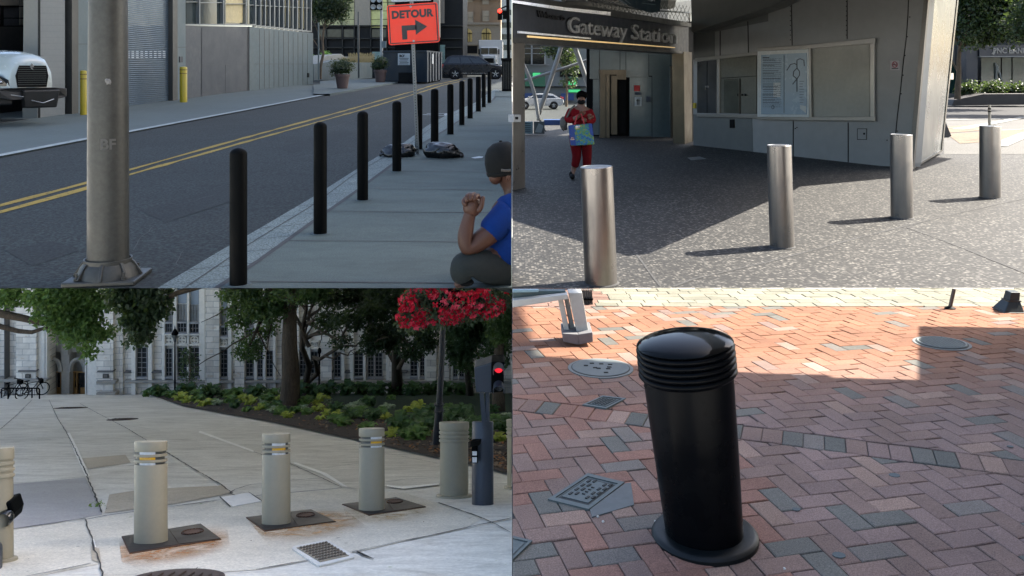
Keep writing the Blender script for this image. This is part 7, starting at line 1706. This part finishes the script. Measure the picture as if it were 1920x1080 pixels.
obj('paint_chip', m, mat('chip grey', (.04, .045, .045)), t, local=True)
# covers in the brick
M_iron = mat('grey green cast iron', (.085, .105, .105), .6, .3, var=.2, scale=8, bump=.2, bscale=150); M_ironf = mat('dark iron recess', (.02, .024, .025), .8)
def quadp(q, u, v): A_, B_, C_, D_ = q; return A_.lerp(B_, u).lerp(D_.lerp(C_, u), v)
def cover(px, name, lab, pattern, gp=None):
    q = [lr_(*p) for p in px]
    def P(u, v, h): p = quadp(q, u, v); return onlr(p.x, p.y, h)
    t = thing(name, lab, 'iron cover', q[0], gp)
    m = MB(); 
    for (u0, v0, u1, v1) in ((0, 0, 1, .09), (0, .91, 1, 1), (0, .09, .09, .91), (.91, .09, 1, .91)): m.prism([P(u0, v0, .007), P(u1, v0, .007), P(u1, v1, .007), P(u0, v1, .007)], (0, 0, -.012))
    obj('frame', cl(m), M_iron, t)
    m = MB(); m.prism([P(.09, .09, .003), P(.91, .09, .003), P(.91, .91, .003), P(.09, .91, .003)], (0, 0, -.01)); ld = obj('lid', cl(m), M_ironf if pattern == 2 else M_iron, t)
    m = MB(); m.prism([P(.13, .13, .0035), P(.87, .13, .0035), P(.87, .87, .0035), P(.13, .87, .0035)], (0, 0, -.003)); 
    obj('recess', cl(m), M_ironf if pattern else M_iron, ld)
    m = MB()
    m.prism([P(.17, .17, .006), P(.83, .17, .006), P(.83, .83, .006), P(.17, .83, .006)], (0, 0, -.003)); pnl = obj('panel', cl(m), M_iron, ld)
    m = MB()
    if pattern == 1:
        for i in range(4):
            for v in (.24, .36, .66, .77): u = .26+i*.155+(.04 if v in (.36, .77) else 0); m.prism([P(u, v, .009), P(u+.08, v, .009), P(u+.08, v+.055, .009), P(u, v+.055, .009)], (0, 0, -.004))
        for u in (.36, .44, .52, .60): m.prism([P(u, .49, .009), P(u+.02, .49, .009), P(u+.02, .56, .009), P(u, .56, .009)], (0, 0, -.004))
    elif pattern == 2:
        for i in range(5):
            for j in range(5): u, v = .22+i*.12, .22+j*.12; m.prism([P(u, v, .009), P(u+.07, v+.02, .009), P(u+.05, v+.08, .009), P(u-.01, v+.05, .009)], (0, 0, -.004))
    if m.f: obj('raised_pattern', cl(m), M_ironf, pnl)
def cl(m): return clip(m, V((.003, 0, 0)), V((-1, 0, 0)))
cover([(1027, 939), (1102, 890), (1171, 907), (1104, 958)], 'utility_cover', 'grey iron utility cover with raised blocks in the bricks left of the big bollard', 1)
cover([(1092, 761), (1130, 744), (1174, 749), (1137, 768)], 'utility_cover', 'small dark patterned iron cover between the round lid and the bollard', 2)
cover([(905, 1050), (950, 1005), (998, 1017), (962, 1052)], 'utility_cover', 'iron cover cut off at the lower left corner of the brick paving', 0)
m = MB(); P = [lr_(*p) for p in ((1106, 957), (1172, 908), (1183, 907), (1189, 948), (1110, 971))]; m.prism([onlr(p.x, p.y, .004) for p in P], (0, 0, -.01)); struct('concrete_infill', m, mat('grey infill', (.11, .12, .12), .9))
def roundcover(c, wpx, name, lab, mt, holes, seed):
    c0 = lr_(*c); r_ = wpx/2/F*c0.y; t = thing(name, lab, 'manhole cover', c0)
    def el(k_, h, n=48): return [onlr(c0.x+r_*k_*math.cos(a_*2*math.pi/n), c0.y+r_*k_*math.sin(a_*2*math.pi/n), h) for a_ in range(n)]
    m = MB(); m.prism(el(1, .005), (0, 0, -.012)); obj('rim', m, mat('pale rim', (.12, .13, .125), .8), t)
    m = MB(); m.prism(el(.90, .007), (0, 0, -.01)); obj('gap', m, M_ironf, t)
    m = MB(); m.prism(el(.87, .0085), (0, 0, -.01)); ld = obj('lid', m, mt, t); rs = random.Random(seed); m = MB()
    if holes == 'holes':
        for k_ in range(9):
            a_ = k_*.7; rr_ = r_*rs.uniform(.15, .65); x, y = c0.x+rr_*math.cos(a_), c0.y+rr_*math.sin(a_); m.prism([onlr(x-.012, y-.01, .0095), onlr(x+.012, y-.01, .0095), onlr(x+.012, y+.01, .0095), onlr(x-.012, y+.01, .0095)], (0, 0, -.002))
        obj('pick_hole', m, M_dark, ld)
    else:
        for i in range(-6, 7):
            for j in range(-6, 7):
                x, y = i*r_*.125, j*r_*.125
                if math.hypot(x, y) < r_*.74: x += c0.x; y += c0.y; s_ = r_*.045; m.prism([onlr(x-s_, y-s_*.5, .012), onlr(x+s_, y-s_*.5, .012), onlr(x+s_, y+s_*.5, .012), onlr(x-s_, y+s_*.5, .012)], (0, 0, -.004))
        obj('tread_block', m, mat('worn block', (.17, .19, .18), .6), ld)
        m = MB()
        for rr_ in (.80, .83): 
            E_ = el(rr_, .0105); m.tube(E_+[E_[0]], .0025, 4)
        obj('lid_ring', m, _mc['worn block'], ld)
roundcover((1126, 691), 122, 'round_cover', 'round pale grey manhole cover with pick holes, at the sunlight edge', mat('pale grey iron', (.095, .11, .108), .6, .2, var=.15, scale=6), 'holes', 3)
roundcover((1766, 644.5), 100, 'round_cover', 'round dark treaded manhole cover in the shade at the right', mat('dark tread iron', (.03, .036, .036), .7), 'tread', 4)
# bench support
tb = lr_(1083, 640); Yt = tb.y
M_wst = mat('off white painted steel', (.33, .33, .31), .5, var=.08); M_wsh = mat('grey stone foot', (.11, .11, .115), .8)
bench = thing('bench_frame', 'white steel bench frame standing on a grey block at the upper left of the bricks', 'bench', tb)
def q2(pts, Y, dep, mtl, nm, par=bench, bev=.004):
    m = MB(); m.prism([at(x, y, Y) for x, y in pts], dep); return obj(nm, cl(m), mtl, par, bevel=bev)
q2([(1056, 641), (1085, 647), (1084, 627), (1055, 625)], Yt-.12, (.0, .22, 0), M_wsh, 'foot_block'); q2([(1085, 647), (1112, 641), (1111, 623), (1084, 627)], Yt-.12, (0, .22, 0), M_wsh, 'foot_block')
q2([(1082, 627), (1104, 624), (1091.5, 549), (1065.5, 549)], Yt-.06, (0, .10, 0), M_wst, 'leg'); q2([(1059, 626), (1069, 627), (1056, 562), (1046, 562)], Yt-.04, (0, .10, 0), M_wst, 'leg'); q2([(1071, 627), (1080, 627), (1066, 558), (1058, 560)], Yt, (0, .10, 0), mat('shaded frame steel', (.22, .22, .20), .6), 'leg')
q2([(961, 577), (1066, 561), (1064, 552), (961, 563)], Yt-.1, (0, .08, 0), M_wst, 'rail'); q2([(961, 563), (1062, 552), (1060, 545.5), (961, 545.5)], Yt-.05, (0, .05, 0), mat('dark teal seat', (.02, .045, .05), .4), 'seat_panel'); q2([(961, 549), (1010, 548), (1010, 543.5), (961, 543.5)], Yt-.09, (0, .03, 0), mat('pale blue trim', (.15, .24, .28), .4), 'seat_trim')
# slatted bin foot
sb3 = lr_(1101, 571); t = thing('slatted_bin', 'dark slatted bin foot beyond the white bench frame', 'litter bin', sb3)
for k_ in range(5): m = MB(); x = 1091+k_*4.4; m.prism([at(a_, b_, sb3.y) for a_, b_ in ((x, 570), (x+3, 571), (x+1.4, 544), (x-1.4, 544))], (0, .04, 0)); obj('slat', m, mat('weathered slat', (.045, .045, .04), .8), t)
m = MB(); m.prism([at(a_, b_, sb3.y+.05) for a_, b_ in ((1089, 572), (1112, 572), (1109.5, 556), (1088, 556))], (0, .18, 0)); obj('bin_body', m, M_dark, t)
m = MB(); m.prism([at(a_, b_, sb3.y-.01) for a_, b_ in ((1090, 563), (1112, 563), (1112, 560), (1090, 560))], (0, .02, 0)); obj('band', m, M_black, t)
# thin post, lamp base
pz = lr_(1783, 579); t = thing('thin_post', 'thin brown metal post on a small round foot at the edge of the pale street', 'post', pz)
m = MB(); m.tube([at(1781, 578, pz.y), at(1789, 541.5, pz.y)], .0135, 12); obj('pole', m, mat('brown grey post', (.07, .06, .05), .5, .4), t, 60)
m = MB(); m.lathe([(.038, 0), (.038, .008), (.02, .014), (.014, .02)], onlr(pz.x-.006, pz.y, 0), 20); obj('foot', m, M_black, t, 40)
lz = lr_(1891, 583); t = thing('street_lamp', 'flared dark base of a street lamp at the right end of the pale street', 'lamp post', lz); Yz = lz.y
def sq(y0, hw0, y1, hw1, cx0, cx1, mb):
    a_ = at(cx0, y0, Yz); b_ = at(cx1, y1, Yz); vs = []
    for p, h_ in ((a_, hw0/F*Yz), (b_, hw1/F*Yz)): vs += [p+V((-h_, -h_, 0)), p+V((h_, -h_, 0)), p+V((h_, h_, 0)), p+V((-h_, h_, 0))]
    mb.add(vs, [(3, 2, 1, 0), (4, 5, 6, 7), (0, 1, 5, 4), (1, 2, 6, 5), (2, 3, 7, 6), (3, 0, 4, 7)])
m = MB(); sq(583, 21, 580, 20, 1891, 1891, m); sq(580, 19, 562, 11, 1891, 1896, m); obj('flared_foot', m, mat('slate enamel', (.010, .016, .018), .45), t, bevel=.006)
m = MB(); sq(562, 10, 546, 9, 1896, 1899, m); obj('shaft', m, mat('slate enamel'), t, bevel=.004) if False else obj('shaft', m, _mc['slate enamel'], t, bevel=.004)
m = MB(); sq(563, 12, 561, 12, 1896, 1896, m); obj('collar', m, _mc['slate enamel'], t)
# small pebbles and chewing-gum spots
m = MB(); rs = random.Random(31)
for x, y in ((1131, 979.5), (1229, 979), (1471, 1068), (1121, 970), (1340, 1052)):
    p = lr_(x, y); m.ball(p+V((0, 0, .003)), .005, .005, .004, 6, 5, jit=.5)
solo('pebble', m, mat('white grit', (.5, .49, .45), .8), 'scattered specks of white grit on the bricks around the big bollard', 'grit', lr_(1131, 979))['kind'] = 'stuff'
m = MB()
for x, y, s_ in ((1677, 892, .022), (1493, 956, .015), (1573, 1042, .022), (1894, 838, .014)):
    p = lr_(x, y); m.prism([onlr(p.x+s_*math.cos(a_), p.y+s_*.8*math.sin(a_), .0035) for a_ in [q*math.pi/5 for q in range(10)]], (0, 0, -.002))
tag(obj('gum_spots', m, mat('old gum', (.075, .095, .10), .8)), kind='stuff')
